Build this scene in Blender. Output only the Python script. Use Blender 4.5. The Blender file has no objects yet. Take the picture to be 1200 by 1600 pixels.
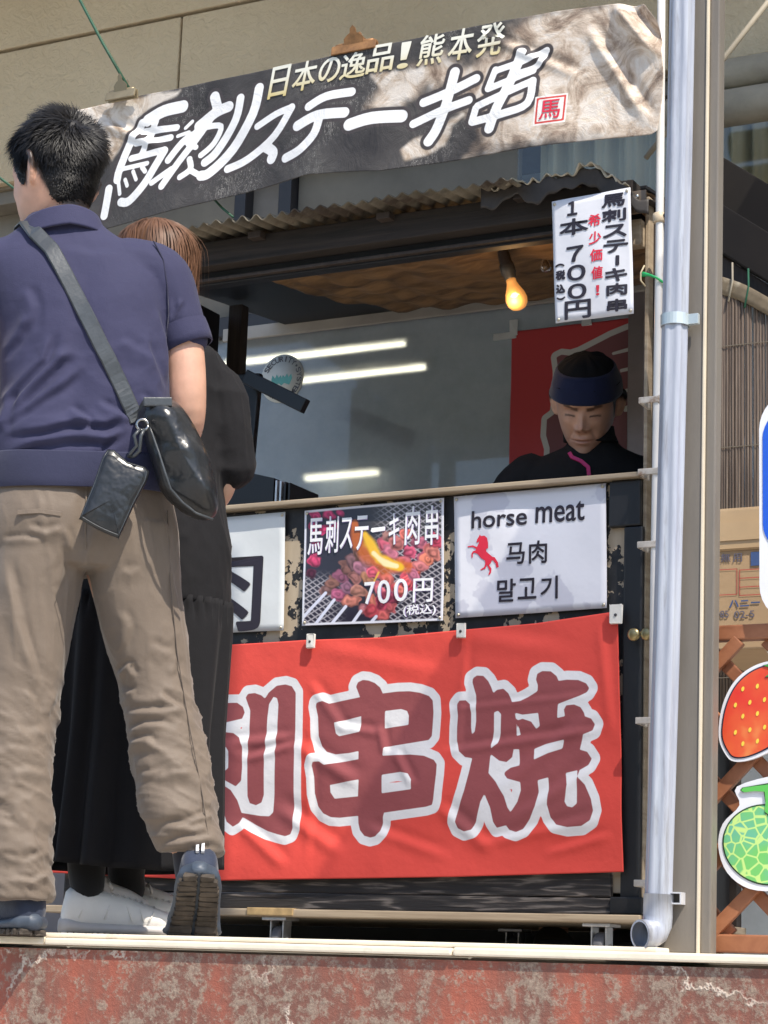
import bpy, bmesh, math, random
import numpy as np
from mathutils import Vector, Matrix, noise
random.seed(7); rng=np.random.default_rng(7)
scene=bpy.context.scene
COL=scene.collection
R=math.radians

# ---------------------------------------------------------------- camera
cam_data=bpy.data.cameras.new('camera'); cam=bpy.data.objects.new('camera',cam_data); COL.objects.link(cam)
YAW,PITCH,ROLL=R(28.0),R(12.2),R(2.0)
fw=Vector((-math.sin(YAW)*math.cos(PITCH),math.cos(YAW)*math.cos(PITCH),math.sin(PITCH)))
rt=Vector((math.cos(YAW),math.sin(YAW),0)); up=rt.cross(fw)
rt2=rt*math.cos(ROLL)+up*math.sin(ROLL); up2=up*math.cos(ROLL)-rt*math.sin(ROLL)
cam.matrix_world=Matrix(((rt2.x,up2.x,-fw.x,0.0),(rt2.y,up2.y,-fw.y,-3.63),(rt2.z,up2.z,-fw.z,-0.0738),(0,0,0,1)))
cam_data.sensor_fit='VERTICAL'; cam_data.sensor_height=36; cam_data.sensor_width=27
cam_data.lens=3422/1600*36; cam_data.clip_start=0.05; cam_data.clip_end=2000
scene.camera=cam

# ---------------------------------------------------------------- world, sun, exposure
SUN_EL,SUN_AZ=R(54),R(57)      # azimuth to the right of the facade's outward normal
world=bpy.data.worlds.new('World'); scene.world=world; world.use_nodes=True
nt=world.node_tree; bg=nt.nodes['Background']
sky=nt.nodes.new('ShaderNodeTexSky'); sky.sky_type='NISHITA'; sky.sun_disc=False
sky.sun_elevation=SUN_EL; sky.sun_rotation=math.pi-SUN_AZ
nt.links.new(sky.outputs[0],bg.inputs[0]); bg.inputs[1].default_value=0.15
sd=bpy.data.lights.new('sun','SUN'); sd.energy=3.7; sd.angle=R(0.55); sd.color=(1.0,0.93,0.82)
sun=bpy.data.objects.new('sun',sd); COL.objects.link(sun)
sdir=Vector((math.sin(SUN_AZ)*math.cos(SUN_EL),-math.cos(SUN_AZ)*math.cos(SUN_EL),math.sin(SUN_EL)))
sun.rotation_euler=sdir.to_track_quat('Z','Y').to_euler(); sun.location=(0,-5,8)
scene.view_settings.view_transform='Standard'; scene.view_settings.look='None'
scene.view_settings.gamma=1; scene.view_settings.exposure=0.76
scene.cycles.max_bounces=8; scene.cycles.transparent_max_bounces=12
scene.cycles.use_denoising=True

# ---------------------------------------------------------------- material helpers
def new_mat(name):
    m=bpy.data.materials.new(name); m.use_nodes=True
    return m,m.node_tree.nodes,m.node_tree.links,m.node_tree.nodes['Principled BSDF']
def ramp(N,L,src,stops,interp='LINEAR'):
    r=N.new('ShaderNodeValToRGB'); r.color_ramp.interpolation=interp
    e=r.color_ramp.elements
    while len(e)<len(stops): e.new(0.5)
    for i,(p,c) in enumerate(stops):
        e[i].position=p; e[i].color=(c[0],c[1],c[2],1) if hasattr(c,'__len__') else (c,c,c,1)
    if src is not None: L.new(src,r.inputs[0])
    return r
def ntex(N,L,scale,detail=4,rough=0.55,coord='Object',stretch=(1,1,1),dist=0.0):
    tc=N.new('ShaderNodeTexCoord'); mp=N.new('ShaderNodeMapping'); mp.inputs['Scale'].default_value=stretch
    L.new(tc.outputs[coord],mp.inputs['Vector'])
    n=N.new('ShaderNodeTexNoise'); n.inputs['Scale'].default_value=scale; n.inputs['Detail'].default_value=detail
    n.inputs['Roughness'].default_value=rough; n.inputs['Distortion'].default_value=dist
    L.new(mp.outputs[0],n.inputs['Vector'])
    return n
def mixc(N,L,fac,a,b,mode='MIX'):
    m=N.new('ShaderNodeMix'); m.data_type='RGBA'; m.blend_type=mode
    for i,v in ((0,fac),(6,a),(7,b)):
        if isinstance(v,(int,float)): m.inputs[i].default_value=v
        elif isinstance(v,(tuple,list)): m.inputs[i].default_value=(*v[:3],1)
        else: L.new(v,m.inputs[i])
    return m.outputs[2]
def bump(N,L,B,height,strength,dist=0.01,prev=None):
    b=N.new('ShaderNodeBump'); b.inputs['Strength'].default_value=strength; b.inputs['Distance'].default_value=dist
    L.new(height,b.inputs['Height'])
    if prev is not None: L.new(prev,b.inputs['Normal'])
    L.new(b.outputs[0],B.inputs['Normal']); return b.outputs[0]
def mat(name,base,rough=0.6,metal=0.0,var=0.15,scale=8,stretch=(1,1,1),bmp=0.0,bscale=60,bdist=0.004,spec=0.5,dirt=None,dirt_scale=3,dirt_pos=(0.55,0.7),sheen=0):
    m,N,L,B=new_mat(name)
    n=ntex(N,L,scale,5,0.6,stretch=stretch)
    lo=[max(0,c*(1-var)) for c in base]; hi=[min(1,c*(1+var)) for c in base]
    c=ramp(N,L,n.outputs['Fac'],[(0.3,lo),(0.7,hi)]).outputs[0]
    if dirt is not None:
        d=ntex(N,L,dirt_scale,7,0.65,stretch=stretch)
        f=ramp(N,L,d.outputs['Fac'],[(dirt_pos[0],0.0),(dirt_pos[1],1.0)]).outputs[0]
        c=mixc(N,L,f,c,dirt)
    L.new(c,B.inputs['Base Color'])
    B.inputs['Roughness'].default_value=rough; B.inputs['Metallic'].default_value=metal
    B.inputs['Specular IOR Level'].default_value=spec
    if sheen: B.inputs['Sheen Weight'].default_value=sheen
    if bmp:
        n2=ntex(N,L,bscale,5,0.6,stretch=stretch); bump(N,L,B,n2.outputs['Fac'],bmp,bdist)
    return m
def emat(name,col,strength):
    m,N,L,B=new_mat(name); B.inputs['Base Color'].default_value=(*col,1)
    B.inputs['Emission Color'].default_value=(*col,1); B.inputs['Emission Strength'].default_value=strength
    return m

# ---------------------------------------------------------------- object helpers
def tag(o,label=None,cat=None,group=None,kind=None):
    for k,v in (('label',label),('category',cat),('group',group),('kind',kind)):
        if v: o[k]=v
    return o
def empty(name,loc=(0,0,0),rz=0.0):
    o=bpy.data.objects.new(name,None); COL.objects.link(o); o.location=loc; o.rotation_euler=(0,0,rz); o.empty_display_size=0.1
    return o
def link(name,me,m,parent=None,smooth=False):
    o=bpy.data.objects.new(name,me); COL.objects.link(o)
    if m is not None and not me.materials: me.materials.append(m)
    if smooth:
        me.polygons.foreach_set('use_smooth',[True]*len(me.polygons))
    if parent is not None: o.parent=parent
    return o
def pyd(name,v,f,m,parent=None,smooth=False):
    me=bpy.data.meshes.new(name); me.from_pydata([tuple(map(float,p)) for p in v],[],[tuple(int(i) for i in q) for q in f]); me.update()
    return link(name,me,m,parent,smooth)
def bm_obj(name,bm,m,parent=None,smooth=False):
    me=bpy.data.meshes.new(name); bmesh.ops.recalc_face_normals(bm,faces=bm.faces); bm.to_mesh(me); bm.free()
    return link(name,me,m,parent,smooth)
def bm_box(bm,x0,x1,y0,y1,z0,z1,bev=0.0,mtx=None):
    r=bmesh.ops.create_cube(bm,size=1.0)
    vs=r['verts']
    for v in vs:
        v.co=Vector(((x0+x1)/2+v.co.x*(x1-x0),(y0+y1)/2+v.co.y*(y1-y0),(z0+z1)/2+v.co.z*(z1-z0)))
    if bev>0:
        es=list({e for v in vs for e in v.link_edges})
        g=bmesh.ops.bevel(bm,geom=es,offset=bev,segments=2,affect='EDGES',profile=0.6)
        vs=list({v for f in g['faces'] for v in f.verts}|{v for v in vs if v.is_valid})
    if mtx is not None:
        for v in vs: v.co=mtx@v.co
    return vs
def box(name,x0,x1,y0,y1,z0,z1,m,parent=None,bev=0.004,mtx=None,warp=0.0):
    bm=bmesh.new(); bm_box(bm,x0,x1,y0,y1,z0,z1,bev,mtx)
    if warp:
        for v in bm.verts: v.co+=Vector((random.uniform(-warp,warp),random.uniform(-warp,warp),random.uniform(-warp,warp)))
    return bm_obj(name,bm,m,parent)
def beam(name,a,b,w,h,m,parent=None,bev=0.003,upv=(0,0,1)):
    """box from a to b, width w (sideways) height h"""
    a=Vector(a);b=Vector(b);d=b-a;l=d.length;x=d.normalized();u=Vector(upv)
    y=u.cross(x).normalized();z=x.cross(y)
    M=Matrix(((x.x,y.x,z.x,a.x),(x.y,y.y,z.y,a.y),(x.z,y.z,z.z,a.z),(0,0,0,1)))
    return box(name,0,l,-w/2,w/2,-h/2,h/2,m,parent,bev,M)
def tube_arrays(path,rad,sides=8,closed_ends=True):
    P=[Vector(p) for p in path]; n=len(P)
    rr=rad if hasattr(rad,'__len__') else [rad]*n
    V=[];F=[]
    t=(P[1]-P[0]).normalized(); ref=Vector((0,0,1)) if abs(t.z)<0.9 else Vector((1,0,0))
    u=t.cross(ref).normalized()
    for i in range(n):
        t=((P[min(i+1,n-1)]-P[max(i-1,0)])).normalized()
        u=(u-t*u.dot(t)).normalized(); w=t.cross(u)
        for k in range(sides):
            a=2*math.pi*k/sides; V.append(P[i]+(u*math.cos(a)+w*math.sin(a))*rr[i])
    for i in range(n-1):
        for k in range(sides):
            k2=(k+1)%sides; F.append((i*sides+k,i*sides+k2,(i+1)*sides+k2,(i+1)*sides+k))
    if closed_ends:
        F.append(tuple(range(sides-1,-1,-1))); F.append(tuple((n-1)*sides+k for k in range(sides)))
    return V,F
def tube(name,path,rad,m,parent=None,sides=8):
    V,F=tube_arrays(path,rad,sides); return pyd(name,V,F,m,parent,True)
def lathe(name,prof,m,parent=None,seg=20,mtx=None):
    V=[];F=[]
    for r,z in prof:
        for k in range(seg):
            a=2*math.pi*k/seg; V.append(Vector((r*math.cos(a),r*math.sin(a),z)))
    for i in range(len(prof)-1):
        for k in range(seg):
            k2=(k+1)%seg; F.append((i*seg+k,i*seg+k2,(i+1)*seg+k2,(i+1)*seg+k))
    F.append(tuple(range(seg-1,-1,-1))); F.append(tuple((len(prof)-1)*seg+k for k in range(seg)))
    if mtx is not None: V=[mtx@v for v in V]
    return pyd(name,V,F,m,parent,True)
def attr_f(me,name,arr):
    a=me.attributes.new(name,'FLOAT','POINT'); a.data.foreach_set('value',np.asarray(arr,np.float32).ravel())
def attr_c(me,name,arr):
    a=me.attributes.new(name,'FLOAT_COLOR','POINT'); c=np.ones((len(arr),4),np.float32); c[:,:3]=arr; a.data.foreach_set('color',c.ravel())
def anode(N,name):
    n=N.new('ShaderNodeAttribute'); n.attribute_name=name; return n
def grid_mesh(name,nu,nv,fn,both=0.0):
    """fn(u,v)->(x,y,z) arrays; u,v in 0..1. both>0: closed sheet of that thickness along +Y"""
    U,Vv=np.meshgrid(np.linspace(0,1,nu),np.linspace(0,1,nv)); U=U.ravel();Vv=Vv.ravel()
    co=np.stack(fn(U,Vv),1).astype(np.float32)
    i=np.arange(nu*nv).reshape(nv,nu)
    q=np.stack([i[:-1,:-1],i[:-1,1:],i[1:,1:],i[1:,:-1]],-1).reshape(-1,4)
    if both:
        n0=len(co); c2=co.copy(); c2[:,1]+=both; co=np.concatenate([co,c2]); q2=q[:,::-1]+n0
        rim=np.concatenate([i[0,:],i[1:,-1],i[-1,-2::-1],i[-2:0:-1,0]]); r2=np.roll(rim,-1)
        qs=np.stack([r2,rim,rim+n0,r2+n0],-1)
        q=np.concatenate([q,q2,qs]); U=np.concatenate([U,U]);Vv=np.concatenate([Vv,Vv])
    me=bpy.data.meshes.new(name)
    me.vertices.add(len(co)); me.vertices.foreach_set('co',co.ravel())
    me.loops.add(len(q)*4); me.loops.foreach_set('vertex_index',q.astype(np.int32).ravel())
    me.polygons.add(len(q)); me.polygons.foreach_set('loop_start',(np.arange(len(q))*4).astype(np.int32))
    me.polygons.foreach_set('use_smooth',np.ones(len(q),bool))
    me.update(calc_edges=True); me.validate()
    return me,co,U,Vv
# value noise for numpy
def vnoise(x,y,s,seed=0):
    r=np.random.default_rng(seed); T=r.random((64,64))
    x=np.asarray(x)*s+100;y=np.asarray(y)*s+100; xi=np.floor(x).astype(int);yi=np.floor(y).astype(int);fx=x-xi;fy=y-yi
    fx=fx*fx*(3-2*fx);fy=fy*fy*(3-2*fy)
    g=lambda a,b:T[a%64,b%64]
    return (g(xi,yi)*(1-fx)+g(xi+1,yi)*fx)*(1-fy)+(g(xi,yi+1)*(1-fx)+g(xi+1,yi+1)*fx)*fy
def fbm(x,y,s,o=4,seed=0):
    t=0;a=.5
    for k in range(o): t=t+a*vnoise(x,y,s*2**k,seed+k); a*=.5
    return t/(1-.5**o)
def ridged(x,y,s,o=3,seed=0,pw=2.5):
    t=0;a=1.0;n=0
    for k in range(o): t=t+a*(1-np.abs(2*vnoise(x,y,s*1.9**k,seed+7*k)-1))**pw; n+=a; a*=.55
    return t/n
def smooth(a,b,x):
    t=np.clip((x-a)/(b-a),0,1); return t*t*(3-2*t)
def poly_sd(px,pz,polys):
    """signed distance (negative inside, even-odd) to a set of closed polygons"""
    d=np.full(px.shape,9.0); ins=np.zeros(px.shape,bool)
    for P in polys:
        P=np.asarray(P,float)
        for (ax,az),(bx,bz) in zip(P,np.roll(P,-1,0)):
            ex,ez=bx-ax,bz-az; l=ex*ex+ez*ez+1e-12
            t=np.clip(((px-ax)*ex+(pz-az)*ez)/l,0,1)
            d=np.minimum(d,np.hypot(px-ax-t*ex,pz-az-t*ez))
            c=(az>pz)!=(bz>pz)
            if abs(bz-az)>1e-12: ins^=c&(px<ax+(pz-az)*ex/(bz-az))
    return np.where(ins,-d,d)
def stroke_sd(px,pz,strokes):
    d=np.full(px.shape,9.0)
    for r,P in strokes:
        for (ax,az),(bx,bz) in zip(P[:-1],P[1:]):
            ex,ez=bx-ax,bz-az; l=ex*ex+ez*ez+1e-12
            t=np.clip(((px-ax)*ex+(pz-az)*ez)/l,0,1)
            d=np.minimum(d,np.hypot(px-ax-t*ex,pz-az-t*ez)-r)
    return d
_txt=None
def glyphs(body,weight=0.0):
    """flat outline mesh of a string, normalised to its bounding box 0..1"""
    global _txt
    if _txt is None:
        c=bpy.data.curves.new('lettering','FONT'); _txt=bpy.data.objects.new('lettering',c); COL.objects.link(_txt)
    c=_txt.data; c.body=body; c.offset=weight; c.resolution_u=4
    bpy.context.view_layer.update(); dg=bpy.context.evaluated_depsgraph_get()
    me=bpy.data.meshes.new_from_object(_txt.evaluated_get(dg))
    v=np.array([p.co[:2] for p in me.vertices]).reshape(-1,2); f=[list(p.vertices) for p in me.polygons]
    bpy.data.meshes.remove(me)
    lo=v.min(0);hi=v.max(0); return (v-lo)/np.maximum(hi-lo,1e-6),f
def tess(pts):
    from mathutils.geometry import tessellate_polygon
    return tessellate_polygon([[Vector((a,b,0)) for a,b in pts]])
def catmull(P,n=5):
    P=np.asarray(P,float); m=len(P); o=[]
    if m<3: return [tuple(q) for q in P]
    for i in range(m-1):
        p0,p1,p2,p3=P[max(i-1,0)],P[i],P[i+1],P[min(i+2,m-1)]
        for k in range(n):
            t=k/n; o.append(tuple(0.5*((2*p1)+(-p0+p2)*t+(2*p0-5*p1+4*p2-p3)*t*t+(-p0+3*p1-3*p2+p3)*t**3)))
    return o+[tuple(P[-1])]
def lettering(name,boxes,m,parent,place,weight=0.0,shear=0.0,bold=0.0):
    """all glyph boxes (char,cx,cz,w,h) in one printed mesh; place(x,z)->point"""
    V=[];F=[]
    for ch,cx,cz,w,h in boxes:
        if ch=='|': v=np.array([(0,0),(1,0),(1,1),(0,1)],float); f=[[0,1,2,3]]
        elif ch=='ー': v=np.array([(0,.3),(.1,.1),(1,.25),(1,.85),(.05,.75)],float); f=[[0,1,2,3,4]]
        else: v,f=glyphs(ch,weight)
        k=0
        for ox,oz in (((0,0),) if not bold else ((0,0),(bold,0),(-bold,0),(0,bold),(0,-bold),(bold*.7,bold*.7),(-bold*.7,-bold*.7),(-bold*.7,bold*.7),(bold*.7,-bold*.7))):
            n=len(V)
            for a,b in v:
                q=place(cx+(a-.5)*(w-2*bold)+shear*(b-.5)*h+ox,cz+(b-.5)*(h-2*bold)+oz); V.append((q[0],q[1]-.00008*k,q[2]))
            F+=[[i+n for i in q] for q in f]; k+=1
    return pyd(name,V,F,m,parent)
def end_text():
    global _txt
    if _txt is not None: bpy.data.objects.remove(_txt); _txt=None

RED_SHAPES=[[(-2.6693,0.6723),(-2.6642,0.6837),(-2.6496,0.6898),(-2.6328,0.6876),(-2.614,0.6804),(-2.5988,0.6684),(-2.5909,0.6534),(-2.547,0.6569),(-2.5142,0.6566),(-2.4851,0.6518),(-2.4596,0.6429),(-2.4484,0.6312),(-2.4456,0.5989),(-2.449,0.5411),(-2.4576,0.531),(-2.5818,0.5148),(-2.5847,0.4947),(-2.5086,0.4966),(-2.4689,0.4927),(-2.4399,0.4817),(-2.4307,0.4704),(-2.4309,0.4449),(-2.4367,0.3815),(-2.4398,0.3689),(-2.4574,0.3642),(-2.5755,0.3506),(-2.5788,0.341),(-2.5789,0.3251),(-2.5846,0.3044),(-2.5986,0.2916),(-2.6131,0.2884),(-2.6315,0.2932),(-2.6449,0.3077),(-2.6501,0.3253),(-2.6512,0.343),(-2.7033,0.3384),(-2.7294,0.3401),(-2.7522,0.3499),(-2.768,0.3679),(-2.7778,0.4005),(-2.7809,0.443),(-2.788,0.4726),(-2.7847,0.4824),(-2.7658,0.4828),(-2.7504,0.4737),(-2.6542,0.4868),(-2.655,0.5064),(-2.6808,0.502),(-2.7216,0.4994),(-2.7481,0.5064),(-2.7639,0.5215),(-2.7745,0.5481),(-2.7787,0.5977),(-2.7856,0.6244),(-2.7842,0.6344),(-2.7655,0.6388),(-2.7463,0.6316),(-2.6571,0.6455)],[(-2.7282,0.5809),(-2.6524,0.5955),(-2.6527,0.5569),(-2.7125,0.5467),(-2.7221,0.5535)],[(-2.5836,0.6074),(-2.538,0.6111),(-2.5215,0.6058),(-2.5164,0.5943),(-2.5167,0.5716),(-2.583,0.5641)],[(-2.7323,0.4212),(-2.6502,0.4342),(-2.6521,0.3929),(-2.7185,0.3876),(-2.7304,0.4033)],[(-2.5843,0.4454),(-2.5322,0.4517),(-2.5104,0.4476),(-2.5006,0.4331),(-2.5004,0.4091),(-2.5829,0.4)],[(-2.3809,0.6196),(-2.3732,0.6285),(-2.3573,0.6291),(-2.3451,0.6186),(-2.3405,0.5969),(-2.3403,0.561),(-2.3378,0.5438),(-2.3313,0.5501),(-2.3276,0.5751),(-2.3287,0.6398),(-2.3399,0.6726),(-2.339,0.6834),(-2.3273,0.6902),(-2.3094,0.6885),(-2.2953,0.6747),(-2.287,0.6601),(-2.2807,0.6448),(-2.2711,0.6524),(-2.2535,0.6547),(-2.2396,0.6424),(-2.2293,0.6207),(-2.208,0.6226),(-2.1869,0.6319),(-2.1622,0.6454),(-2.1613,0.6596),(-2.1666,0.674),(-2.1631,0.6882),(-2.1497,0.6948),(-2.1267,0.6933),(-2.1111,0.681),(-2.1052,0.6691),(-2.0843,0.6713),(-2.0539,0.6695),(-2.033,0.6607),(-2.0242,0.6482),(-2.0308,0.6378),(-2.0495,0.6296),(-2.106,0.6112),(-2.108,0.5785),(-2.0884,0.5822),(-2.0913,0.5974),(-2.085,0.6085),(-2.0642,0.61),(-2.0472,0.6032),(-2.0375,0.5889),(-2.0344,0.5801),(-2.0185,0.5745),(-2.009,0.5603),(-2.0143,0.5447),(-2.0385,0.5358),(-2.0473,0.5002),(-2.0285,0.4946),(-2.0163,0.477),(-2.0243,0.4616),(-2.0465,0.4498),(-2.05,0.4343),(-2.031,0.415),(-2.0137,0.3804),(-2.0078,0.3529),(-2.0148,0.329),(-2.0369,0.3154),(-2.0741,0.3127),(-2.1043,0.319),(-2.1197,0.3363),(-2.1286,0.3675),(-2.1255,0.4022),(-2.1284,0.4328),(-2.1549,0.4262),(-2.1513,0.399),(-2.1581,0.3642),(-2.1727,0.3331),(-2.1912,0.3088),(-2.2102,0.3012),(-2.2295,0.3072),(-2.2375,0.3176),(-2.2624,0.3117),(-2.2725,0.3265),(-2.2811,0.3615),(-2.2968,0.394),(-2.3068,0.3758),(-2.3191,0.3266),(-2.3303,0.3073),(-2.3498,0.3028),(-2.3677,0.3109),(-2.3753,0.3268),(-2.3709,0.3515),(-2.3528,0.4044),(-2.3422,0.4469),(-2.3353,0.4831),(-2.3551,0.4863),(-2.3714,0.5008),(-2.3789,0.526),(-2.3792,0.5619),(-2.3773,0.5907)],[(-2.2775,0.5953),(-2.2678,0.5993),(-2.2598,0.5912),(-2.2605,0.5449),(-2.2658,0.5202),(-2.283,0.5081),(-2.2833,0.517),(-2.2774,0.5489)],[(-2.2217,0.5931),(-2.2014,0.5879),(-2.1599,0.5911),(-2.1554,0.5602),(-2.1641,0.5534),(-2.1779,0.5714),(-2.2012,0.579),(-2.2127,0.5758),(-2.2186,0.5795)],[(-2.2164,0.5652),(-2.2103,0.5545),(-2.2073,0.5395),(-2.2165,0.5376)],[(-2.1687,0.5035),(-2.1384,0.5141),(-2.0884,0.5236),(-2.0934,0.5035),(-2.1303,0.4929),(-2.1663,0.4778)],[(-2.2846,0.4921),(-2.2608,0.4758),(-2.2412,0.472),(-2.2261,0.4841),(-2.2226,0.5034),(-2.2091,0.5032),(-2.2063,0.4644),(-2.2293,0.4594),(-2.2446,0.4491),(-2.2463,0.4421),(-2.2364,0.4314),(-2.2015,0.4222),(-2.1991,0.4029),(-2.2081,0.375),(-2.2248,0.3507),(-2.2328,0.3612),(-2.2431,0.3893),(-2.2672,0.4247),(-2.2873,0.4461)],[(-2.0832,0.4434),(-2.0533,0.4492),(-2.0508,0.3704),(-2.0619,0.3608),(-2.075,0.3637),(-2.082,0.3741),(-2.0767,0.4155)],[(-2.9994,0.654),(-2.9922,0.6646),(-2.9707,0.666),(-2.9508,0.6593),(-2.9398,0.6506),(-2.9297,0.6654),(-2.9054,0.6832),(-2.8785,0.6857),(-2.859,0.68),(-2.8466,0.6629),(-2.8421,0.5329),(-2.837,0.3129),(-2.8437,0.2966),(-2.8586,0.2917),(-2.8817,0.2966),(-2.9127,0.3048),(-2.952,0.3213),(-2.9918,0.3412),(-3.0007,0.3264),(-3.0196,0.3165),(-3.0399,0.3298),(-3.0512,0.3565),(-3.0657,0.4032),(-3.0774,0.4334),(-3.0675,0.4333),(-3.031,0.4129),(-3.0099,0.3861),(-2.9956,0.3535),(-2.9379,0.3453),(-2.9109,0.3442),(-2.8999,0.354),(-2.8986,0.4016),(-2.8997,0.5341),(-2.899,0.6343),(-2.9037,0.6495),(-2.9136,0.6532),(-2.9262,0.635),(-2.9295,0.6016),(-2.9309,0.4682),(-2.9292,0.3986),(-2.9358,0.3789),(-2.9528,0.3717),(-2.9725,0.3775),(-2.9801,0.3958),(-2.9832,0.5023),(-2.9838,0.6198)],[(-3.2365,0.6369),(-3.0719,0.6426),(-3.0243,0.6419),(-3.006,0.6305),(-2.9992,0.6152),(-3.0062,0.5985),(-3.0726,0.5866),(-3.1162,0.5842),(-3.1147,0.5587),(-3.0555,0.5649),(-3.0316,0.562),(-3.0132,0.5498),(-3.0002,0.5261),(-2.997,0.4691),(-2.999,0.4358),(-3.0158,0.421),(-3.048,0.4364),(-3.0726,0.4535),(-3.1081,0.4506),(-3.0953,0.3034),(-3.1303,0.2935),(-3.1627,0.3035),(-3.17,0.4514),(-3.2447,0.4524),(-3.2556,0.5549),(-3.1769,0.5601),(-3.1784,0.584),(-3.2334,0.5887),(-3.2513,0.6132)],[(-3.0708,0.5224),(-3.0492,0.5243),(-3.0414,0.5134),(-3.0413,0.4698),(-3.0496,0.4639),(-3.0688,0.4685),(-3.1093,0.4708),(-3.1124,0.5215)],[(-3.2167,0.52),(-3.1724,0.5209),(-3.1693,0.4717),(-3.2138,0.4757)]]
BANNER_STROKES=[(0.0145,[(-3.3459,2.286),(-3.2928,2.3047),(-3.229,2.3076)]),(0.01,[(-3.366,2.2801),(-3.4028,2.2191),(-3.4309,2.1507),(-3.437,2.1213)]),(0.0077,[(-3.3608,2.255),(-3.2453,2.2476)]),(0.0077,[(-3.379,2.2215),(-3.2636,2.2204)]),(0.0077,[(-3.3931,2.1782),(-3.2815,2.1853)]),(0.01,[(-3.2814,2.1835),(-3.3089,2.1415),(-3.3428,2.0926),(-3.3909,2.0515),(-3.4197,2.0526)]),(0.0081,[(-3.3182,2.2785),(-3.3415,2.2217),(-3.3592,2.1822)]),(0.0054,[(-3.4309,2.1507),(-3.3369,2.1547)]),(0.0045,[(-3.4336,2.1208),(-3.4256,2.0775)]),(0.0045,[(-3.4093,2.1173),(-3.4011,2.098)]),(0.0045,[(-3.3834,2.1376),(-3.3713,2.1117)]),(0.0054,[(-3.3532,2.1451),(-3.3421,2.1314)]),(0.01,[(-3.4643,2.0981),(-3.4704,2.0598),(-3.4779,2.0217)]),(0.0127,[(-3.1211,2.3156),(-3.1128,2.2873)]),(0.0122,[(-3.1714,2.24),(-3.117,2.2701),(-3.0729,2.2796)]),(0.0086,[(-3.1142,2.2786),(-3.1727,2.2074),(-3.2286,2.1444),(-3.2811,2.0776)]),(0.0068,[(-3.1478,2.2333),(-3.098,2.2266),(-3.1183,2.1811),(-3.1593,2.1518)]),(0.0063,[(-3.1805,2.2265),(-3.2051,2.1945),(-3.1775,2.1783)]),(0.0041,[(-3.2402,2.2209),(-3.2038,2.2272)]),(0.0041,[(-3.2161,2.2411),(-3.1944,2.2575)]),(0.0086,[(-3.2659,2.153),(-3.2253,2.1977),(-3.1932,2.2166)]),(0.0068,[(-3.3158,2.0928),(-3.254,2.1243)]),(0.0072,[(-3.2221,2.0958),(-3.1901,2.1148),(-3.1954,2.1453)]),(0.01,[(-3.0348,2.2971),(-3.0495,2.2354),(-3.1069,2.1556),(-3.1447,2.1288)]),(0.0118,[(-2.9742,2.3149),(-2.9916,2.2439),(-3.0546,2.1535),(-3.1264,2.0965),(-3.1536,2.0905)]),(0.0068,[(-3.1899,2.1118),(-3.1535,2.0887)]),(0.0077,[(-2.9753,2.2041),(-2.9138,2.2283),(-2.8635,2.2377)]),(0.009,[(-2.8635,2.2377),(-2.9171,2.1674),(-3.004,2.1164),(-3.0696,2.0981)]),(0.0118,[(-2.9443,2.1395),(-2.921,2.1213),(-2.9265,2.1035)]),(0.0097,[(-2.8083,2.2296),(-2.7544,2.2494),(-2.6769,2.2495)]),(0.0117,[(-2.8419,2.1804),(-2.78,2.1991),(-2.6954,2.1932)]),(0.0101,[(-2.7737,2.1851),(-2.7887,2.1461),(-2.8318,2.1114),(-2.8783,2.0962)]),(0.0138,[(-2.6784,2.1555),(-2.6133,2.1646),(-2.5267,2.1583)]),(0.0095,[(-2.464,2.1867),(-2.3935,2.2036),(-2.3142,2.2291)]),(0.0088,[(-2.4926,2.1318),(-2.4167,2.1553),(-2.3336,2.1724)]),(0.011,[(-2.3754,2.2566),(-2.3976,2.1758),(-2.4251,2.1093),(-2.4479,2.0774)]),(0.0069,[(-2.2601,2.2449),(-2.2797,2.1964)]),(0.0069,[(-2.2576,2.2421),(-2.1905,2.2563),(-2.1219,2.2785)]),(0.0061,[(-2.1242,2.2751),(-2.1448,2.239),(-2.1946,2.2266)]),(0.0069,[(-2.2797,2.195),(-2.1992,2.2156),(-2.1565,2.227)]),(0.0076,[(-2.3134,2.1479),(-2.3245,2.1121)]),(0.0076,[(-2.3086,2.1528),(-2.2366,2.1751),(-2.1568,2.1991)]),(0.0084,[(-2.1568,2.1991),(-2.1688,2.1382),(-2.2353,2.1212),(-2.3221,2.1117)]),(0.0107,[(-2.1887,2.2809),(-2.2182,2.2071),(-2.255,2.1384),(-2.2748,2.0864)])]
BANNER_PATCH=[[(-3.6157,2.3573),(-3.5455,2.3644),(-3.4545,2.3617),(-3.3785,2.3614),(-3.2422,2.3569),(-3.2514,2.3433),(-3.3279,2.3226),(-3.3811,2.3008),(-3.4119,2.2509),(-3.4428,2.201),(-3.4585,2.179),(-3.5522,2.2668)],[(-2.6183,2.2896),(-2.5569,2.2887),(-2.4457,2.2816),(-2.4549,2.2569),(-2.5094,2.2373),(-2.5035,2.2124),(-2.5437,2.207),(-2.5856,2.2405)],[(-2.5233,2.063),(-2.4891,2.0885),(-2.4544,2.095),(-2.391,2.1227),(-2.3496,2.1349),(-2.3808,2.1117),(-2.3988,2.0581),(-2.4527,2.0428),(-2.5073,2.0369)]]
BANNER_MEAT=[(-2.6146,2.197),(-2.5761,2.2582),(-2.5062,2.2897),(-2.436,2.2919),(-2.3268,2.2777),(-2.24,2.3098),(-2.212,2.3521),(-2.1643,2.367),(-2.1167,2.3771),(-2.0507,2.3835),(-1.7749,2.4051),(-1.7721,1.9704),(-2.0913,2.0381),(-2.2332,2.0372),(-2.339,2.0208),(-2.3015,2.071),(-2.3428,2.1527),(-2.3942,2.2275),(-2.4744,2.241),(-2.5327,2.1836)]
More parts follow.
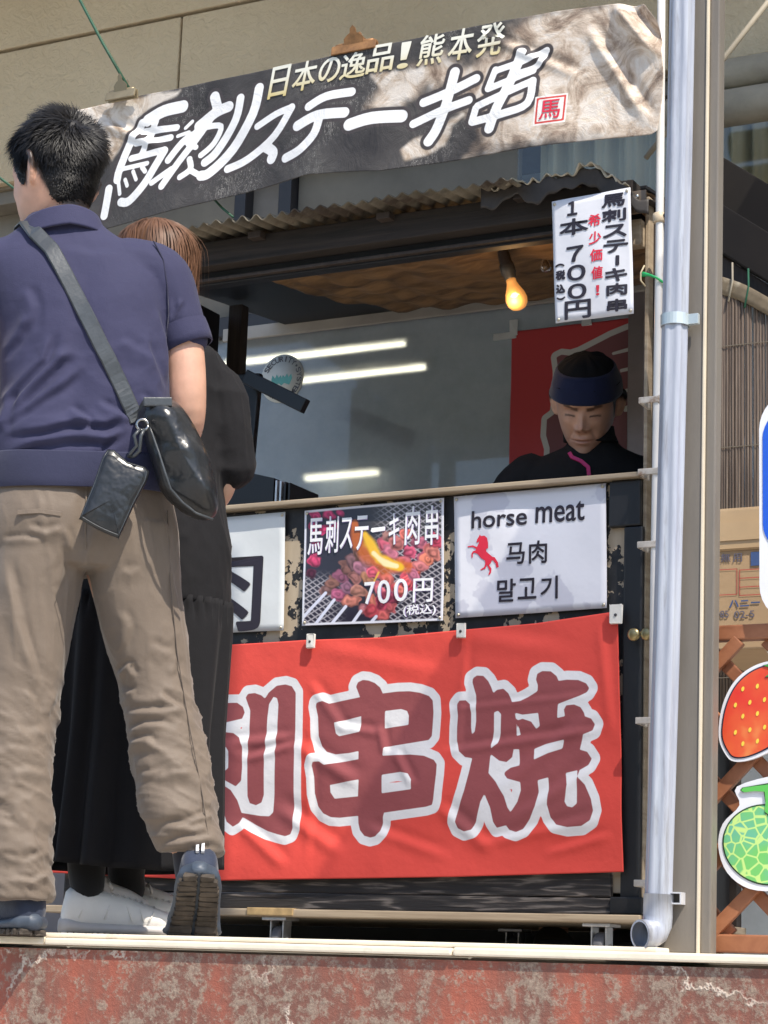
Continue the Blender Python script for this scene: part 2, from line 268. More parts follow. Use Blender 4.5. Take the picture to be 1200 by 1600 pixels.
BANNER_TEXT=[('日',-2.9074,2.3201,0.0611,0.0916),('本',-2.8251,2.3214,0.074,0.0847),('の',-2.7472,2.3238,0.0663,0.0705),('逸',-2.6733,2.324,0.0772,0.0732),('品',-2.5914,2.3305,0.0795,0.078),('！',-2.5221,2.3269,0.0325,0.0739),('熊',-2.4437,2.3305,0.073,0.0847),('本',-2.3584,2.331,0.0685,0.0865),('発',-2.2758,2.3305,0.0759,0.0907)]
BANNER_SEAL=[('seal',-2.1058,2.1122,0.0872,0.0796),('馬',-2.1064,2.1123,0.0557,0.0518)]
PRICE_BLACK=[('馬',-1.9558,1.868,0.0634,0.0356),('刺',-1.9532,1.8283,0.0657,0.0336),('ス',-1.9499,1.7863,0.0631,0.0344),('テ',-1.9468,1.7457,0.0644,0.0347),('|',-1.9421,1.7081,0.0097,0.027),('キ',-1.9446,1.6712,0.057,0.035),('肉',-1.9427,1.6328,0.054,0.0321),('串',-1.9422,1.5918,0.0539,0.0329),('１',-2.0657,1.8617,0.0288,0.0388),('本',-2.0607,1.8122,0.0817,0.0444),('７',-2.0565,1.7393,0.0479,0.0418),('０',-2.0512,1.6892,0.0517,0.0411),('０',-2.0489,1.6406,0.0516,0.0395),('円',-2.0472,1.593,0.0711,0.0488),('︵',-2.098,1.7151,0.0263,0.0096),('税',-2.0955,1.6887,0.0273,0.0264),('込',-2.0943,1.6527,0.0262,0.0244),('︶',-2.0931,1.6271,0.0247,0.0086)]
PRICE_RED=[('希',-2.0047,1.8215,0.0329,0.0327),('少',-2.0015,1.7741,0.0328,0.0345),('価',-1.9972,1.7277,0.0332,0.0334),('値',-1.9943,1.6812,0.0307,0.0333),('！',-1.9929,1.6358,0.0097,0.0261)]
HORSE_TEXT=[('horse',-2.2844,1.0917,0.1556,0.0457),('meat',-2.1178,1.0954,0.1325,0.0504),('马',-2.236,0.9973,0.0515,0.0551),('肉',-2.1744,0.9971,0.0491,0.0583),('말',-2.2605,0.9049,0.0515,0.0583),('고',-2.2036,0.9063,0.0511,0.0528),('기',-2.1434,0.9057,0.0468,0.0578)]
HORSE_SHAPE=[(-2.3376,1.0528),(-2.3343,1.0482),(-2.3247,1.049),(-2.3167,1.0424),(-2.3137,1.0297),(-2.3133,1.0154),(-2.3198,1.014),(-2.3177,1.0067),(-2.3059,0.997),(-2.3012,0.9932),(-2.2942,0.991),(-2.2854,0.978),(-2.2828,0.9654),(-2.2896,0.964),(-2.2918,0.9748),(-2.2998,0.9842),(-2.3036,0.9826),(-2.3046,0.9774),(-2.3099,0.9723),(-2.3031,0.963),(-2.3039,0.9524),(-2.3092,0.9463),(-2.3115,0.9475),(-2.3079,0.958),(-2.3148,0.9708),(-2.3168,0.9727),(-2.3197,0.964),(-2.3327,0.9601),(-2.3339,0.9623),(-2.3236,0.9678),(-2.3208,0.9765),(-2.3218,0.9844),(-2.3328,0.9915),(-2.3428,1.0029),(-2.3526,1.007),(-2.3564,1.0037),(-2.3561,0.9947),(-2.3592,0.9931),(-2.3603,1.0046),(-2.3558,1.0108),(-2.3489,1.0122),(-2.347,1.0157),(-2.3569,1.0217),(-2.3705,1.0218),(-2.3718,1.0244),(-2.357,1.026),(-2.3452,1.0209),(-2.3397,1.0313),(-2.3387,1.0367),(-2.3436,1.0316),(-2.3467,1.0336),(-2.345,1.0407),(-2.3401,1.0475)]
POSTER_TEXT=[('馬',-2.8175,1.0783,0.0446,0.0992),('刺',-2.7667,1.0804,0.039,0.0988),('ス',-2.7224,1.0811,0.0379,0.0841),('テ',-2.6777,1.0791,0.0396,0.0927),('ー',-2.6297,1.0847,0.0413,0.0178),('キ',-2.5828,1.0834,0.0293,0.085),('肉',-2.5297,1.0887,0.0425,0.1023),('串',-2.4739,1.0859,0.0383,0.1035),('7',-2.6476,0.9175,0.0313,0.058),('0',-2.6057,0.9188,0.037,0.0613),('0',-2.5565,0.9205,0.0386,0.0593),('円',-2.4941,0.9173,0.0554,0.0625),('(税込)',-2.502,0.8658,0.0935,0.0311)]
NIKU_TEXT=[('肉',-3.0934,0.9537,0.2387,0.2383)]
SHEETS={'price':[(-2.1246,1.8893),(-1.911,1.8964),(-1.899,1.566),(-2.1078,1.5648)],'horse':[(-2.4151,1.1572),(-1.9964,1.1606),(-1.9905,0.847),(-2.4001,0.8407)],'poster':[(-2.8546,1.1511),(-2.4425,1.1559),(-2.436,0.8358),(-2.8475,0.8412)],'niku':[(-3.3332,1.1487),(-2.9136,1.1518),(-2.9033,0.8317),(-3.3122,0.8357)]}
CARD_TEXT=[('地',-1.4071,0.7692,0.0198,0.0173),('無',-1.3811,0.7677,0.0197,0.0172),('用',-1.3573,0.7663,0.019,0.0172),('1',-1.3201,0.7622,0.0203,0.0277),('ハニー',-1.3429,0.6753,0.0625,0.0148),('1985',-1.3914,0.6558,0.0329,0.0142),('02-5',-1.3435,0.6536,0.0407,0.0142)]
CARD_RED=[('r',-1.3961,0.7192,0.0772,0.0516),('r',-1.3304,0.7165,0.0465,0.0518)]
SHIRT_FOLDS=[([(-0.172,1.266),(-0.187,1.205),(-0.244,1.141),(-0.27,1.114)],0.012,0.01),([(-0.222,1.302),(-0.243,1.261),(-0.278,1.218)],0.012,0.007),([(-0.126,1.229),(-0.157,1.197),(-0.215,1.133),(-0.258,1.076)],0.014,0.012),([(-0.091,1.201),(-0.145,1.148),(-0.222,1.093),(-0.267,1.06)],0.012,0.008),([(-0.003,1.093),(-0.045,1.07),(-0.111,1.071),(-0.172,1.052),(-0.265,1.041)],0.012,0.012),([(0.003,1.064),(-0.038,1.036),(-0.109,1.036),(-0.193,1.021),(-0.262,0.997)],0.012,0.01),([(-0.127,1.099),(-0.088,1.072),(-0.076,1.043)],0.01,0.009),([(-0.071,1.113),(-0.012,1.087),(0.007,1.079)],0.012,0.008),([(0.024,1.28),(0.052,1.211),(0.07,1.163)],0.01,0.005),([(0.05,1.348),(0.074,1.263),(0.08,1.183)],0.01,0.007),([(0.082,1.376),(0.08,1.325),(0.073,1.268)],0.007,0.006),([(0.106,1.377),(0.093,1.346),(0.085,1.315)],0.006,0.007),([(-0.032,1.256),(0.007,1.238),(0.057,1.222)],0.016,0.004),([(-0.16,1.459),(-0.092,1.449),(-0.025,1.459)],0.018,0.004),([(-0.24,1.366),(-0.218,1.318),(-0.224,1.262)],0.016,0.006),([(-0.253,1.14),(-0.259,1.09),(-0.266,1.046)],0.012,0.008),([(-0.038,1.041),(-0.051,1.016),(-0.06,1.005)],0.008,0.005),([(0.023,1.139),(0.053,1.122),(0.074,1.088)],0.01,0.006)]
TROUSER_FOLDS=[([(-0.249,0.811),(-0.2,0.813),(-0.16,0.809)],0.008,0.009),([(-0.198,0.837),(-0.152,0.825),(-0.118,0.841)],0.01,0.01),([(-0.118,0.841),(-0.105,0.815),(-0.101,0.792)],0.008,0.01),([(-0.129,0.804),(-0.117,0.759),(-0.123,0.717)],0.012,0.01),([(-0.243,0.788),(-0.214,0.685),(-0.185,0.587),(-0.154,0.526)],0.014,0.012),([(-0.202,0.649),(-0.176,0.588),(-0.148,0.5)],0.01,0.007),([(-0.175,0.498),(-0.155,0.473),(-0.145,0.451)],0.009,0.008),([(-0.109,0.511),(-0.125,0.474),(-0.129,0.447)],0.01,0.009),([(-0.066,0.803),(-0.068,0.762),(-0.045,0.676)],0.01,0.008),([(0.009,0.679),(0.029,0.644),(0.014,0.589)],0.011,0.008),([(0.008,0.544),(0.033,0.563),(0.048,0.537)],0.009,0.012),([(0.009,0.526),(0.036,0.509),(0.054,0.51)],0.009,0.01),([(0.039,0.465),(0.083,0.467),(0.158,0.475)],0.01,0.015),([(0.099,0.508),(0.122,0.491),(0.163,0.475)],0.01,0.014),([(0.046,0.429),(0.076,0.44),(0.125,0.442)],0.009,0.015),([(0.043,0.402),(0.082,0.409),(0.1,0.396)],0.01,0.014),([(0.068,0.337),(0.099,0.339),(0.125,0.349)],0.009,0.01),([(0.1,0.321),(0.135,0.34),(0.179,0.342)],0.01,0.009),([(0.075,0.61),(0.103,0.594),(0.134,0.595)],0.012,0.007),([(0.134,0.595),(0.131,0.568),(0.123,0.545)],0.01,0.008),([(0.004,0.761),(0.027,0.753),(0.048,0.768)],0.012,0.007),([(-0.195,0.418),(-0.16,0.41),(-0.121,0.421)],0.014,0.007),([(-0.21,0.373),(-0.17,0.375),(-0.131,0.368)],0.012,0.006),([(-0.198,0.325),(-0.154,0.331),(-0.119,0.324)],0.013,0.008),([(0.112,0.221),(0.171,0.236),(0.236,0.265)],0.01,0.012),([(0.121,0.188),(0.173,0.203),(0.232,0.212)],0.008,0.014),([(0.129,0.156),(0.187,0.178),(0.24,0.187)],0.008,0.01),([(0.118,0.234),(0.185,0.224),(0.224,0.238)],0.01,0.009),([(-0.203,0.155),(-0.15,0.144),(-0.1,0.172)],0.01,0.009),([(-0.193,0.11),(-0.135,0.106),(-0.091,0.134)],0.008,0.01),([(-0.185,0.273),(-0.142,0.21),(-0.124,0.133)],0.012,0.007)]
STRAP=[(-0.243,1.509),(-0.221,1.496),(-0.184,1.455),(-0.154,1.402),(-0.123,1.347),(-0.092,1.292),(-0.066,1.243),(-0.046,1.209),(-0.02,1.161),(0.001,1.12),(0.022,1.08)]
BAG=[(0.03,1.118),(0.06,1.126),(0.094,1.124),(0.118,1.105),(0.14,1.074),(0.161,1.038),(0.18,0.997),(0.193,0.952),(0.202,0.907),(0.196,0.879),(0.173,0.868),(0.137,0.878),(0.107,0.898),(0.081,0.924),(0.067,0.958),(0.053,0.998),(0.037,1.039),(0.021,1.08)]
POUCH=[(-0.036,1.0),(0.008,0.976),(0.053,0.957),(0.026,0.884),(-0.0,0.815),(-0.004,0.812),(-0.043,0.826),(-0.082,0.846),(-0.084,0.853),(-0.061,0.924)]
RING=[(0.033,1.052),(0.021,1.026),(0.02,1.005),(0.014,0.991)]
# ================================================================ SETTING
# ---- street below, raised platform with its edge slabs
m_asphalt=mat('pale_paving',(0.46,0.44,0.40),0.9,var=0.25,scale=40,bmp=0.3,bscale=200)
s=box('street',-400,400,-400,0.0,-1.62,-1.42,m_asphalt,None,0); tag(s,kind='structure')
m,N,L,B=new_mat('red_painted_concrete')
n1=ntex(N,L,2.6,8,0.66,stretch=(1,1,0.32),dist=0.4); n2=ntex(N,L,48,6,0.78); n3=ntex(N,L,150,3,0.6)
red=ramp(N,L,n1.outputs['Fac'],[(0.32,(0.12,0.07,0.055)),(0.47,(0.20,0.085,0.062)),(0.56,(0.33,0.095,0.06)),(0.66,(0.44,0.115,0.068))]).outputs[0]
bare=ramp(N,L,n3.outputs['Fac'],[(0.3,(0.20,0.155,0.12)),(0.7,(0.42,0.34,0.26))]).outputs[0]
addn=N.new('ShaderNodeMath'); addn.operation='MULTIPLY_ADD'; addn.inputs[1].default_value=-0.55; L.new(n1.outputs['Fac'],addn.inputs[0]); L.new(n2.outputs['Fac'],addn.inputs[2])
fac=ramp(N,L,addn.outputs[0],[(0.215,0.0),(0.31,0.72)]).outputs[0]
c=mixc(N,L,fac,red,bare)
vor=N.new('ShaderNodeTexVoronoi'); vor.feature='DISTANCE_TO_EDGE'; vor.inputs['Scale'].default_value=1.15
tc=N.new('ShaderNodeTexCoord'); dn=ntex(N,L,7,5,0.7); vm=N.new('ShaderNodeVectorMath'); vm.operation='MULTIPLY_ADD'; vm.inputs[1].default_value=(0.22,0.22,0.22)
L.new(dn.outputs['Color'],vm.inputs[0]); L.new(tc.outputs['Object'],vm.inputs[2]); L.new(vm.outputs[0],vor.inputs['Vector'])
cr=ramp(N,L,vor.outputs['Distance'],[(0.002,1.0),(0.0055,0.0)]).outputs[0]
cn=ntex(N,L,3.0,3); crm=ramp(N,L,cn.outputs['Fac'],[(0.48,0.0),(0.53,1.0)]).outputs[0]
mm=N.new('ShaderNodeMath'); mm.operation='MULTIPLY'; L.new(cr,mm.inputs[0]); L.new(crm,mm.inputs[1])
c=mixc(N,L,mm.outputs[0],c,(0.62,0.52,0.43))
L.new(c,B.inputs['Base Color']); B.inputs['Roughness'].default_value=0.8
b1=bump(N,L,B,n2.outputs['Fac'],0.5,0.01); bump(N,L,B,mm.outputs[0],0.4,0.006,b1)
m_redwall=m
m_floor=mat('platform_concrete',(0.42,0.39,0.34),0.85,var=0.2,scale=5,bmp=0.2,bscale=80)
pf=box('platform',-9,6,0.014,9,-1.4,-0.024,m_redwall,None,0); tag(pf,kind='structure')
fl=box('floor_slab',-9,6,0.10,9,-0.0235,-0.004,m_floor,pf,0)
m_cream=mat('cream_edge',(0.78,0.69,0.55),0.6,var=0.10,scale=9,bmp=0.15,bscale=60,dirt=(0.36,0.27,0.18),dirt_scale=9,dirt_pos=(0.6,0.78))
x=-9.0; k=0
while x<6:
    l=0.905
    box('edge_slab',x,x+l-0.003,0.003+random.uniform(-.001,.001),0.095,-0.0165,-0.002+random.uniform(-.0008,.0008),m_cream,pf,0.004); x+=l
# upper narrow strip that ends under the pipe elbow
box('edge_strip',-9,-1.372,0.012,0.09,-0.0015,0.0075,m_cream,pf,0.003)

# added unseen bank behind the viewer, keeps low sky out of the window reflection
tb=pyd('sky_block_bank',[(-400,-14,-1.43),(400,-14,-1.43),(400,-16,2.5),(-400,-16,2.5),(400,-30,7),(-400,-30,7),(400,-60,9),(-400,-60,9)],[(0,1,2,3),(3,2,4,5),(5,4,6,7)],mat('added_bank_green',(0.10,0.12,0.06),0.9,var=0.4,scale=1.5)); tag(tb,kind='structure')
# ---- building behind the stall
bld=empty('shop_building',(0,2.3,0)); tag(bld,'beige shop building with textured wall panels above a dark glazed ground floor','building')
def LB(o):   # parent in place
    o.matrix_parent_inverse=Matrix.Translation((0,-2.3,0)); return o
m,N,L,B=new_mat('beige_stucco')
n1=ntex(N,L,1.6,6,0.6); n2=ntex(N,L,26,4,0.6,dist=1.4); n3=ntex(N,L,3,7,0.7,stretch=(1,1,0.25))
c=ramp(N,L,n1.outputs['Fac'],[(0.3,(0.53,0.42,0.275)),(0.7,(0.63,0.515,0.35))]).outputs[0]
c=mixc(N,L,ramp(N,L,n3.outputs['Fac'],[(0.62,0.0),(0.8,0.45)]).outputs[0],c,(0.28,0.23,0.17))
L.new(c,B.inputs['Base Color']); B.inputs['Roughness'].default_value=0.9
bump(N,L,B,n2.outputs['Fac'],0.55,0.02); m_stucco=m
m_joint=mat('joint_filler',(0.2,0.16,0.11),0.9,var=0.2)
LB(box('wall_backing',-9,6,2.33,2.5,2.69,3.75,m_joint,bld,0))
rows=[(2.70,3.216),(3.224,3.74)]
for ri,(z0,z1) in enumerate(rows):
    x=-9.0+(0.0 if ri%2==0 else 0.9)
    xs=[-9.0,-7.63,-5.826,-4.022,-2.218,-0.414,1.39,3.194,6.0] if ri!=1 else [-9,-6.9,-5.1,-3.3,-1.5,.3,2.1,6]
    for a,b in zip(xs[:-1],xs[1:]):
        LB(box('wall_panel',a+.004,b-.004,2.30,2.345,z0+.003,z1-.003,m_stucco,bld,0.006))
m_soff=mat('eave_soffit',(0.42,0.36,0.28),0.8)
LB(box('eave',-9,6,1.205,2.6,3.76,3.9,m_soff,bld,0.01))
# underside and dark glazed recess below the panels
m_recess=mat('recess_grey',(0.19,0.165,0.13),0.7,var=0.2,scale=4)
m_dark=mat('dark_frame',(0.035,0.032,0.035),0.45,var=0.2)
m_frame=mat('window_frame_aluminium',(0.23,0.20,0.20),0.4,metal=0.3,var=0.1,scale=12)
m_pale=mat('window_head_strip',(0.38,0.35,0.31),0.6,var=0.12)
LB(box('soffit',-9,6,2.345,2.8,2.64,2.69,m_recess,bld,0.003))
LB(box('ground_floor_wall',-9,-4.66,2.42,2.62,0.0,2.115,m_stucco,bld,0.004))
# upper row of windows (transom): blind panels, frames, curtain behind glass
LB(box('transom_panel',-9,-3.83,2.44,2.47,2.115,2.64,m_recess,bld,0.003))
LB(box('transom_panel',-3.60,-2.78,2.44,2.47,2.115,2.64,m_recess,bld,0.003))
for xx,w in ((-3.83,0.045),(-3.655,0.05)): LB(box('transom_post',xx,xx+w,2.40,2.475,2.115,2.64,m_dark,bld,0.004))
LB(box('transom_panel',-3.785,-3.655,2.45,2.47,2.115,2.64,mat('brown_panel',(0.22,0.19,0.16),0.6),bld,0.003))
LB(box('window_head',-9,-1.0,2.37,2.46,2.045,2.115,m_dark,bld,0.004))
LB(box('window_head_strip',-3.82,-2.30,2.355,2.37,2.022,2.066,m_pale,bld,0.003))
m,N,L,B=new_mat('window_glass')
out=N['Material Output']; tr=N.new('ShaderNodeBsdfRefraction'); tr.inputs['IOR'].default_value=1.12; tr.inputs['Roughness'].default_value=0.15; gl=N.new('ShaderNodeBsdfGlossy'); gl.inputs['Roughness'].default_value=0.02
tr.inputs[0].default_value=(0.80,0.85,0.88,1); fr=N.new('ShaderNodeFresnel'); fr.inputs[0].default_value=1.5
mx=N.new('ShaderNodeMixShader'); df=N.new('ShaderNodeBsdfDiffuse'); df.inputs[0].default_value=(.70,.75,.80,1); mf=N.new('ShaderNodeMixShader'); fnz=ntex(N,L,4,6,.65); L.new(ramp(N,L,fnz.outputs['Fac'],[(.3,.28),(.75,.44)]).outputs[0],mf.inputs[0]); L.new(tr.outputs[0],mf.inputs[1]); L.new(df.outputs[0],mf.inputs[2]); L.new(fr.outputs[0],mx.inputs[0]); L.new(mf.outputs[0],mx.inputs[1]); L.new(gl.outputs[0],mx.inputs[2]); L.new(mx.outputs[0],out.inputs[0])
m_glass=m
m,N,L,B=new_mat('clear_glass'); out=N['Material Output']; tr=N.new('ShaderNodeBsdfTransparent'); tr.inputs[0].default_value=(.9,.9,.86,1); gl=N.new('ShaderNodeBsdfGlossy'); gl.inputs['Roughness'].default_value=.05; mx=N.new('ShaderNodeMixShader'); mx.inputs[0].default_value=.06; L.new(tr.outputs[0],mx.inputs[1]); L.new(gl.outputs[0],mx.inputs[2]); L.new(mx.outputs[0],out.inputs[0]); m_clear=m
LB(box('window_pane',-4.6,-2.372,2.405,2.411,0.3,2.045,m_glass,bld,0))
LB(box('window_post',-2.372,-2.318,2.375,2.45,0.0,2.045,m_frame,bld,0.004))
LB(box('window_post',-4.66,-4.6,2.375,2.45,0.0,2.045,m_frame,bld,0.004))
LB(box('window_sill',-4.6,-2.372,2.37,2.46,0.0,0.3,m_frame,bld,0.004))
LB(box('window_pane',-2.318,-1.0,2.405,2.411,0.0,2.045,m_glass,bld,0))
LB(box('transom_pane',-2.78,-1.0,2.43,2.436,2.115,2.64,m_clear,bld,0))
# curtain behind the transom pane
def cf(u,v):
    X=-2.72+u*0.95; return X,2.478+0.022*np.sin(u*70+2*np.sin(u*9))+0.01*np.sin(u*173),2.10+v*0.55
me,co,U,V_=grid_mesh('curtain',160,10,cf)
m_curt=mat('curtain_cloth',(0.56,0.53,0.42),0.9,var=0.12,scale=3,stretch=(6,1,0.3))
cu=link('curtain',me,m_curt); tag(cu,'pale grey-green curtain hanging behind the window above the stall roof','curtain')
# interior of the shop
m_in=mat('interior_wall',(0.62,0.69,0.76),0.8,var=0.08,scale=2)
m_ind=mat('interior_dark',(0.10,0.10,0.11),0.8)
room=box('interior_wall',-6.2,0.5,4.6,4.7,0,2.76,m_in,None,0); tag(room,kind='structure')
ww=box('interior_wall',-6.3,-6.2,2.5,4.7,0,2.76,m_in,None,0); tag(ww,kind='structure')
ww=box('interior_wall',0.4,0.5,2.5,4.6,0,2.76,m_ind,None,0); tag(ww,kind='structure')
ww=box('interior_ceiling',-6.2,0.5,2.5,4.6,2.705,2.75,m_in,None,0); tag(ww,kind='structure')
m_tubeglow=emat('fluorescent_glow',(1.0,0.86,0.62),4.2)
def fluoro(x0,x1,y,z,label):
    e=empty('fluorescent_lamp',((x0+x1)/2,y,z)); tag(e,label,'ceiling lamp','fluorescent lamps inside the shop')
    h=(x1-x0)/2
    box('housing',-h-.02,h+.02,-0.02,0.02,0.0155,0.035,mat('lamp_housing',(0.45,0.46,0.46),0.5),e,0.004)
    tube('lamp_tube',[(-h+.02,0,0),(h-.02,0,0)],0.010,m_tubeglow,e,10)
FL=[]
fluoro(-4.62,-3.76,3.6,2.36,'upper of the two parallel lit tubes seen through the shop window')
fluoro(-4.55,-3.70,3.66,2.275,'lower of the two parallel lit tubes seen through the shop window')
fluoro(-4.75,-4.35,4.52,2.10,'short lit tube low in the shop window, above the black box')
sb=beam('interior_board',(-4.05,3.6,2.115),(-3.74,3.62,1.975),0.04,0.07,mat('olive_board',(0.22,0.20,0.15),0.7),None); tag(sb,'dim brown board slanting behind the shop window glass','board')

# ================================================================ FOOD STALL
stall=empty('food_stall',(-2.7,1.3,0)); tag(stall,'weathered wooden food stall with black peeling front, low roof and wheels','food stall')
SI=Matrix.Translation((2.7,-1.3,0))
def LS(o): o.matrix_parent_inverse=SI; return o
# black paint peeling off pale wood
m,N,L,B=new_mat('peeling_black_paint')
n1=ntex(N,L,7,6,0.62,stretch=(1,1,0.8)); n2=ntex(N,L,45,5,0.6); n3=ntex(N,L,4,5,0.6,stretch=(3,1,0.4))
wood=ramp(N,L,n3.outputs['Fac'],[(0.3,(0.36,0.28,0.19)),(0.7,(0.52,0.43,0.31))]).outputs[0]
blk=ramp(N,L,n2.outputs['Fac'],[(0.3,(0.007,0.007,0.008)),(0.7,(0.020,0.019,0.020))]).outputs[0]
ad=N.new('ShaderNodeMath'); ad.operation='MULTIPLY_ADD'; ad.inputs[1].default_value=0.22; L.new(n2.outputs['Fac'],ad.inputs[0]); L.new(n1.outputs['Fac'],ad.inputs[2])
pe=ramp(N,L,ad.outputs[0],[(0.645,0.0),(0.655,1.0)]).outputs[0]
L.new(mixc(N,L,pe,blk,wood),B.inputs['Base Color']); B.inputs['Roughness'].default_value=0.55
inv=N.new('ShaderNodeMath'); inv.operation='SUBTRACT'; inv.inputs[0].default_value=1; L.new(pe,inv.inputs[1])
bump(N,L,B,inv.outputs[0],0.6,0.003); m_peel=m
m_black=mat('black_paint',(0.011,0.011,0.012),0.5,var=0.4,scale=9,bmp=0.2,bscale=40,stretch=(1,1,0.3),dirt=(0.10,0.09,0.08),dirt_scale=6,dirt_pos=(0.64,0.8))
# charred cedar with pale grain
m,N,L,B=new_mat('charred_cedar')
tc=N.new('ShaderNodeTexCoord'); mp=N.new('ShaderNodeMapping'); mp.inputs['Scale'].default_value=(1.3,1,11); L.new(tc.outputs['Object'],mp.inputs[0])
n0=N.new('ShaderNodeTexNoise'); n0.inputs['Scale'].default_value=2.2; n0.inputs['Detail'].default_value=3; L.new(mp.outputs[0],n0.inputs['Vector'])
ws=N.new('ShaderNodeMath'); ws.operation='MULTIPLY'; ws.inputs[1].default_value=34; L.new(n0.outputs['Fac'],ws.inputs[0])
sn=N.new('ShaderNodeMath'); sn.operation='SINE'; L.new(ws.outputs[0],sn.inputs[0])
n2=ntex(N,L,30,5,0.7,stretch=(0.2,1,4))
ad=N.new('ShaderNodeMath'); ad.operation='MULTIPLY_ADD'; ad.inputs[1].default_value=0.22; L.new(sn.outputs[0],ad.inputs[0]); L.new(n2.outputs['Fac'],ad.inputs[2])
c=ramp(N,L,ad.outputs[0],[(0.35,(0.022,0.019,0.018)),(0.62,(0.045,0.038,0.034)),(0.8,(0.20,0.17,0.145))]).outputs[0]
L.new(c,B.inputs['Base Color']); B.inputs['Roughness'].default_value=0.75; bump(N,L,B,ad.outputs[0],0.5,0.004); m_char=m
def woodmat(name,lo,hi,rough=0.7,sx=(0.35,1,6),sc=6,bm=0.25):
    m,N,L,B=new_mat(name); n=ntex(N,L,sc,7,0.65,stretch=sx,dist=0.6)
    L.new(ramp(N,L,n.outputs['Fac'],[(0.3,lo),(0.7,hi)]).outputs[0],B.inputs['Base Color']); B.inputs['Roughness'].default_value=rough
    bump(N,L,B,n.outputs['Fac'],bm,0.004); return m
m_wood=woodmat('weathered_wood',(0.24,0.18,0.12),(0.46,0.37,0.26))
m_woodv=woodmat('weathered_wood_upright',(0.16,0.12,0.085),(0.36,0.28,0.2),sx=(6,1,0.35))
m_brownv=woodmat('dark_brown_upright',(0.018,0.012,0.010),(0.055,0.038,0.029),sx=(6,1,0.35))
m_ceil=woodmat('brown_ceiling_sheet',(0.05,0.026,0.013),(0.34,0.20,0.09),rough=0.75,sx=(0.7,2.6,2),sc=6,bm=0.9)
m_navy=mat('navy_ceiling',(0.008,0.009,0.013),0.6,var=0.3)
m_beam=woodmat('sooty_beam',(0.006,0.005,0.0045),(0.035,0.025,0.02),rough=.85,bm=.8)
# front
LS(box('front_board',-3.55,-1.948,1.302,1.325,0.16,1.163,m_peel,stall,0.003))
LS(box('corner_board',-1.946,-1.897,1.285,1.33,0.125,1.045,m_black,stall,0.004))
LS(box('corner_cap',-1.985,-1.903,1.282,1.33,1.047,1.162,m_black,stall,0.004))
LS(box('corner_foot',-1.965,-1.885,1.27,1.33,0.110,0.150,m_black,stall,0.003))
LS(box('counter_top',-3.55,-1.90,1.265,1.48,1.165,1.178,m_wood,stall,0.003))
LS(box('charred_plank',-3.55,-1.968,1.282,1.3005,0.150,0.214,m_char,stall,0.004))
LS(box('charred_plank',-3.55,-1.968,1.280,1.300,0.1085,0.1475,m_char,stall,0.004))
LS(box('base_shelf',-3.58,-1.872,1.225,2.0,0.088,0.107,m_wood,stall,0.003))
LS(box('shelf_patch',-2.935,-2.80,1.221,1.26,0.0905,0.1095,mat('rusty_plate',(0.38,0.26,0.12),0.6,var=0.3,scale=30),stall,0.002))
LS(box('rear_skirt',-3.5,-1.92,1.93,1.96,0.012,0.086,m_black,stall,0.002))
LS(box('side_board',-1.93,-1.905,1.335,2.0,0.11,1.16,m_black,stall,0.003))
LS(box('side_board_upper',-1.915,-1.90,1.385,1.955,1.182,1.93,m_brownv,stall,0.003))
# posts
LS(box('post',-1.897,-1.862,1.335,1.375,0.108,1.90,m_brownv,stall,0.003))
LS(box('post_edge',-1.903,-1.893,1.30,1.334,0.15,1.90,m_wood,stall,0.002))
LS(box('post',-3.55,-3.50,1.30,1.345,1.179,1.90,m_brownv,stall,0.003))
LS(box('post',-1.93,-1.885,1.96,2.0,0.108,2.0,m_brownv,stall,0.003))
LS(box('post',-3.55,-3.50,1.96,2.0,0.108,2.0,m_brownv,stall,0.003))
LS(box('wood_block',-1.957,-1.905,1.275,1.31,1.765,1.835,m_wood,stall,0.004))
LS(box('bracket_plate',-1.93,-1.888,1.262,1.27,1.845,1.905,mat('rusty_bracket',(0.2,0.15,0.11),0.5,metal=0.4,var=0.3),stall,0.002))
lathe('bolt',[(0.006,0),(0.006,0.003),(0.003,0.006)],mat('shiny_bolt',(0.75,0.75,0.75),0.15,metal=1.0),stall,10,Matrix.Translation((0.79,-0.040,1.888))@Matrix.Rotation(R(90),4,'X'))
# beam and roof
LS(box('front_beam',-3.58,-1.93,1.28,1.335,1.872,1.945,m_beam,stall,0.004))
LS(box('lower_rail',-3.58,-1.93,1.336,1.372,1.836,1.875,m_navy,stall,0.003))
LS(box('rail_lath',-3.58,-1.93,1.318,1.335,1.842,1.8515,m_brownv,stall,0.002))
def roof_z(Y): return 1.952+(Y-1.18)*0.11
def rf(u,v):
    X=-3.62+u*1.40; Y=1.18+v*1.19
    fz=(1-smooth(0,.12,v)); return X,Y+0.004*np.sin(X*23)+fz*.014*(fbm(X,X*0,9,3,3)-.5),roof_z(Y)+(0.0040+.0055*fbm(X,X*0,4,2,8))*np.sin(X*2*math.pi/0.041+1.5*fbm(X,X*0,3,2,5))+0.010*(fbm(X,X*0,3,2,12)-.5)*(1-v)
me,co,U,V_=grid_mesh('roof_sheet',430,6,rf)
me.transform(Matrix.Identity(4))
n0=len(me.vertices)
m_corr=mat('weathered_corrugated_sheet',(0.16,0.135,0.095),0.65,metal=0.1,var=0.5,scale=14,dirt=(0.05,0.034,0.022),dirt_scale=7,dirt_pos=(.48,.6))
rs=LS(link('roof_sheet',me,m_corr,stall)); sm=rs.modifiers.new('thickness','SOLIDIFY'); sm.thickness=0.0025
for x in np.arange(-3.45,-2.2,0.4): LS(box('roof_batten',x,x+0.04,1.25,1.37,1.925,1.944,m_brownv,stall,0.002))
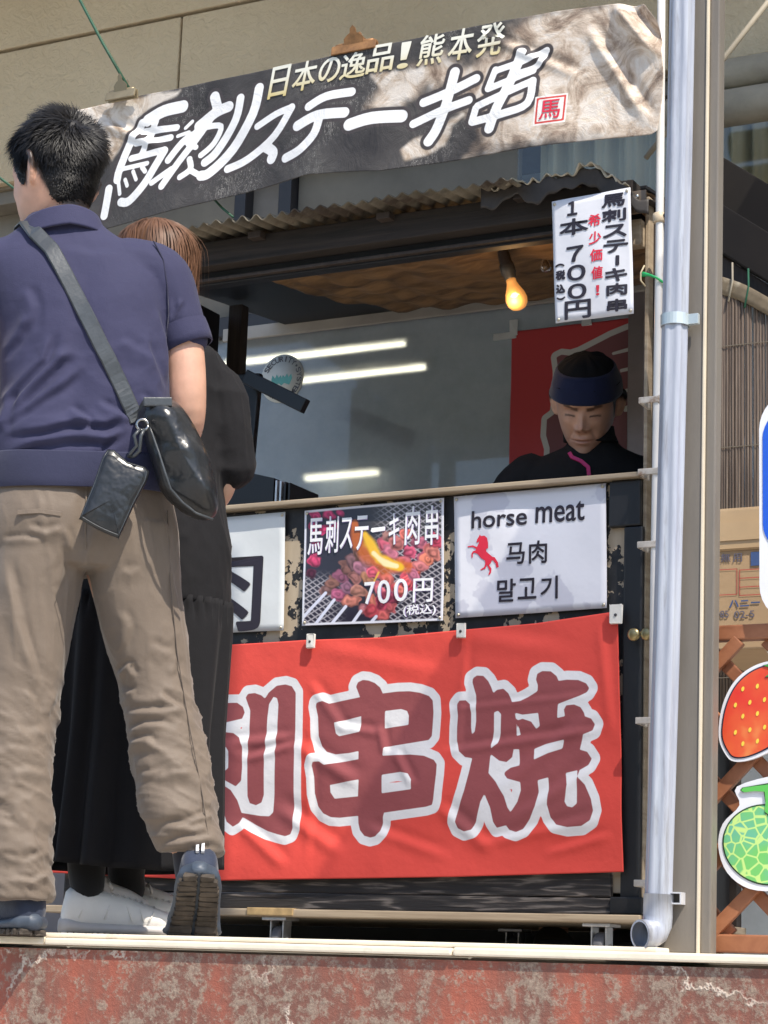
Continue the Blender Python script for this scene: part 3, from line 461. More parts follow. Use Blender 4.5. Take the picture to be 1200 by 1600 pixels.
# torn black cover at the right end: hump, then falls to the corner
def cov(u,v):
    X=-2.33+u*0.46; top=1.957+0.016*np.exp(-((X+2.035)/0.05)**2)-0.085*smooth(-2.02,-1.875,X)+0.006*np.sin(X*61)+0.004*np.sin(X*143)
    a=smooth(0.0,0.25,v); b=smooth(0.25,1,v)
    Y=1.232+0.008*np.sin(X*30)*(1-b)+b*1.13-0.0*a
    Zz=np.where(v<0.25,top-(0.25-v)*4*(0.045+0.012*np.sin(X*37)),top+b*0.125)
    return X,Y,Zz+0.004*np.sin(X*50+v*20)
me,co,U,V_=grid_mesh('roof_cover',90,24,cov)
cv=LS(link('roof_cover',me,mat('black_roof_felt',(0.035,0.028,0.024),0.6,var=0.5,scale=14,bmp=0.5,bscale=30,dirt=(0.2,0.17,0.13),dirt_scale=9,dirt_pos=(0.62,0.72)),stall)); cv.modifiers.new('thickness','SOLIDIFY').thickness=0.004
def frag(u,v):
    X=-2.33+u*0.40; top=1.962+0.016*np.exp(-((X+2.035)/0.05)**2)-0.085*smooth(-2.02,-1.875,X)+0.006*np.sin(X*61)+0.004*np.sin(X*143)
    return X,1.224+v*0.03+0.004*np.sin(X*90),top+0.006*np.sin(X*201)*(1-v)+0.005*v
me,co,U,V_=grid_mesh('torn_edge',110,4,frag)
te=LS(link('torn_edge',me,mat('torn_roofing',(0.42,0.37,0.28),0.7,var=0.4,scale=40),stall)); te.modifiers.new('thickness','SOLIDIFY').thickness=0.003
# ceiling: dark boards, and a brown sheet sagging below them
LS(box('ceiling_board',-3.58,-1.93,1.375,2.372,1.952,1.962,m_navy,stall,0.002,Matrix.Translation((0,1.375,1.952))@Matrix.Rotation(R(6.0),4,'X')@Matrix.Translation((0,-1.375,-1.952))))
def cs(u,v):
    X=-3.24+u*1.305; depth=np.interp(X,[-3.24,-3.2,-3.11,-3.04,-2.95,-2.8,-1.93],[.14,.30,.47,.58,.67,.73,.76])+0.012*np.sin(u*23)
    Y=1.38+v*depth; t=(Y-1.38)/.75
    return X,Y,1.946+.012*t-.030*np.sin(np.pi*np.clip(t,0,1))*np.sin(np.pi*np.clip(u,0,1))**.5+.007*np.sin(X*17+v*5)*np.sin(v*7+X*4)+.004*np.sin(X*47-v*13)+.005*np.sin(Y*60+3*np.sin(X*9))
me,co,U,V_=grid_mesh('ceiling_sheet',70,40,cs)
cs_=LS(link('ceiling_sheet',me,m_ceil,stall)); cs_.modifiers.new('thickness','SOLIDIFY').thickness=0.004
LS(box('side_panel',-3.60,-3.575,1.35,1.95,0.11,1.97,m_navy,stall,0.002))
# casters
m_steel=mat('zinc_steel',(0.55,0.55,0.56),0.35,metal=0.8,var=0.15,scale=30)
m_rubber=mat('grey_rubber',(0.10,0.10,0.11),0.6,var=0.2)
def caster(x,y):
    c=empty('caster',(x,y,0)); c.parent=stall; c.matrix_parent_inverse=SI
    box('caster_plate',-0.035,0.035,-0.035,0.035,0.079,0.0875,m_steel,c,0.002)
    for s in (-1,1): box('caster_fork',s*0.018-0.002,s*0.018+0.002,-0.018,0.022,0.026,0.079,m_steel,c,0.001)
    lathe('wheel',[(0.014,-0.013),(0.030,-0.013),(0.033,-0.008),(0.033,0.008),(0.030,0.013),(0.014,0.013)],m_rubber,c,22,Matrix.Translation((0,0.004,0.034))@Matrix.Rotation(R(90),4,'Y'))
    lathe('axle',[(0.006,-0.024),(0.006,0.024)],m_steel,c,10,Matrix.Translation((0,0.004,0.034))@Matrix.Rotation(R(90),4,'Y'))
for x,y in ((-2.862,1.27),(-1.985,1.27),(-2.47,1.85),(-3.45,1.27),(-1.985,1.88)): caster(x,y)
LS(tube('brake_wire',[(-3.135,1.25,0.088),(-3.115,1.25,0.055),(-3.10,1.25,0.035),(-3.14,1.25,0.02),(-3.2,1.25,0.018)],0.004,m_dark,stall,8))
for dx in (0,0.033):
    lathe('brass_knob',[(0.004,0),(0.012,0.002),(0.016,0.007),(0.015,0.012),(0.008,0.015)],mat('old_brass',(0.42,0.33,0.16),0.35,metal=0.9,var=0.2),stall,18,Matrix.Translation((-1.905+dx+2.7,1.262-1.3,0.772))@Matrix.Rotation(R(90),4,'X'))
# thin pole clipped to the stall's corner
m_pole=mat('white_enamel_pole',(0.62,0.60,0.57),0.3,var=0.1,scale=5,dirt=(0.25,0.14,0.08),dirt_scale=5,dirt_pos=(0.6,0.75))
pole=empty('banner_pole',(-1.850,1.235,0)); tag(pole,'thin white rust-spotted pole clipped to the right corner of the stall','pole')
tube('shaft',[(0,0,0.0),(0.004,0,0.9),(0.010,0,1.75),(0.009,0,3.2)],0.0105,m_pole,pole,14)
for z in (0.18,0.56,0.985,1.165,1.345):
    bm=bmesh.new(); bm_box(bm,-0.034,0.016,-0.0135,-0.009,z-0.008,z+0.008,0.002); bm_box(bm,-0.037,-0.030,-0.0135,0.055,z-0.008,z+0.008,0.002); bm_box(bm,0.0115,0.0165,-0.0085,0.012,z-0.0105,z+0.0105,0.001)
    bm_obj('clip',bm,mat('dull_clip_metal',(0.46,0.42,0.37),0.5,var=0.25,scale=30,dirt=(.2,.12,.07),dirt_scale=20),pole)
lathe('collar',[(0.014,0),(0.0165,0.003),(0.0165,0.022),(0.014,0.025)],mat('rusty_collar',(0.52,0.42,0.29),0.5,var=0.3,scale=40),pole,16,Matrix.Translation((0.0085,0,1.80)))
tie=tube('cable_tie',[(-1.878,1.222,1.667),(-1.86,1.218,1.662),(-1.84,1.216,1.652),(-1.825,1.23,1.640),(-1.822,1.25,1.632)],[0.007,0.0035,0.003,0.003,0.003],mat('green_plastic',(0.02,0.42,0.12),0.35),None,8); tag(tie,'bright green plastic tie looped round the thin white pole','cable tie')
tube('wire_loop',[(-1.885,1.25,1.70),(-1.893,1.245,1.68),(-1.893,1.245,1.66),(-1.882,1.25,1.645)],0.0022,mat('pale_wire',(0.5,0.42,0.28),0.5),pole,6).matrix_parent_inverse=Matrix.Translation((1.85,-1.235,0))

# light bulbs
m_sock=mat('bakelite_socket',(0.035,0.037,0.04),0.4,var=0.2)
def bulb(loc,tilt,scale,lit,label):
    e=empty('light_bulb',loc); tag(e,label,'light bulb')
    e.rotation_euler=tilt; e.scale=(scale,)*3
    lathe('socket',[(0.012,0.15),(0.016,0.145),(0.018,0.11),(0.021,0.105),(0.021,0.08),(0.017,0.076),(0.017,0.062),(0.0145,0.06)],m_sock,e,18)
    m,N,L,B=new_mat('bulb_glass'); 
    if lit:
        B.inputs['Base Color'].default_value=(0.9,0.5,0.2,1); B.inputs['Emission Color'].default_value=(1.0,0.40,0.09,1)
        lw=N.new('ShaderNodeTexGradient'); lw.gradient_type='SPHERICAL'; t2=N.new('ShaderNodeTexCoord'); mp=N.new('ShaderNodeMapping')
        mp.inputs['Location'].default_value=(0.1,0.35,0.0); mp.inputs['Scale'].default_value=(24,24,24); L.new(t2.outputs['Object'],mp.inputs[0]); L.new(mp.outputs[0],lw.inputs[0])
        B.inputs['Emission Strength'].default_value=0.28
        B.inputs['Roughness'].default_value=0.15
    else:
        B.inputs['Base Color'].default_value=(0.25,0.17,0.1,1); B.inputs['Roughness'].default_value=0.1; B.inputs['Transmission Weight'].default_value=0.6
    lathe('glass',[(0.0135,0.062),(0.014,0.05),(0.019,0.036),(0.027,0.018),(0.0305,0.0),(0.028,-0.014),(0.020,-0.025),(0.009,-0.030),(0.0005,-0.031)],m,e,24)
    tube('cord',[(0,0,0.145),(0.004,0.0,0.17),(0.03,0.02,0.21)],0.004,m_sock,e,8)
    if lit:
        fm=emat('filament',(1.0,0.55,0.18),3.0)
        lathe('filament',[(0.001,-0.012),(0.013,-0.007),(0.0175,0.002),(0.013,0.011),(0.001,0.016)],fm,e,14,Matrix.Translation((0.004,-0.0152,0.0)))
        ld=bpy.data.lights.new('bulb_light','POINT'); ld.energy=0.45; ld.color=(1.0,0.58,0.24); ld.shadow_soft_size=0.03
        lo=bpy.data.objects.new('bulb_light',ld); COL.objects.link(lo); lo.parent=e; lo.location=(0,-0.05,-0.02)
bulb((-2.393,1.60,1.776),(R(4),R(-16),0),1.0,True,'glowing amber light bulb in a black socket under the stall roof')
bulb((-2.36,1.72,1.905),(R(5),R(-8),0),0.55,False,'small unlit bulb in the shadow above the glowing one')
# ================================================================ SIGNS AND BANNERS
def lin(r,g,b,k=1.0):
    f=lambda c:(c/255/12.92 if c/255<=0.04045 else ((c/255+0.055)/1.055)**2.4)*k
    return (f(r),f(g),f(b))
def ink(name,col,rough=0.5): return mat(name,col,rough,var=0.06,scale=30)
m_inkblack=ink('black_ink',(0.018,0.013,0.022)); m_inkred=ink('red_ink',(0.62,0.02,0.05)); m_inkwhite=ink('white_ink',(0.82,0.82,0.82))
def sheet(name,quad,label,m,bulge=0.004,nu=24,nv=18,thick=0.0015,y0=1.290):
    (ax,az),(bx,bz),(cx,cz),(dx,dz)=quad   # tl tr br bl
    seed=len(name)
    def yy(u,v): return y0-bulge*np.sin(np.pi*u)*np.sin(np.pi*v)-0.0025*(vnoise(u,v,3.2,seed)-.5)-0.0012*np.sin(u*9+v*6)
    def fn(u,v):
        X=(ax*(1-u)+bx*u)*v+(dx*(1-u)+cx*u)*(1-v); Zz=(az*(1-u)+bz*u)*v+(dz*(1-u)+cz*u)*(1-v)
        return X,yy(u,v),Zz
    me,co,U,V_=grid_mesh(name,nu,nv,fn,thick)
    e=empty(name,((dx+cx)/2,y0,(dz+cz)/2)); tag(e,label,'sign')
    inv=Matrix.Translation(-e.location)
    o=link('paper_sheet',me,m,e); o.matrix_parent_inverse=inv
    def place(x,z,off=0.0012):
        u=v=0.5
        for _ in range(6):
            v=(z-(dz*(1-u)+cz*u))/((az*(1-u)+bz*u)-(dz*(1-u)+cz*u)); xl=ax*v+dx*(1-v); xr=bx*v+cx*(1-v); u=(x-xl)/(xr-xl)
        return (x,float(yy(u,v))-off,z)
    return e,inv,place,me,U,V_
def paper(name,base,shade=None,bmp=0.15):
    m,N,L,B=new_mat(name); n=ntex(N,L,5,5,0.55)
    c=ramp(N,L,n.outputs['Fac'],[(0.3,[x*.93 for x in base]),(0.7,base)]).outputs[0]
    if shade:
        n2=ntex(N,L,6.5,4,0.5); c=mixc(N,L,ramp(N,L,n2.outputs['Fac'],[(0.53,0.0),(0.545,1.0)]).outputs[0],c,shade)
    L.new(c,B.inputs['Base Color']); B.inputs['Roughness'].default_value=0.35
    n3=ntex(N,L,14,3); bump(N,L,B,n3.outputs['Fac'],bmp,0.01); return m
m_paper=paper('laminated_paper',(0.66,0.66,0.70)); m_paperc=paper('cloud_print_paper',(0.72,0.72,0.77),(0.56,0.56,0.63)); m_paperg=paper('grey_paper',(0.60,0.62,0.62))
m_tack=mat('brass_tack',(0.5,0.45,0.35),0.3,metal=0.7)
def tacks(e,inv,place,quad):
    for (x,z),(sx,sz) in zip(quad,((1,-1),(-1,-1),(-1,1),(1,1))):
        p=place(x+sx*.008,z+sz*.008,0.001)
        lathe('tack',[(0.0045,0),(0.004,0.002),(0.002,0.003)],m_tack,e,10,inv@Matrix.Translation(p)@Matrix.Rotation(R(90),4,'X'))
def printed(name,boxes,m,e,inv,place,**k):
    o=lettering(name,boxes,m,e,place,**k); o.matrix_parent_inverse=inv; return o
# price sign
e,inv,pl,me,U,V_=sheet('price_sign',SHEETS['price'],'narrow white price sign with vertical black and red lettering hanging under the roof',m_paper,0.006,y0=1.215)
printed('black_lettering',PRICE_BLACK,m_inkblack,e,inv,pl,bold=0.0016); printed('red_lettering',PRICE_RED,m_inkred,e,inv,pl,bold=0.0008); tacks(e,inv,pl,SHEETS['price'])
# horse meat sign
e,inv,pl,me,U,V_=sheet('horse_meat_sign',SHEETS['horse'],'white sign reading horse meat with a red rearing horse','x' and m_paperc,0.003)
[printed(nm,HORSE_TEXT[a:b],m_inkblack,e,inv,pl,bold=0.0009) for nm,a,b in (('english_word',0,1),('english_word',1,2),('chinese_lettering',2,4),('korean_lettering',4,7))]; tacks(e,inv,pl,SHEETS['horse'])
o=pyd('horse_emblem',[pl(x,z) for x,z in HORSE_SHAPE],tess(HORSE_SHAPE),m_inkred,e); o.matrix_parent_inverse=inv
# brush-lettered sign at the left
e,inv,pl,me,U,V_=sheet('meat_sign',SHEETS['niku'],'grey-white sign with one large black brush character, half hidden by the woman',m_paperg,0.004)
printed('brush_character',NIKU_TEXT,m_inkblack,e,inv,pl,bold=0.004); tacks(e,inv,pl,SHEETS['niku'])
# skewer photo poster
def vcol_mat(name,rough=0.3,bmp=0.1):
    m,N,L,B=new_mat(name); a=anode(N,'print'); L.new(a.outputs['Color'],B.inputs['Base Color']); B.inputs['Roughness'].default_value=rough
    n3=ntex(N,L,14,3); bump(N,L,B,n3.outputs['Fac'],bmp,0.01); return m
e,inv,pl,me,U,V_=sheet('skewer_poster',SHEETS['poster'],'colour photo poster of meat skewers flaming on a wire grill, priced 700',vcol_mat('photo_print'),0.003,260,200)
x=60+U*1050; yt=185-100*U; yb=1050-75*U; y=yt+(1-V_)*(yb-yt)
C=np.zeros((len(U),3)); C[:]=lin(52,50,62)
def over(mask,col): 
    C[:]=C*(1-mask[:,None])+np.array(col)*mask[:,None]
over(smooth(480,250,y)*smooth(420,650,x)*0.6,lin(80,78,72)); over(smooth(760,980,y),lin(38,30,48))
gx=(x*0.62+y); gy=(y-x*0.75)
wire=np.maximum(smooth(7,3,np.abs((gx%46)-23)),smooth(7,3,np.abs((gy%40)-20)))
reg=np.clip(smooth(560,760,x)+smooth(620,760,y)*smooth(420,200,x),0,1); over(wire*reg*0.8,lin(196,190,196))
def blob(cx,cy,rx,ry,ang,col,soft=0.25,k=0):
    dx,dy=x-cx,y-cy; ca,sa=math.cos(ang),math.sin(ang); a=(dx*ca+dy*sa)/rx; b=(-dx*sa+dy*ca)/ry
    d=np.hypot(a,b)+0.55*(vnoise(x,y,0.03,k)-.5); msk=smooth(1.0,1.0-soft,d)
    sh=0.62+0.5*smooth(1,-0.6,a*.3+b)+0.35*(vnoise(x,y,.06,k+9)-.5)+0.30*np.sin(d*9+k+5*vnoise(x,y,.02,k+3))
    C[:]=C*(1-msk[:,None])+np.array(col)[None]*sh[:,None]*msk[:,None]
rr=random.Random(3)
for cx,cy,r in ((150,230,60),(250,215,60),(120,310,50),(290,290,55),(210,330,55),(150,430,45),(330,200,40)): blob(cx,cy,r,r*.7,rr.random()*3,lin(196,58,104),0.3,rr.randrange(50))
blob(140,560,60,55,.5,lin(206,70,110),.3,4); blob(120,660,45,45,.5,lin(80,30,50),.4,5)
for (ax,ay),(bx,by),nk,col in (((250,770),(540,470),7,(128,86,92)),((345,815),(720,370),8,(176,116,120)),((440,850),(830,350),8,(206,120,120)),((540,905),(930,420),8,(208,112,124)),((660,950),(1060,400),9,(202,92,110)),((590,930),(860,700),5,(190,66,92)),((800,760),(1040,480),6,(206,120,132))):
    for i in range(nk):
        t=i/max(nk-1,1); cx=ax+(bx-ax)*t+rr.uniform(-10,10); cy=ay+(by-ay)*t+rr.uniform(-10,10)
        blob(cx,cy,rr.uniform(58,76),rr.uniform(44,56),rr.uniform(-.2,1.2),lin(*[min(255,c*rr.uniform(.8,1.15)) for c in col]),.22,rr.randrange(60))
def flame(pts,col,amt):
    d=np.full(x.shape,9e9)
    for (ax,ay,r0),(bx,by,r1) in zip(pts[:-1],pts[1:]):
        ex,ey=bx-ax,by-ay; t=np.clip(((x-ax)*ex+(y-ay)*ey)/(ex*ex+ey*ey),0,1); d=np.minimum(d,np.hypot(x-ax-t*ex,y-ay-t*ey)/(r0+(r1-r0)*t))
    over(smooth(1.15,.45,d+.5*(vnoise(x,y,.02,3)-.5))*amt,col)
flame([(450,280,30),(480,420,60),(560,520,70),(700,600,80),(850,590,50)],lin(214,110,40),.75)
flame([(520,340,25),(570,430,50),(640,540,50),(790,600,35)],lin(250,196,50),.95); flame([(600,500,20),(680,570,28),(770,590,18)],lin(255,244,190),.9); flame([(640,640,8),(600,720,10)],lin(250,200,70),.8)
for (ax,ay),(bx,by) in (((70,985),(238,800)),((160,1040),(304,850)),((285,1030),(392,895)),((440,1020),(505,925)),((585,1000),(620,960))):
    ex,ey=bx-ax,by-ay; t=np.clip(((x-ax)*ex+(y-ay)*ey)/(ex*ex+ey*ey),0,1); over(smooth(13,9,np.hypot(x-ax-t*ex,y-ay-t*ey)),lin(222,224,240))
over(smooth(0.018,0.012,np.minimum(np.minimum(U,1-U),np.minimum(V_,1-V_)*.75)),lin(232,232,240))
attr_c(me,'print',np.clip(C*0.85,0,1))
m_lilac=ink('lilac_ink',lin(170,150,200)); [printed(nm,POSTER_TEXT[a:b],m_lilac,e,inv,lambda x,z:pl(x+.0006,z-.0006,.0010),bold=0.0012) for nm,a,b in (('title_edge',0,8),('price_edge',8,13))]
[printed(nm,POSTER_TEXT[a:b],m_inkwhite,e,inv,lambda x,z:pl(x,z,.0022),bold=0.0006) for nm,a,b in (('title_lettering',0,8),('price_lettering',8,13))]; tacks(e,inv,pl,SHEETS['poster'])

# ---- red cloth banner on the stall front
rbn=empty('red_banner',(-2.7,1.28,0.2)); tag(rbn,'creased red cloth banner with big maroon white-outlined characters across the stall front','banner'); inv=Matrix.Translation((2.7,-1.28,-0.2))
def ridge(X,Zz,a,b,w,amp):
    ex,ez=b[0]-a[0],b[1]-a[1]; l=math.hypot(ex,ez); t=((X-a[0])*ex+(Zz-a[1])*ez)/l; s=(-(X-a[0])*ez+(Zz-a[1])*ex)/l
    tap=smooth(-0.15*l,0.2*l,t)*smooth(1.15*l,0.8*l,t)
    return amp*tap*(np.exp(-(s/w)**2)-0.7*np.exp(-((s-1.5*w)/w)**2))
CREASE=[((-3.05,.53),(-2.85,.545),.012,.007),((-2.98,.49),(-2.84,.525),.01,.008),((-2.8,.68),(-2.70,.56),.012,.006),((-2.83,.52),(-2.66,.43),.016,.010),((-2.72,.57),(-2.6,.55),.01,.006),((-2.4,.50),(-2.0,.545),.010,.006),((-2.4,.605),(-2.02,.63),.008,.003),((-2.25,.41),(-2.02,.58),.016,.007),((-2.42,.36),(-2.28,.26),.014,.008),((-2.88,.36),(-2.7,.25),.016,.010),((-2.2,.34),(-2.0,.46),.014,.007),((-2.3,.27),(-2.0,.33),.012,.006),((-2.78,.78),(-2.45,.70),.02,.005),((-2.38,.79),(-2.1,.74),.02,.005),((-2.62,.31),(-2.4,.24),.012,.006),((-2.0,.8),(-1.97,.55),.012,.006),((-3.0,.32),(-2.86,.22),.014,.009),((-2.8,.60),(-2.79,.25),.012,.005),((-2.36,.78),(-2.38,.5),.01,.004),((-2.55,.50),(-2.5,.42),.01,.008),((-2.60,.57),(-2.58,.50),.01,.007),((-2.12,.25),(-1.97,.29),.01,.006),((-3.3,.6),(-3.0,.5),.014,.006)]
def rtop(X): return np.interp(X,[-3.6,-2.82,-2.6,-2.39,-2.17,-1.954],[.79,.7995,.797,.8061,.814,.8339])
def rbot(X): return np.interp(X,[-3.6,-3.06,-2.39,-1.93],[.195,.178,.193,.209])
def rb_y(X,Zz):
    y=0*X
    for a,b,w,am in CREASE: y=y-ridge(X,Zz,a,b,w*1.15,am*.55)
    y=y-0.006*(fbm(X,Zz,5,3,11)-.5)-0.004*np.sin(Zz*21+X*3)*smooth(.8,.3,Zz)-0.010*smooth(.45,.2,Zz)*(fbm(X,X*0,7,2,5))
    return 1.270+y
def rbf(u,v):
    X0=-3.60+u*1.646; zt=rtop(X0); zb=rbot(X0); Zz=zb+(zt-zb)*v; X=X0+0.024*(1-v)*u
    return X,rb_y(X,Zz),Zz
me,co,U,V_=grid_mesh('cloth',420,170,rbf,0.0012)
sdv=poly_sd(co[:,0].astype(float),co[:,2].astype(float),RED_SHAPES); attr_f(me,'sd',sdv*100)
m,N,L,B=new_mat('printed_red_cloth'); a=anode(N,'sd')
w_=ramp(N,L,None,[(0.0,1),(1,0)]); 
def step_(val,at,soft):
    mr=N.new('ShaderNodeMapRange'); mr.interpolation_type='SMOOTHSTEP'; mr.inputs['From Min'].default_value=at-soft; mr.inputs['From Max'].default_value=at+soft; L.new(val,mr.inputs['Value']); return mr.outputs[0]
n=ntex(N,L,2.2,4,0.55); redc=ramp(N,L,n.outputs['Fac'],[(0.3,(0.60,0.066,0.052)),(0.7,(0.70,0.085,0.066))]).outputs[0]
c=mixc(N,L,step_(a.outputs['Fac'],2.15,0.1),(0.70,0.69,0.70),redc); c=mixc(N,L,step_(a.outputs['Fac'],-0.05,0.1),(0.27,0.075,0.080),c)
L.new(c,B.inputs['Base Color']); B.inputs['Roughness'].default_value=0.85; B.inputs['Specular IOR Level'].default_value=.15
wv=ntex(N,L,420,2,0.5); w2=ntex(N,L,9,5,0.6); b1=bump(N,L,B,wv.outputs['Fac'],0.12,0.001); bump(N,L,B,w2.outputs['Fac'],0.35,0.012,b1)
o=link('cloth',me,m,rbn); o.matrix_parent_inverse=inv
m_tab=mat('white_tape',(0.62,0.60,0.55),0.6,var=0.1,scale=30,bmp=0.3)
for x,z,s in ((-2.80,0.792,1),(-2.367,0.80,1),(-1.952,0.822,1.3)):
    o=box('tab',x-.012*s,x+.012*s,1.252,1.260,z-.016*s,z+.02*s,m_tab,rbn,0.002,Matrix.Rotation(0,4,'X'),0.0015); o.matrix_parent_inverse=inv
    lathe('tack',[(0.004,0),(0.0035,0.002)],m_dark,rbn,8,inv@Matrix.Translation((x,1.252,z))@Matrix.Rotation(R(90),4,'X'))

# ---- long printed banner over the roof
ban=empty('roof_banner',(-2.7,1.15,2.0)); tag(ban,'long weathered black and meat-print banner with white brush lettering above the roof','banner'); inv=Matrix.Translation((2.7,-1.15,-2.0))
def bx_y(X,Zz):
    y=-0.012*np.sin((X+3.0)*4.2)-0.008*np.sin(X*11+Zz*6)*smooth(2.35,2.0,Zz)-0.01*(fbm(X,Zz,4,3,2)-.5)
    y=y-ridge(X,Zz,(-1.93,2.36),(-1.83,2.22),.02,.03)-ridge(X,Zz,(-2.3,2.35),(-2.05,2.2),.012,.006)-ridge(X,Zz,(-2.0,2.3),(-1.86,2.06),.015,.012)-ridge(X,Zz,(-3.5,2.3),(-3.3,2.2),.015,.008)
    return 1.15+y
def btop(X): return np.interp(X,[-3.72,-3.61,-3.4,-2.7,-2.1,-1.95,-1.86,-1.82],[2.335,2.352,2.365,2.364,2.382,2.375,2.36,2.30])
def bbot(X): return np.interp(X,[-3.72,-3.49,-3.17,-2.81,-2.58,-2.16,-1.84,-1.82],[1.96,1.9795,2.005,2.036,2.0105,2.017,2.0108,2.02])
def bnf(u,v):
    X0=-3.72+u*1.895; zt=btop(X0); zb=bbot(X0); Zz=zb+(zt-zb)*v; X=X0+0.018*np.sin(np.pi*v)*smooth(.9,1,u)
    return X,bx_y(X,Zz),Zz
me,co,U,V_=grid_mesh('vinyl',520,110,bnf,0.001)
X=co[:,0].astype(float);Zz=co[:,2].astype(float)
attr_f(me,'sd',stroke_sd(X,Zz,[(r_*1.22,catmull(P_,4)) for r_,P_ in BANNER_STROKES])*100)
pat=np.min([poly_sd(X,Zz,[p]) for p in BANNER_PATCH],0); meat=poly_sd(X,Zz,[BANNER_MEAT])
wob=0.03*(fbm(X,Zz,22,3,8)-.5)
attr_f(me,'patch',smooth(.008,-.006,pat+wob*.6)); attr_f(me,'meat',smooth(.03,-.03,meat+wob*2.2))
_,cx,cz,w,h=BANNER_SEAL[0]
xs=X-cx-0.06*(Zz-cz); q=np.maximum(np.abs(xs)-w/2,np.abs(Zz-cz)-h/2); attr_f(me,'seal',q*100)
m,N,L,B=new_mat('printed_vinyl')
n1=ntex(N,L,11,6,0.65,dist=1.2); n2=ntex(N,L,45,5,0.7); n3=ntex(N,L,5,6,0.6)
blackc=ramp(N,L,n3.outputs['Fac'],[(0.3,(0.030,0.027,0.027)),(0.55,(0.065,0.059,0.056)),(0.75,(0.12,0.11,0.10))]).outputs[0]
mt=ramp(N,L,n1.outputs['Fac'],[(0.28,(0.13,0.085,0.06)),(0.42,(0.33,0.25,0.19)),(0.52,(0.55,0.45,0.36)),(0.62,(0.66,0.6,0.54)),(0.75,(0.62,0.5,0.36))]).outputs[0]
pt=ramp(N,L,n1.outputs['Fac'],[(0.3,(0.22,0.15,0.10)),(0.42,(0.42,0.33,0.25)),(0.52,(0.60,0.53,0.46)),(0.7,(0.66,0.61,0.56))]).outputs[0]
c=mixc(N,L,anode(N,'meat').outputs['Fac'],blackc,mt); c=mixc(N,L,anode(N,'patch').outputs['Fac'],c,pt)
# scratches
sc=ntex(N,L,26,4,0.8,stretch=(1.0,1,0.35),dist=2.0); scr=ramp(N,L,sc.outputs['Fac'],[(0.490,0.0),(0.5,0.8),(0.510,0.0)]).outputs[0]
scm=ntex(N,L,3.5,3); scm2=ramp(N,L,scm.outputs['Fac'],[(0.5,0.0),(0.62,1.0)]).outputs[0]
mu=N.new('ShaderNodeMath'); mu.operation='MULTIPLY'; L.new(scr,mu.inputs[0]); L.new(scm2,mu.inputs[1]); c=mixc(N,L,mu.outputs[0],c,(0.5,0.47,0.43))
a=anode(N,'sd').outputs['Fac']
c=mixc(N,L,step_(a,1.05,0.2),(0.06,0.05,0.05),c); c=mixc(N,L,step_(a,0.05,0.07),(0.80,0.79,0.78),c)
s_=anode(N,'seal').outputs['Fac']
c=mixc(N,L,step_(s_,0.0,0.06),(0.74,0.70,0.66),c)
i1=step_(s_,-0.45,0.05); i2=step_(s_,-0.95,0.05)
rg=N.new('ShaderNodeMath'); rg.operation='SUBTRACT'; L.new(i2,rg.inputs[0]); L.new(i1,rg.inputs[1]); c=mixc(N,L,rg.outputs[0],c,(0.55,0.06,0.05))
L.new(c,B.inputs['Base Color']); B.inputs['Roughness'].default_value=0.55; B.inputs['Specular IOR Level'].default_value=.3
wk=ntex(N,L,9,6,0.7,dist=1.5); bb=bump(N,L,B,n3.outputs['Fac'],0.3,0.02); bump(N,L,B,wk.outputs['Fac'],0.45,0.012,bb)
o=link('vinyl',me,m,ban); o.matrix_parent_inverse=inv
def bpl(x,z,off=0.0015): return (x,float(bx_y(np.array([x]),np.array([z]))[0])-off,z)
m,N,L,B=new_mat('gold_white_print'); tc=N.new('ShaderNodeTexCoord'); sp=N.new('ShaderNodeSeparateXYZ'); L.new(tc.outputs['Generated'],sp.inputs[0])
n=ntex(N,L,30,3); ad=N.new('ShaderNodeMath'); ad.operation='MULTIPLY_ADD'; ad.inputs[1].default_value=0.3; L.new(n.outputs['Fac'],ad.inputs[0]); L.new(sp.outputs[2],ad.inputs[2])
L.new(ramp(N,L,ad.outputs[0],[(0.2,(0.62,0.50,0.22)),(0.75,(0.74,0.72,0.62))]).outputs[0],B.inputs['Base Color']); B.inputs['Roughness'].default_value=0.45
o=lettering('small_lettering',BANNER_TEXT,m,ban,bpl,shear=0.16,bold=0.0012); o.matrix_parent_inverse=inv
o=lettering('seal_character',BANNER_SEAL[1:],m_inkred,ban,bpl,shear=0.06,bold=0.0005); o.matrix_parent_inverse=inv
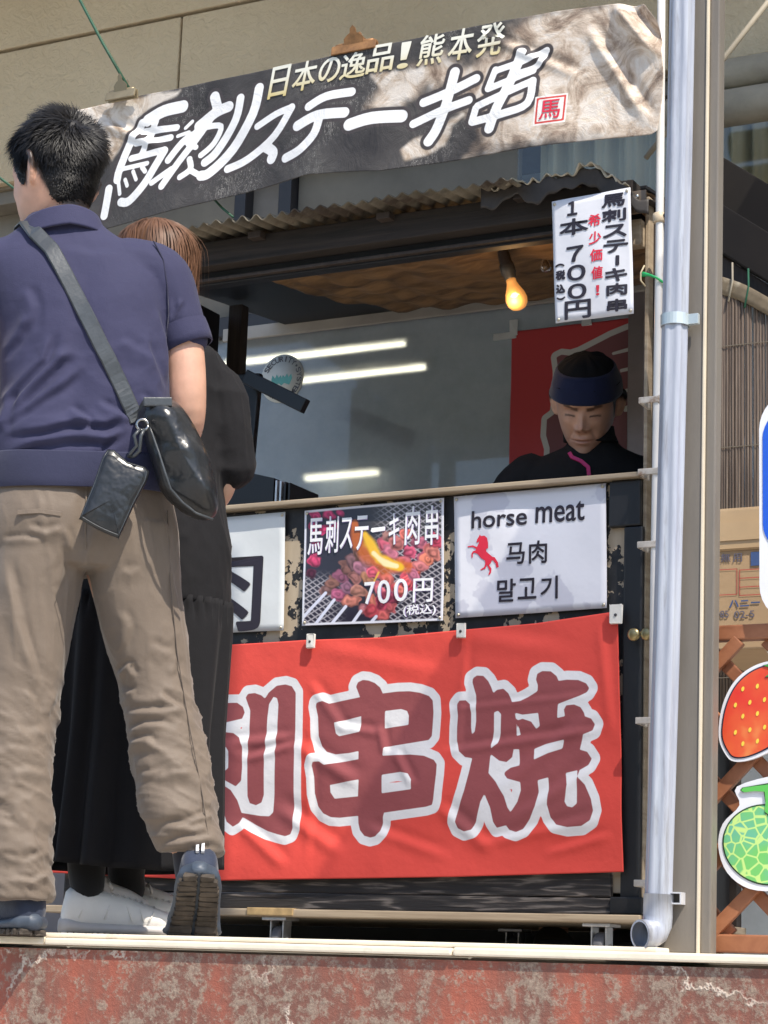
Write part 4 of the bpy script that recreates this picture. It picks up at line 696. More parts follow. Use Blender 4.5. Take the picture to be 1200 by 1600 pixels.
# tape hinge along the top edge, clips and cord
m_rust=mat('rusty_metal',(0.30,0.15,0.06),0.6,metal=0.4,var=0.4,scale=40,dirt=(0.1,0.05,0.03),dirt_scale=20)
m_zinc=mat('zinc_clip',(0.26,0.21,0.13),0.45,metal=0.4,var=0.2,scale=30)
def clip(x,z,w,m1,m2,label):
    e=empty('bulldog_clip',(x,1.142,z)); tag(e,label,'clip')
    bm=bmesh.new()
    for s in (-1,1):
        vs=bm_box(bm,-w/2,w/2,-0.003,0.003,-0.010,0.016,0.002,Matrix.Translation((0,s*0.007,0))@Matrix.Rotation(R(s*12),4,'X'))
    bm_obj('jaw',bm,m1,e)
    lathe('spring',[(0.006,-w*.42),(0.007,-w*.3),(0.007,w*.3),(0.006,w*.42)],m1,e,12,Matrix.Translation((0,0,0.016))@Matrix.Rotation(R(90),4,'Y'))
    for s,t in ((-1,14),(1,-20)):
        M_=Matrix.Translation((0,s*0.006,0.014))@Matrix.Rotation(R(t),4,'X')
        prof=[(-.35,0),(-.36,.016),(-.22,.026),(-.12,.03),(-.10,.042),(0,.05),(.10,.042),(.12,.03),(.22,.026),(.36,.016),(.35,0)]
        bm=bmesh.new(); a_=[bm.verts.new(M_@Vector((q[0]*w*.6,-.0012,q[1]))) for q in prof]; b_=[bm.verts.new(M_@Vector((q[0]*w*.6,.0012,q[1]))) for q in prof]
        bm.faces.new(a_);bm.faces.new(b_[::-1])
        for i in range(len(prof)): j=(i+1)%len(prof); bm.faces.new((a_[j],a_[i],b_[i],b_[j]))
        bm_obj('grip',bm,m2,e)
clip(-3.425,2.362,0.10,m_zinc,mat('dull_clip',(0.24,0.20,0.13),0.45,metal=0.4),'tarnished bulldog clip gripping the left end of the roof banner')
clip(-2.675,2.372,0.135,m_rust,m_rust,'rusty brown bulldog clip on the top edge of the roof banner')
m_cord=mat('green_cord',(0.015,0.07,0.035),0.6,var=0.3,scale=60)
tag(tube('cord',[(-3.66,1.18,2.80),(-3.60,1.15,2.693),(-3.50,1.14,2.535),(-3.405,1.145,2.385)],0.0045,m_cord,None,8),'dark green cord slanting down to the left banner clip','cord')
tag(tube('cord',[(-3.05,1.17,1.96),(-3.10,1.19,2.0),(-3.16,1.2,2.06)],0.0035,m_cord,None,8),'short dark cord between the banner and the corrugated roof','cord')
tag(tube('cord',[(-4.1,1.2,2.36),(-3.9,1.18,2.22),(-3.79,1.17,2.14)],0.004,m_cord,None,8),'dark cord crossing behind the man\'s face at the left edge','cord')

# ---- red hanging banner taped inside the shop window, with part of a character
zz=lambda p:(-2.77+(((760+p[0]/5)-797)/183)*0.394, 1.9535-(((520+p[1]/5)-505)/225)*0.468)
SH=[[zz(p) for p in q] for q in ([(540,165),(580,150),(650,165),(720,150),(850,95),(960,50),(1085,15),(1500,-60),(1500,1500),(480,1500),(500,860),(470,760),(475,640),(540,600),(560,400),(555,260)],[(965,175),(1200,135),(1200,170),(975,195)],[(1030,310),(1200,290),(1200,320),(1035,335)],[(1040,470),(1200,455),(1200,485),(1040,495)],[(1060,600),(1200,570),(1200,640),(1070,640)])]
e=empty('window_banner',(-2.57,2.398,1.3)); tag(e,'red banner with part of a maroon grey-outlined character taped to the shop window','banner'); inv=Matrix.Translation(-e.location)
def wbf(u,v): X=-2.77+u*0.392; Zv=1.15+v*0.803; return X,2.397+0.0015*np.sin(X*30)-.001*np.sin(Zv*20),Zv
me,co,U,V_=grid_mesh('cloth',120,190,wbf,0.001)
attr_f(me,'sd',poly_sd(co[:,0].astype(float),co[:,2].astype(float),SH)*100)
m,N,L,B=new_mat('window_banner_cloth'); a=anode(N,'sd').outputs['Fac']
c=mixc(N,L,step_(a,1.9,0.12),(0.55,0.55,0.53),(0.50,0.05,0.055)); c=mixc(N,L,step_(a,0,0.1),(0.20,0.075,0.085),c)
L.new(c,B.inputs['Base Color']); B.inputs['Roughness'].default_value=0.6
o=link('cloth',me,m,e); o.matrix_parent_inverse=inv
for x0,x1,z0,z1 in ((-2.832,-2.755,1.930,1.95),(-2.775,-2.75,1.94,1.99),(-2.53,-2.50,1.945,1.972)):
    o=box('tape',x0,x1,2.390,2.3945,z0,z1,mat('white_tape_strip',(0.6,0.62,0.62),0.5,bmp=0.3),e,0.001,None,0.002); o.matrix_parent_inverse=inv
# security sticker on the glass
e=empty('security_sticker',(-3.609,2.403,1.885)); tag(e,'round white security system sticker with teal bird mark on the shop window','sticker')
m_st=ink('sticker_white',(0.6,0.62,0.6)); m_stk=ink('sticker_grey',(0.09,0.09,0.10)); m_teal=ink('sticker_teal',(0.12,0.40,0.38))
lathe('disc',[(0.083,0),(0.083,0.001)],m_st,e,40,Matrix.Rotation(R(90),4,'X'))
txt='SECURITY·SYSTEM'; V=[];F=[]
for i,ch in enumerate(txt):
    if ch=='·': v=np.array([(.3,.3),(.7,.3),(.7,.7),(.3,.7)]);f=[[0,1,2,3]]
    else: v,f=glyphs(ch,0.02)
    an=R(150-i*(200/(len(txt)-1))); n=len(V)
    ww=0.006 if ch=='I' else (0.022 if ch=='M' else 0.016)
    for a,b in v:
        rad=0.058+b*0.019; t=an-(a-.5)*ww/0.066; V.append((rad*math.cos(t),-0.002,rad*math.sin(t)))
    F+=[[q+n for q in g] for g in f]
for i in range(9):
    an=R(235+i*9); n=len(V)
    for dr,da in ((0.060,-.05),(0.074,-.05),(0.074,.05),(0.060,.05)): V.append((dr*math.cos(an+da),-0.002,dr*math.sin(an+da)))
    F.append([n,n+1,n+2,n+3])
pyd('ring_lettering',V,F,m_stk,e)
bm=bmesh.new()
for s in (-1,1):
    pts=[(0,-.02),(s*.010,-.012),(s*.030,-.02),(s*.040,.002),(s*.036,.018),(s*.026,.006),(s*.020,.02),(s*.012,.008),(s*.004,.016),(0,.006)]
    bmesh.ops.triangulate(bm,faces=[bm.faces.new([bm.verts.new((a,-0.002,b-0.004)) for a,b in pts])])
bm_obj('bird_mark',bm,m_teal,e)
# ================================================================ RIGHT-HAND SIDE
m_taupe=mat('taupe_steel',(0.165,0.145,0.122),0.5,var=0.16,scale=5,stretch=(3,3,.5),bmp=0.10,bscale=90,dirt=(0.13,0.115,0.10),dirt_scale=8,dirt_pos=(0.6,0.8))
post=empty('grey_post',(-1.352,0.12,0)); post.rotation_euler=(0,R(.45),0); tag(post,'tall grey-brown metal post standing on the platform edge','post')
# front face and right flank of one folded section with a pale seam
box('front_face',-0.040,0.030,-0.048,0.02,0.0,3.95,m_taupe,post,0.003)
box('seam_strip',0.0305,0.0350,-0.051,0.0,0.0,3.95,mat('pale_seam',(0.60,0.52,0.40),0.6,var=0.08),post,0.001)
box('side_face',0.0355,0.0545,-0.044,-0.012,0.0,3.95,m_taupe,post,0.003)
# ribbed vinyl downpipe with clamps and elbow
m,N,L,B=new_mat('grey_vinyl'); n=ntex(N,L,9,6,0.65,stretch=(6,6,0.35))
L.new(ramp(N,L,n.outputs['Fac'],[(0.3,(0.25,0.27,0.33)),(0.5,(0.34,0.36,0.42)),(0.7,(0.42,0.45,0.50))]).outputs[0],B.inputs['Base Color']); gd=ntex(N,L,14,7,.72,stretch=(3,3,.25)); gc=mixc(N,L,ramp(N,L,gd.outputs['Fac'],[(.52,0.0),(.68,.65)]).outputs[0],B.inputs['Base Color'].links[0].from_socket,(.15,.14,.14)); L.new(gc,B.inputs['Base Color']); B.inputs['Roughness'].default_value=0.28; m_vinyl=m
pipe=empty('downpipe',(-1.386,0.052,0)); tag(pipe,'pale grey ribbed plastic downpipe with an open elbow at its foot','downpipe')
def pipe_r(a): 
    return 0.0230+0.0016*np.sign(np.sin(a*6+.6))*(np.abs(np.sin(a*6+.6))**.5)
seg=56; V=[];F=[]
zs=[0.062,0.5,1.0,1.5,2.2,3.95]; xs=[0.0,0.0115,0.022,0.032,0.041,0.06]
for z,x in zip(zs,xs):
    for k in range(seg):
        a=2*math.pi*k/seg; r=pipe_r(a); V.append((x+r*math.cos(a),r*math.sin(a),z))
for i in range(len(zs)-1):
    for k in range(seg): k2=(k+1)%seg; F.append((i*seg+k,i*seg+k2,(i+1)*seg+k2,(i+1)*seg+k))
pyd('pipe',V,F,m_vinyl,pipe,True)
# elbow: down then turning towards the left front
pth=[Vector((0.001,0,0.10)),Vector((0.0,0,0.062)),Vector((-0.001,0,0.048)),Vector((-0.004,-0.007,0.036)),Vector((-0.010,-0.017,0.0295)),Vector((-0.020,-0.034,0.0285))]
V,F=tube_arrays(pth,[0.0262,0.0262,0.0262,0.0265,0.0265,0.0265],24,False)
Vi,Fi=tube_arrays(pth,[0.0225]*6,24,False); n0=len(V)
F+=[tuple(reversed([i+n0 for i in f])) for f in Fi]; V+=Vi
for st_ in (0,(len(pth)-1)*24):
    for k in range(24): k2=(k+1)%24; F.append((st_+k2,st_+k,n0+st_+k,n0+st_+k2) if st_ else (st_+k,st_+k2,n0+st_+k2,n0+st_+k))
pyd('elbow',V,F,m_vinyl,pipe,True)
m_clamp=mat('galvanised_clamp',(0.50,0.55,0.55),0.35,metal=0.5,var=0.1)
for z,x in ((1.148,0.0252),):
    bm=bmesh.new(); sg=28
    for zz_ in (z-.011,z+.011):
        for k in range(sg):
            a=2*math.pi*k/sg; bm.verts.new((x+0.0272*math.cos(a),0.0272*math.sin(a),zz_))
    bm.verts.ensure_lookup_table()
    for k in range(sg): k2=(k+1)%sg; bm.faces.new((bm.verts[k],bm.verts[k2],bm.verts[sg+k2],bm.verts[sg+k]))
    bm_box(bm,x+0.022,x+0.046,-0.004,0.006,z-.010,z+.010,0.001)
    o=bm_obj('clamp',bm,m_clamp,pipe); o.modifiers.new('thickness','SOLIDIFY').thickness=0.002
# empty square bracket on the post
bm=bmesh.new()
for (x0,x1,z0,z1) in ((0,.024,.0,.0025),(0,.024,.0185,.021),(.0215,.024,.0026,.0184),(0,.0025,.0026,.0184)): bm_box(bm,x0,x1,-0.022,0.0,z0,z1,0.0)
bk=bm_obj('post_bracket',bm,mat('white_bracket',(0.6,0.6,0.62),0.35,metal=0.2),post); bk.location=(-0.015,-0.0485,0.083)

# ---- lattice fence with fruit boards
m_cedar=woodmat('orange_cedar',(0.20,0.068,0.03),(0.40,0.165,0.078),rough=0.5,sx=(1,1,1),sc=9,bm=0.15)
lat=empty('lattice_fence',(-1.0,0.16,0)); tag(lat,'low orange-brown wooden lattice fence beside the grey post','fence')
x0,x1=-0.40,0.40
for z0,z1 in ((0.004,0.036),(0.562,0.590)): box('rail',x0,x1,-0.014,0.014,z0,z1,m_cedar,lat,0.003)
for xx in (x0,x1-0.03): box('stile',xx,xx+0.03,-0.0135,0.0135,0.036,0.562,m_cedar,lat,0.003)
W_,H0,H1=x1-x0,0.036,0.562
for d in (1,-1):
    k=-8
    while k<14:
        c0=k*0.118+(0.03 if d>0 else 0.065)
        # line x = c0 + d*(z-H0) clipped to the frame
        pts=[]
        for z in (H0,H1): pts.append((c0+d*(z-H0),z))
        (xa,za),(xb,zb)=pts
        def clipx(xa,za,xb,zb,lo,hi):
            if xa==xb: return None
            t0=(lo-xa)/(xb-xa);t1=(hi-xa)/(xb-xa)
            if t0>t1:t0,t1=t1,t0
            t0=max(t0,0);t1=min(t1,1)
            if t1-t0<0.05: return None
            return (xa+(xb-xa)*t0,za+(zb-za)*t0,xa+(xb-xa)*t1,za+(zb-za)*t1)
        r=clipx(xa,za,xb,zb,x0+.004,x1-.004)
        if r: beam('slat',(r[0],-0.0075*d,r[1]),(r[2],-0.0075*d,r[3]),0.014,0.024,m_cedar,lat,0.002,upv=(0,1,0) if False else (0.001,0,1))
        k+=1
def board(name,outline,y,t,m,parent):
    bm=bmesh.new(); a_=[bm.verts.new((q[0],y,q[1])) for q in outline]; b_=[bm.verts.new((q[0],y+t,q[1])) for q in outline]
    n=len(outline)
    for t3 in tess(outline): bm.faces.new([a_[i] for i in t3]); bm.faces.new([b_[i] for i in t3])
    for i in range(n): j=(i+1)%n; bm.faces.new((a_[j],a_[i],b_[i],b_[j]))
    return bm_obj(name,bm,m,parent)
m_white=mat('white_board',(0.72,0.72,0.76),0.4,var=0.04); m_navyline=ink('navy_outline',(0.02,0.02,0.05)); m_edgeshade=mat('board_edge',(0.2,0.2,0.28),0.5)
def ell(cx,cz,rx,rz,n=40,fn=None): 
    o=[]
    for k in range(n):
        a=2*math.pi*k/n; r=fn(a) if fn else 1; o.append((cx+rx*r*math.cos(a),cz+rz*r*math.sin(a)))
    return o
def off(pts,d):
    P=np.array(pts); c=P.mean(0); v=P-c; l=np.linalg.norm(v,axis=1,keepdims=True); return [tuple(p) for p in P+v/l*d]
# strawberry: pointed at the lower left, leaves at the upper right
sb_=empty('strawberry_board',(-1.213,0.13,0.428)); sb_.scale=(.82,1,.82); tag(sb_,'strawberry-shaped cut-out board with white rim fixed on the lattice','board')
berry=[(-.085,-.085),(-.098,-.055),(-.096,-.015),(-.085,.025),(-.065,.06),(-.035,.085),(.0,.098),(.04,.10),(.075,.085),(.095,.05),(.095,.01),(.075,-.025),(.04,-.055),(.0,-.08),(-.04,-.096),(-.07,-.098)]
def smoothpoly(P,n=4):
    P=np.array(P,float); o=[]
    m_=len(P)
    for i in range(m_):
        p0,p1,p2,p3=P[i-1],P[i],P[(i+1)%m_],P[(i+2)%m_]
        for k in range(n):
            t=k/n; o.append(tuple(0.5*((2*p1)+(-p0+p2)*t+(2*p0-5*p1+4*p2-p3)*t*t+(-p0+3*p1-3*p2+p3)*t**3)))
    return o
berry=smoothpoly(berry)
rimb=off(berry,.011)
board('rim',rimb,0.0,0.008,m_white,sb_); board('outline',off(berry,.0035),-0.0012,0.001,m_navyline,sb_)
m,N,L,B=new_mat('strawberry_print'); n=ntex(N,L,9,3); L.new(ramp(N,L,n.outputs['Fac'],[(0.35,(0.62,0.03,0.02)),(0.62,(0.66,0.10,0.03)),(0.75,(0.70,0.28,0.08))]).outputs[0],B.inputs['Base Color']); B.inputs['Roughness'].default_value=0.4
board('fruit',berry,-0.0022,0.0008,m,sb_)
m_seed=ink('seed_yellow',(0.75,0.55,0.06))
bm=bmesh.new(); ci=0
rs_=random.Random(5)
for r in range(6):
    for c in range(6):
        sx=-.085+c*.033+(r%2)*.016; sz=-.075+r*.03+c*.005
        if float(poly_sd(np.array([sx]),np.array([sz]),[berry])[0])<-0.012:
            vs=[bm.verts.new((sx+.0035*math.cos(a)+.001*math.sin(a),-0.003,sz+.0055*math.sin(a))) for a in [i*math.pi/5 for i in range(10)]]; bm.faces.new(vs)
bm_obj('seeds',bm,m_seed,sb_)
leaf=smoothpoly([(.0,.075),(.02,.09),(-.005,.1),(.02,.105),(.01,.125),(.035,.112),(.05,.135),(.06,.108),(.09,.11),(.075,.09),(.1,.075),(.065,.078),(.055,.058),(.04,.075)],2)
board('leaf_rim',off(leaf,.010),0.0003,0.0075,m_white,sb_); board('leaf_outline',off(leaf,.003),-0.0032,.0006,m_navyline,sb_); board('leaf',leaf,-0.0042,0.0006,ink('leaf_green',(0.05,0.28,0.04)),sb_)
# melon: round with a T-shaped stalk
ml=empty('melon_board',(-1.212,0.13,0.192)); ml.scale=(.82,1,.82); tag(ml,'green melon-shaped cut-out board with netted skin below the strawberry board','board')
mel=ell(0,0,.098,.082,56,lambda a:1-.03*math.sin(a*2+.5))
mrim=smoothpoly([(-.062,.085),(-.068,.125),(.03,.15),(.07,.14),(.075,.09),(.104,.035),(.108,-.02),(.08,-.075),(.03,-.096),(-.04,-.094),(-.09,-.06),(-.11,-.005),(-.10,.045)],4)
board('rim',mrim,0.0,0.008,m_white,ml); board('outline',off(mel,.0035),-0.0012,0.001,ink('dark_green_outline',(0.02,0.06,0.02)),ml)
m,N,L,B=new_mat('melon_print'); vo=N.new('ShaderNodeTexVoronoi'); vo.feature='DISTANCE_TO_EDGE'; vo.inputs['Scale'].default_value=42; tc=N.new('ShaderNodeTexCoord'); L.new(tc.outputs['Object'],vo.inputs['Vector'])
n=ntex(N,L,10,3); gr=ramp(N,L,n.outputs['Fac'],[(0.35,(0.13,0.42,0.30)),(0.6,(0.16,0.50,0.13))]).outputs[0]
L.new(mixc(N,L,ramp(N,L,vo.outputs['Distance'],[(0.05,1.0),(0.09,0.0)]).outputs[0],gr,(0.50,0.70,0.22)),B.inputs['Base Color']); B.inputs['Roughness'].default_value=0.4
board('fruit',mel,-0.0022,0.0008,m,ml)
stk=smoothpoly([(-.05,.112),(-.052,.122),(.0,.128),(.05,.138),(.055,.127),(.015,.117),(.012,.07),(-.004,.07),(-.004,.113)],2)
board('stalk_outline',off(stk,.003),-0.0030,.0006,ink('stalk_outline',(0.02,0.06,0.02)),ml); board('stalk',stk,-0.004,.0006,ink('stalk_green',(0.10,0.45,0.08)),ml)
# blue sign at the right edge
bs=empty('blue_sign',(-1.075,0.12,0.80)); tag(bs,'blue rounded sign with white rim cut by the right edge of the picture','sign')
def rrect(w,h,r,n=8):
    o=[]
    for cx,cz,a0 in ((w-r,h-r,0),(-w+r,h-r,90),(-w+r,-h+r,180),(w-r,-h+r,270)):
        for k in range(n+1): a=R(a0+90*k/n); o.append((cx+r*math.cos(a),cz+r*math.sin(a)))
    return o
board('rim',rrect(.147,.215,.07),0,0.01,m_white,bs); board('face',rrect(.140,.135,.055),-.0015,.0012,ink('blue_print',(0.01,0.09,0.55)),bs).location=(0,0,.048)
box('stand',-.012,.012,.011,.03,-.8,-.1,m_frame,bs,.002)
# cardboard box with printing
cb=empty('cardboard_box',(-1.22,0.40,0.615)); tag(cb,'brown cardboard box with printed markings behind the lattice fence','box')
m_card=mat('cardboard',(0.40,0.27,0.15),0.8,var=0.10,scale=6,bmp=0.15,bscale=50); m_cardl=mat('parcel_tape',(0.46,0.32,0.18),0.25,var=0.08,scale=10)
box('carton',-.22,.30,0.0,.30,-.03,.168,m_card,cb,.004)
box('flap',-.222,.302,-.006,.12,.168,.250,m_cardl,cb,.003,None,.002)
box('packing_tape',-.22,.30,-.0085,-.0065,.185,.222,m_cardl,cb,.0)
ci=Matrix.Translation((1.22,-.40,-.615)); cp=lambda x,z:(x,.3985,z)
m_cb=ink('carton_blue',(0.05,0.09,0.22)); m_cr=ink('carton_red',(0.42,0.06,0.05))
o=lettering('lettering',[b for b in CARD_TEXT if b[0] not in('ハニー','1')],ink('carton_grey',(0.12,0.11,0.14)),cb,cp,bold=.0002); o.matrix_parent_inverse=ci
o=lettering('blue_lettering',[b for b in CARD_TEXT if b[0] in('ハニー','1')],m_cb,cb,cp,bold=.0006); o.matrix_parent_inverse=ci
bm=bmesh.new()
for _,cx,cz,w,h in CARD_RED:
    for a,b,c_,d in ((-w/2,w/2,h/2-.0015,h/2),(-w/2,w/2,-h/2,-h/2+.0015),(-w/2,-w/2+.0015,-h/2,h/2),(w/2-.0015,w/2,-h/2,h/2)):
        bm.faces.new([bm.verts.new((cx+x_,.3985,cz+z_)) for x_,z_ in ((a,c_),(b,c_),(b,d),(a,d))])
_,cx,cz,w,h=CARD_RED[1]
for zf in (.17,-.17): bm.faces.new([bm.verts.new((cx+x_,.3985,cz+z_)) for x_,z_ in ((-w/2,zf*h-.0008),(w/2,zf*h-.0008),(w/2,zf*h+.0008),(-w/2,zf*h+.0008))])
o=bm_obj('stamp_frame',bm,m_cr,cb); o.matrix_parent_inverse=ci
# ---- next stall: bamboo blind, cloth band, beams
m,N,L,B=new_mat('bamboo_blind'); tc=N.new('ShaderNodeTexCoord'); n=ntex(N,L,60,6,0.7,stretch=(5,1,0.08)); n2=ntex(N,L,160,3,0.6,stretch=(0.3,1,1))
c=ramp(N,L,n.outputs['Fac'],[(0.35,(0.075,0.05,0.034)),(0.55,(0.17,0.12,0.082)),(0.7,(0.33,0.25,0.17))]).outputs[0]; L.new(c,B.inputs['Base Color']); B.inputs['Roughness'].default_value=0.7; bump(N,L,B,n.outputs['Fac'],.4,.004); m_bam=m
bl=empty('bamboo_blind',(-1.3,1.2,0.9)); tag(bl,'dark weathered bamboo blind with a pale cloth band along its top','blind')
nb=int(0.9/0.0075)
def bandz(x): return max(.30,.705-.56*(x+.37))
me0=None
V,F=tube_arrays([(0,0,0),(0,0,1)],0.0036,5); me0=bpy.data.meshes.new('blind_reed'); me0.from_pydata([tuple(v) for v in V],[],F); me0.materials.append(m_bam); me0.polygons.foreach_set('use_smooth',[True]*len(me0.polygons))
for i in range(nb):
    o=bpy.data.objects.new('blind_reed',me0); COL.objects.link(o); o.parent=bl; xl=-.45+i*.0075; o.location=(xl,random.uniform(-.001,.001),-.4); o.rotation_euler=(0,random.uniform(-.003,.003),random.uniform(0,6)); o.scale=(1,1,.4+bandz(xl)+.02)
for z in (-.25,.05,.3,.55): box('weft_string',-.45,.45,-.0052,-.0040,z,z+.002,mat('straw_string',(0.2,0.16,0.11),0.8),bl,0)
def bandf(u,v): X=-.46+u*.92; return X,-.008-.004*np.sin(u*40),np.maximum(.30,.705-.56*(X+.37))-.02+.045*v-.004*np.sin(u*30)
me,co,U,V_=grid_mesh('cloth_band',60,4,bandf,.016); link('cloth_band',me,mat('canvas_band',(0.20,0.15,0.09),0.85,var=0.25,scale=25,dirt=(0.42,0.36,0.25),dirt_scale=10),bl)
m_nblack=mat('sooty_timber',(0.009,0.006,0.0045),0.95,var=.3)
for i,(za,zb,yy,hh,mm_) in enumerate(((1.80,1.31,1.25,.10,m_nblack),(1.70,1.22,1.28,.05,m_brownv),(1.95,1.46,1.5,.12,m_nblack))):
    b_=beam('roof_beam',(-1.80,yy,za+.055),(-1.0,yy,zb-.06),.05,hh,mm_,None); tag(b_,['upper black sloping beam of the next stall','lower brown sloping beam above the bamboo blind','dark sloping rafter behind the next stall\'s beams'][i],'beam','sloping beams of the next stall')
ro=[tube('tie_cord',[(x,1.2,z),(x+.004,1.19,z-.05),(x-.006,1.19,z-.10)],.0025,mat('tie_string',c_,.7),None,6) for x,z,c_ in ((-1.64,1.66,(.45,.38,.27)),(-1.60,1.64,(.02,.12,.06)))]
tag(ro[0],'pale string tying the bamboo blind to the beam','string'); tag(ro[1],'dark green string tying the bamboo blind to the beam','string')
# wall and pipes beyond, upper right
LB(box('grey_wall',-2.25,3,3.0,3.1,0.0,2.66,mat('grey_render',(0.20,0.205,0.20),0.85,var=0.12,scale=3),bld,0)) if False else None
gw=box('grey_partition',-2.20,1.5,2.62,2.66,2.1,2.64,mat('grey_render',(0.22,0.225,0.22),0.85,var=0.12,scale=3),None,0.003); tag(gw,'plain grey panel behind the post at the upper right','panel')
m_lag=mat('pipe_lagging',(0.42,0.36,0.27),0.8,var=0.15,scale=12,bmp=.4,bscale=40)
for z,y,r,l in ((2.585,2.16,.05,'upper of two beige lagged pipes under the wall panels at the right'),(2.47,2.13,.055,'lower of two beige lagged pipes under the wall panels at the right')):
    t_=tube('wall_pipe',[(-2.15,y,z),(-1.2,y,z),(1.0,y,z)],r,m_lag,None,18); tag(t_,l,'pipe','lagged pipes under the wall')
rd=tube('stay_rod',[(-2.02,1.6,2.13),(-1.55,1.7,2.75)],.008,mat('pale_rod',(.35,.30,.22),.6),None,8); tag(rd,'thin pale rod slanting up behind the grey post','rod')
end_text()

# translucent awning of the next stall, reaching out over the pavement above the frame
aw=empty('awning',(0.2,.77,2.675)); tag(aw,'translucent awning of the next stall, whose slanting shadow crosses the red banner','awning')
m,N,L,B=new_mat('translucent_sheet'); out=N['Material Output']; tr=N.new('ShaderNodeBsdfTransparent'); tr.inputs[0].default_value=(.60,.60,.63,1); tl=N.new('ShaderNodeBsdfTranslucent'); tl.inputs[0].default_value=(.5,.5,.52,1); mx=N.new('ShaderNodeMixShader'); mx.inputs[0].default_value=.12; L.new(tr.outputs[0],mx.inputs[1]); L.new(tl.outputs[0],mx.inputs[2]); L.new(mx.outputs[0],out.inputs[0])
me,co,U,V_=grid_mesh('sheet',60,6,lambda u,v:(-1.446+u*3.2,-.55+v*1.05,.004*np.sin(u*120))); link('sheet',me,m,aw)
for y in (-.55,.48): box('rib',-1.446,1.75,y,y+.02,.012,.03,m_frame,aw,.002)
# ================================================================ PEOPLE
def loft(rings,sides=30,n=2.3):
    """rings: (x,y,z,half_width,half_depth[,tilt about x])"""
    V=[];F=[]
    for r in rings:
        cx,cy,cz,hx,hy=r[:5]; tl=r[5] if len(r)>5 else 0.0
        for k in range(sides):
            a=2*math.pi*k/sides; c,s=math.cos(a),math.sin(a)
            px=hx*math.copysign(abs(c)**(2/n),c); py=hy*math.copysign(abs(s)**(2/n),s)
            V.append((cx+px,cy+py*math.cos(tl),cz+py*math.sin(tl)))
    for i in range(len(rings)-1):
        for k in range(sides): k2=(k+1)%sides; F.append((i*sides+k,i*sides+k2,(i+1)*sides+k2,(i+1)*sides+k))
    F.append(tuple(range(sides-1,-1,-1))); F.append(tuple((len(rings)-1)*sides+k for k in range(sides)))
    return V,F
def resample(rings,m=4):
    P=np.array([list(r)+[0]*(6-len(r)) for r in rings],float); t=np.arange(len(P)); tt=np.linspace(0,len(P)-1,(len(P)-1)*m+1); o=[]
    for x in tt:
        i=min(int(x),len(P)-2); f=x-i; p0=P[max(i-1,0)];p1=P[i];p2=P[i+1];p3=P[min(i+2,len(P)-1)]
        o.append(0.5*((2*p1)+(-p0+p2)*f+(2*p0-5*p1+4*p2-p3)*f*f+(-p0+3*p1-3*p2+p3)*f**3))
    return [tuple(q) for q in o]
def limb(path,rad,sides=18):
    P=np.array(path,float); r=np.array(rad,float); n=len(P); tt=np.linspace(0,n-1,(n-1)*6+1); Q=[];q=[]
    for x in tt:
        i=min(int(x),n-2); f=x-i; a=[max(i-1,0),i,i+1,min(i+2,n-1)]
        cr=lambda A:0.5*((2*A[a[1]])+(-A[a[0]]+A[a[2]])*f+(2*A[a[0]]-5*A[a[1]]+4*A[a[2]]-A[a[3]])*f*f+(-A[a[0]]+3*A[a[1]]-3*A[a[2]]+A[a[3]])*f**3)
        Q.append(cr(P)); q.append(float(cr(r)))
    d0=Q[0]-Q[1]; d0/=np.linalg.norm(d0)+1e-9; d1=Q[-1]-Q[-2]; d1/=np.linalg.norm(d1)+1e-9
    Q=[Q[0]+d0*q[0]*.8,Q[0]+d0*q[0]*.5]+Q+[Q[-1]+d1*q[-1]*.5,Q[-1]+d1*q[-1]*.8]; q=[q[0]*.3,q[0]*.8]+q+[q[-1]*.8,q[-1]*.3]
    V,F=tube_arrays([Vector(p) for p in Q],q,sides); return [tuple(v) for v in V],F
def hand_parts(wrist,d,palm_n,side=1,curl=0.7):
    """palm and five fingers; d = pointing direction, palm_n = back of the hand"""
    d=Vector(d).normalized(); nrm=Vector(palm_n); nrm=(nrm-d*nrm.dot(d)).normalized(); s=d.cross(nrm)*side; w=Vector(wrist); o=[]
    o.append(limb([w,w+d*.045,w+d*.085],[.026,.034,.033],14))
    for k,l in enumerate((.068,.078,.073,.056)):
        b=w+d*.088+s*(.027-k*.018); p=[b]; ang=0.25
        for j in range(3):
            p.append(p[-1]+(d*math.cos(ang)-nrm*math.sin(ang))*l*(.42,.33,.25)[j]); ang+=curl*.8
        o.append(limb(p,[.0095,.009,.0085,.007],10))
    t=w+d*.03+s*.03; o.append(limb([t,t+d*.025+s*.022-nrm*.006,t+d*.055+s*.026-nrm*.016,t+d*.075+s*.02-nrm*.024],[.013,.012,.0105,.008],10))
    return o
def fuse(parts,voxel,it=4,fac=0.5):
    V=[];F=[]
    for v,f in parts:
        n=len(V); V+=[tuple(p) for p in v]; F+=[tuple(i+n for i in q) for q in f]
    me=bpy.data.meshes.new('tmp'); me.from_pydata(V,[],F); me.update()
    o=bpy.data.objects.new('tmp',me); COL.objects.link(o)
    m=o.modifiers.new('r','REMESH'); m.mode='VOXEL'; m.voxel_size=voxel
    s=o.modifiers.new('s','SMOOTH'); s.factor=fac; s.iterations=it
    bpy.context.view_layer.update(); dg=bpy.context.evaluated_depsgraph_get()
    r=bpy.data.meshes.new_from_object(o.evaluated_get(dg)); bpy.data.objects.remove(o); bpy.data.meshes.remove(me)
    return r
def get_co(me):
    a=np.empty(len(me.vertices)*3,np.float32); me.vertices.foreach_get('co',a); co=a.reshape(-1,3).astype(float)
    b=np.empty(len(me.vertices)*3,np.float32); me.vertex_normals.foreach_get('vector',b); return co,b.reshape(-1,3).astype(float)
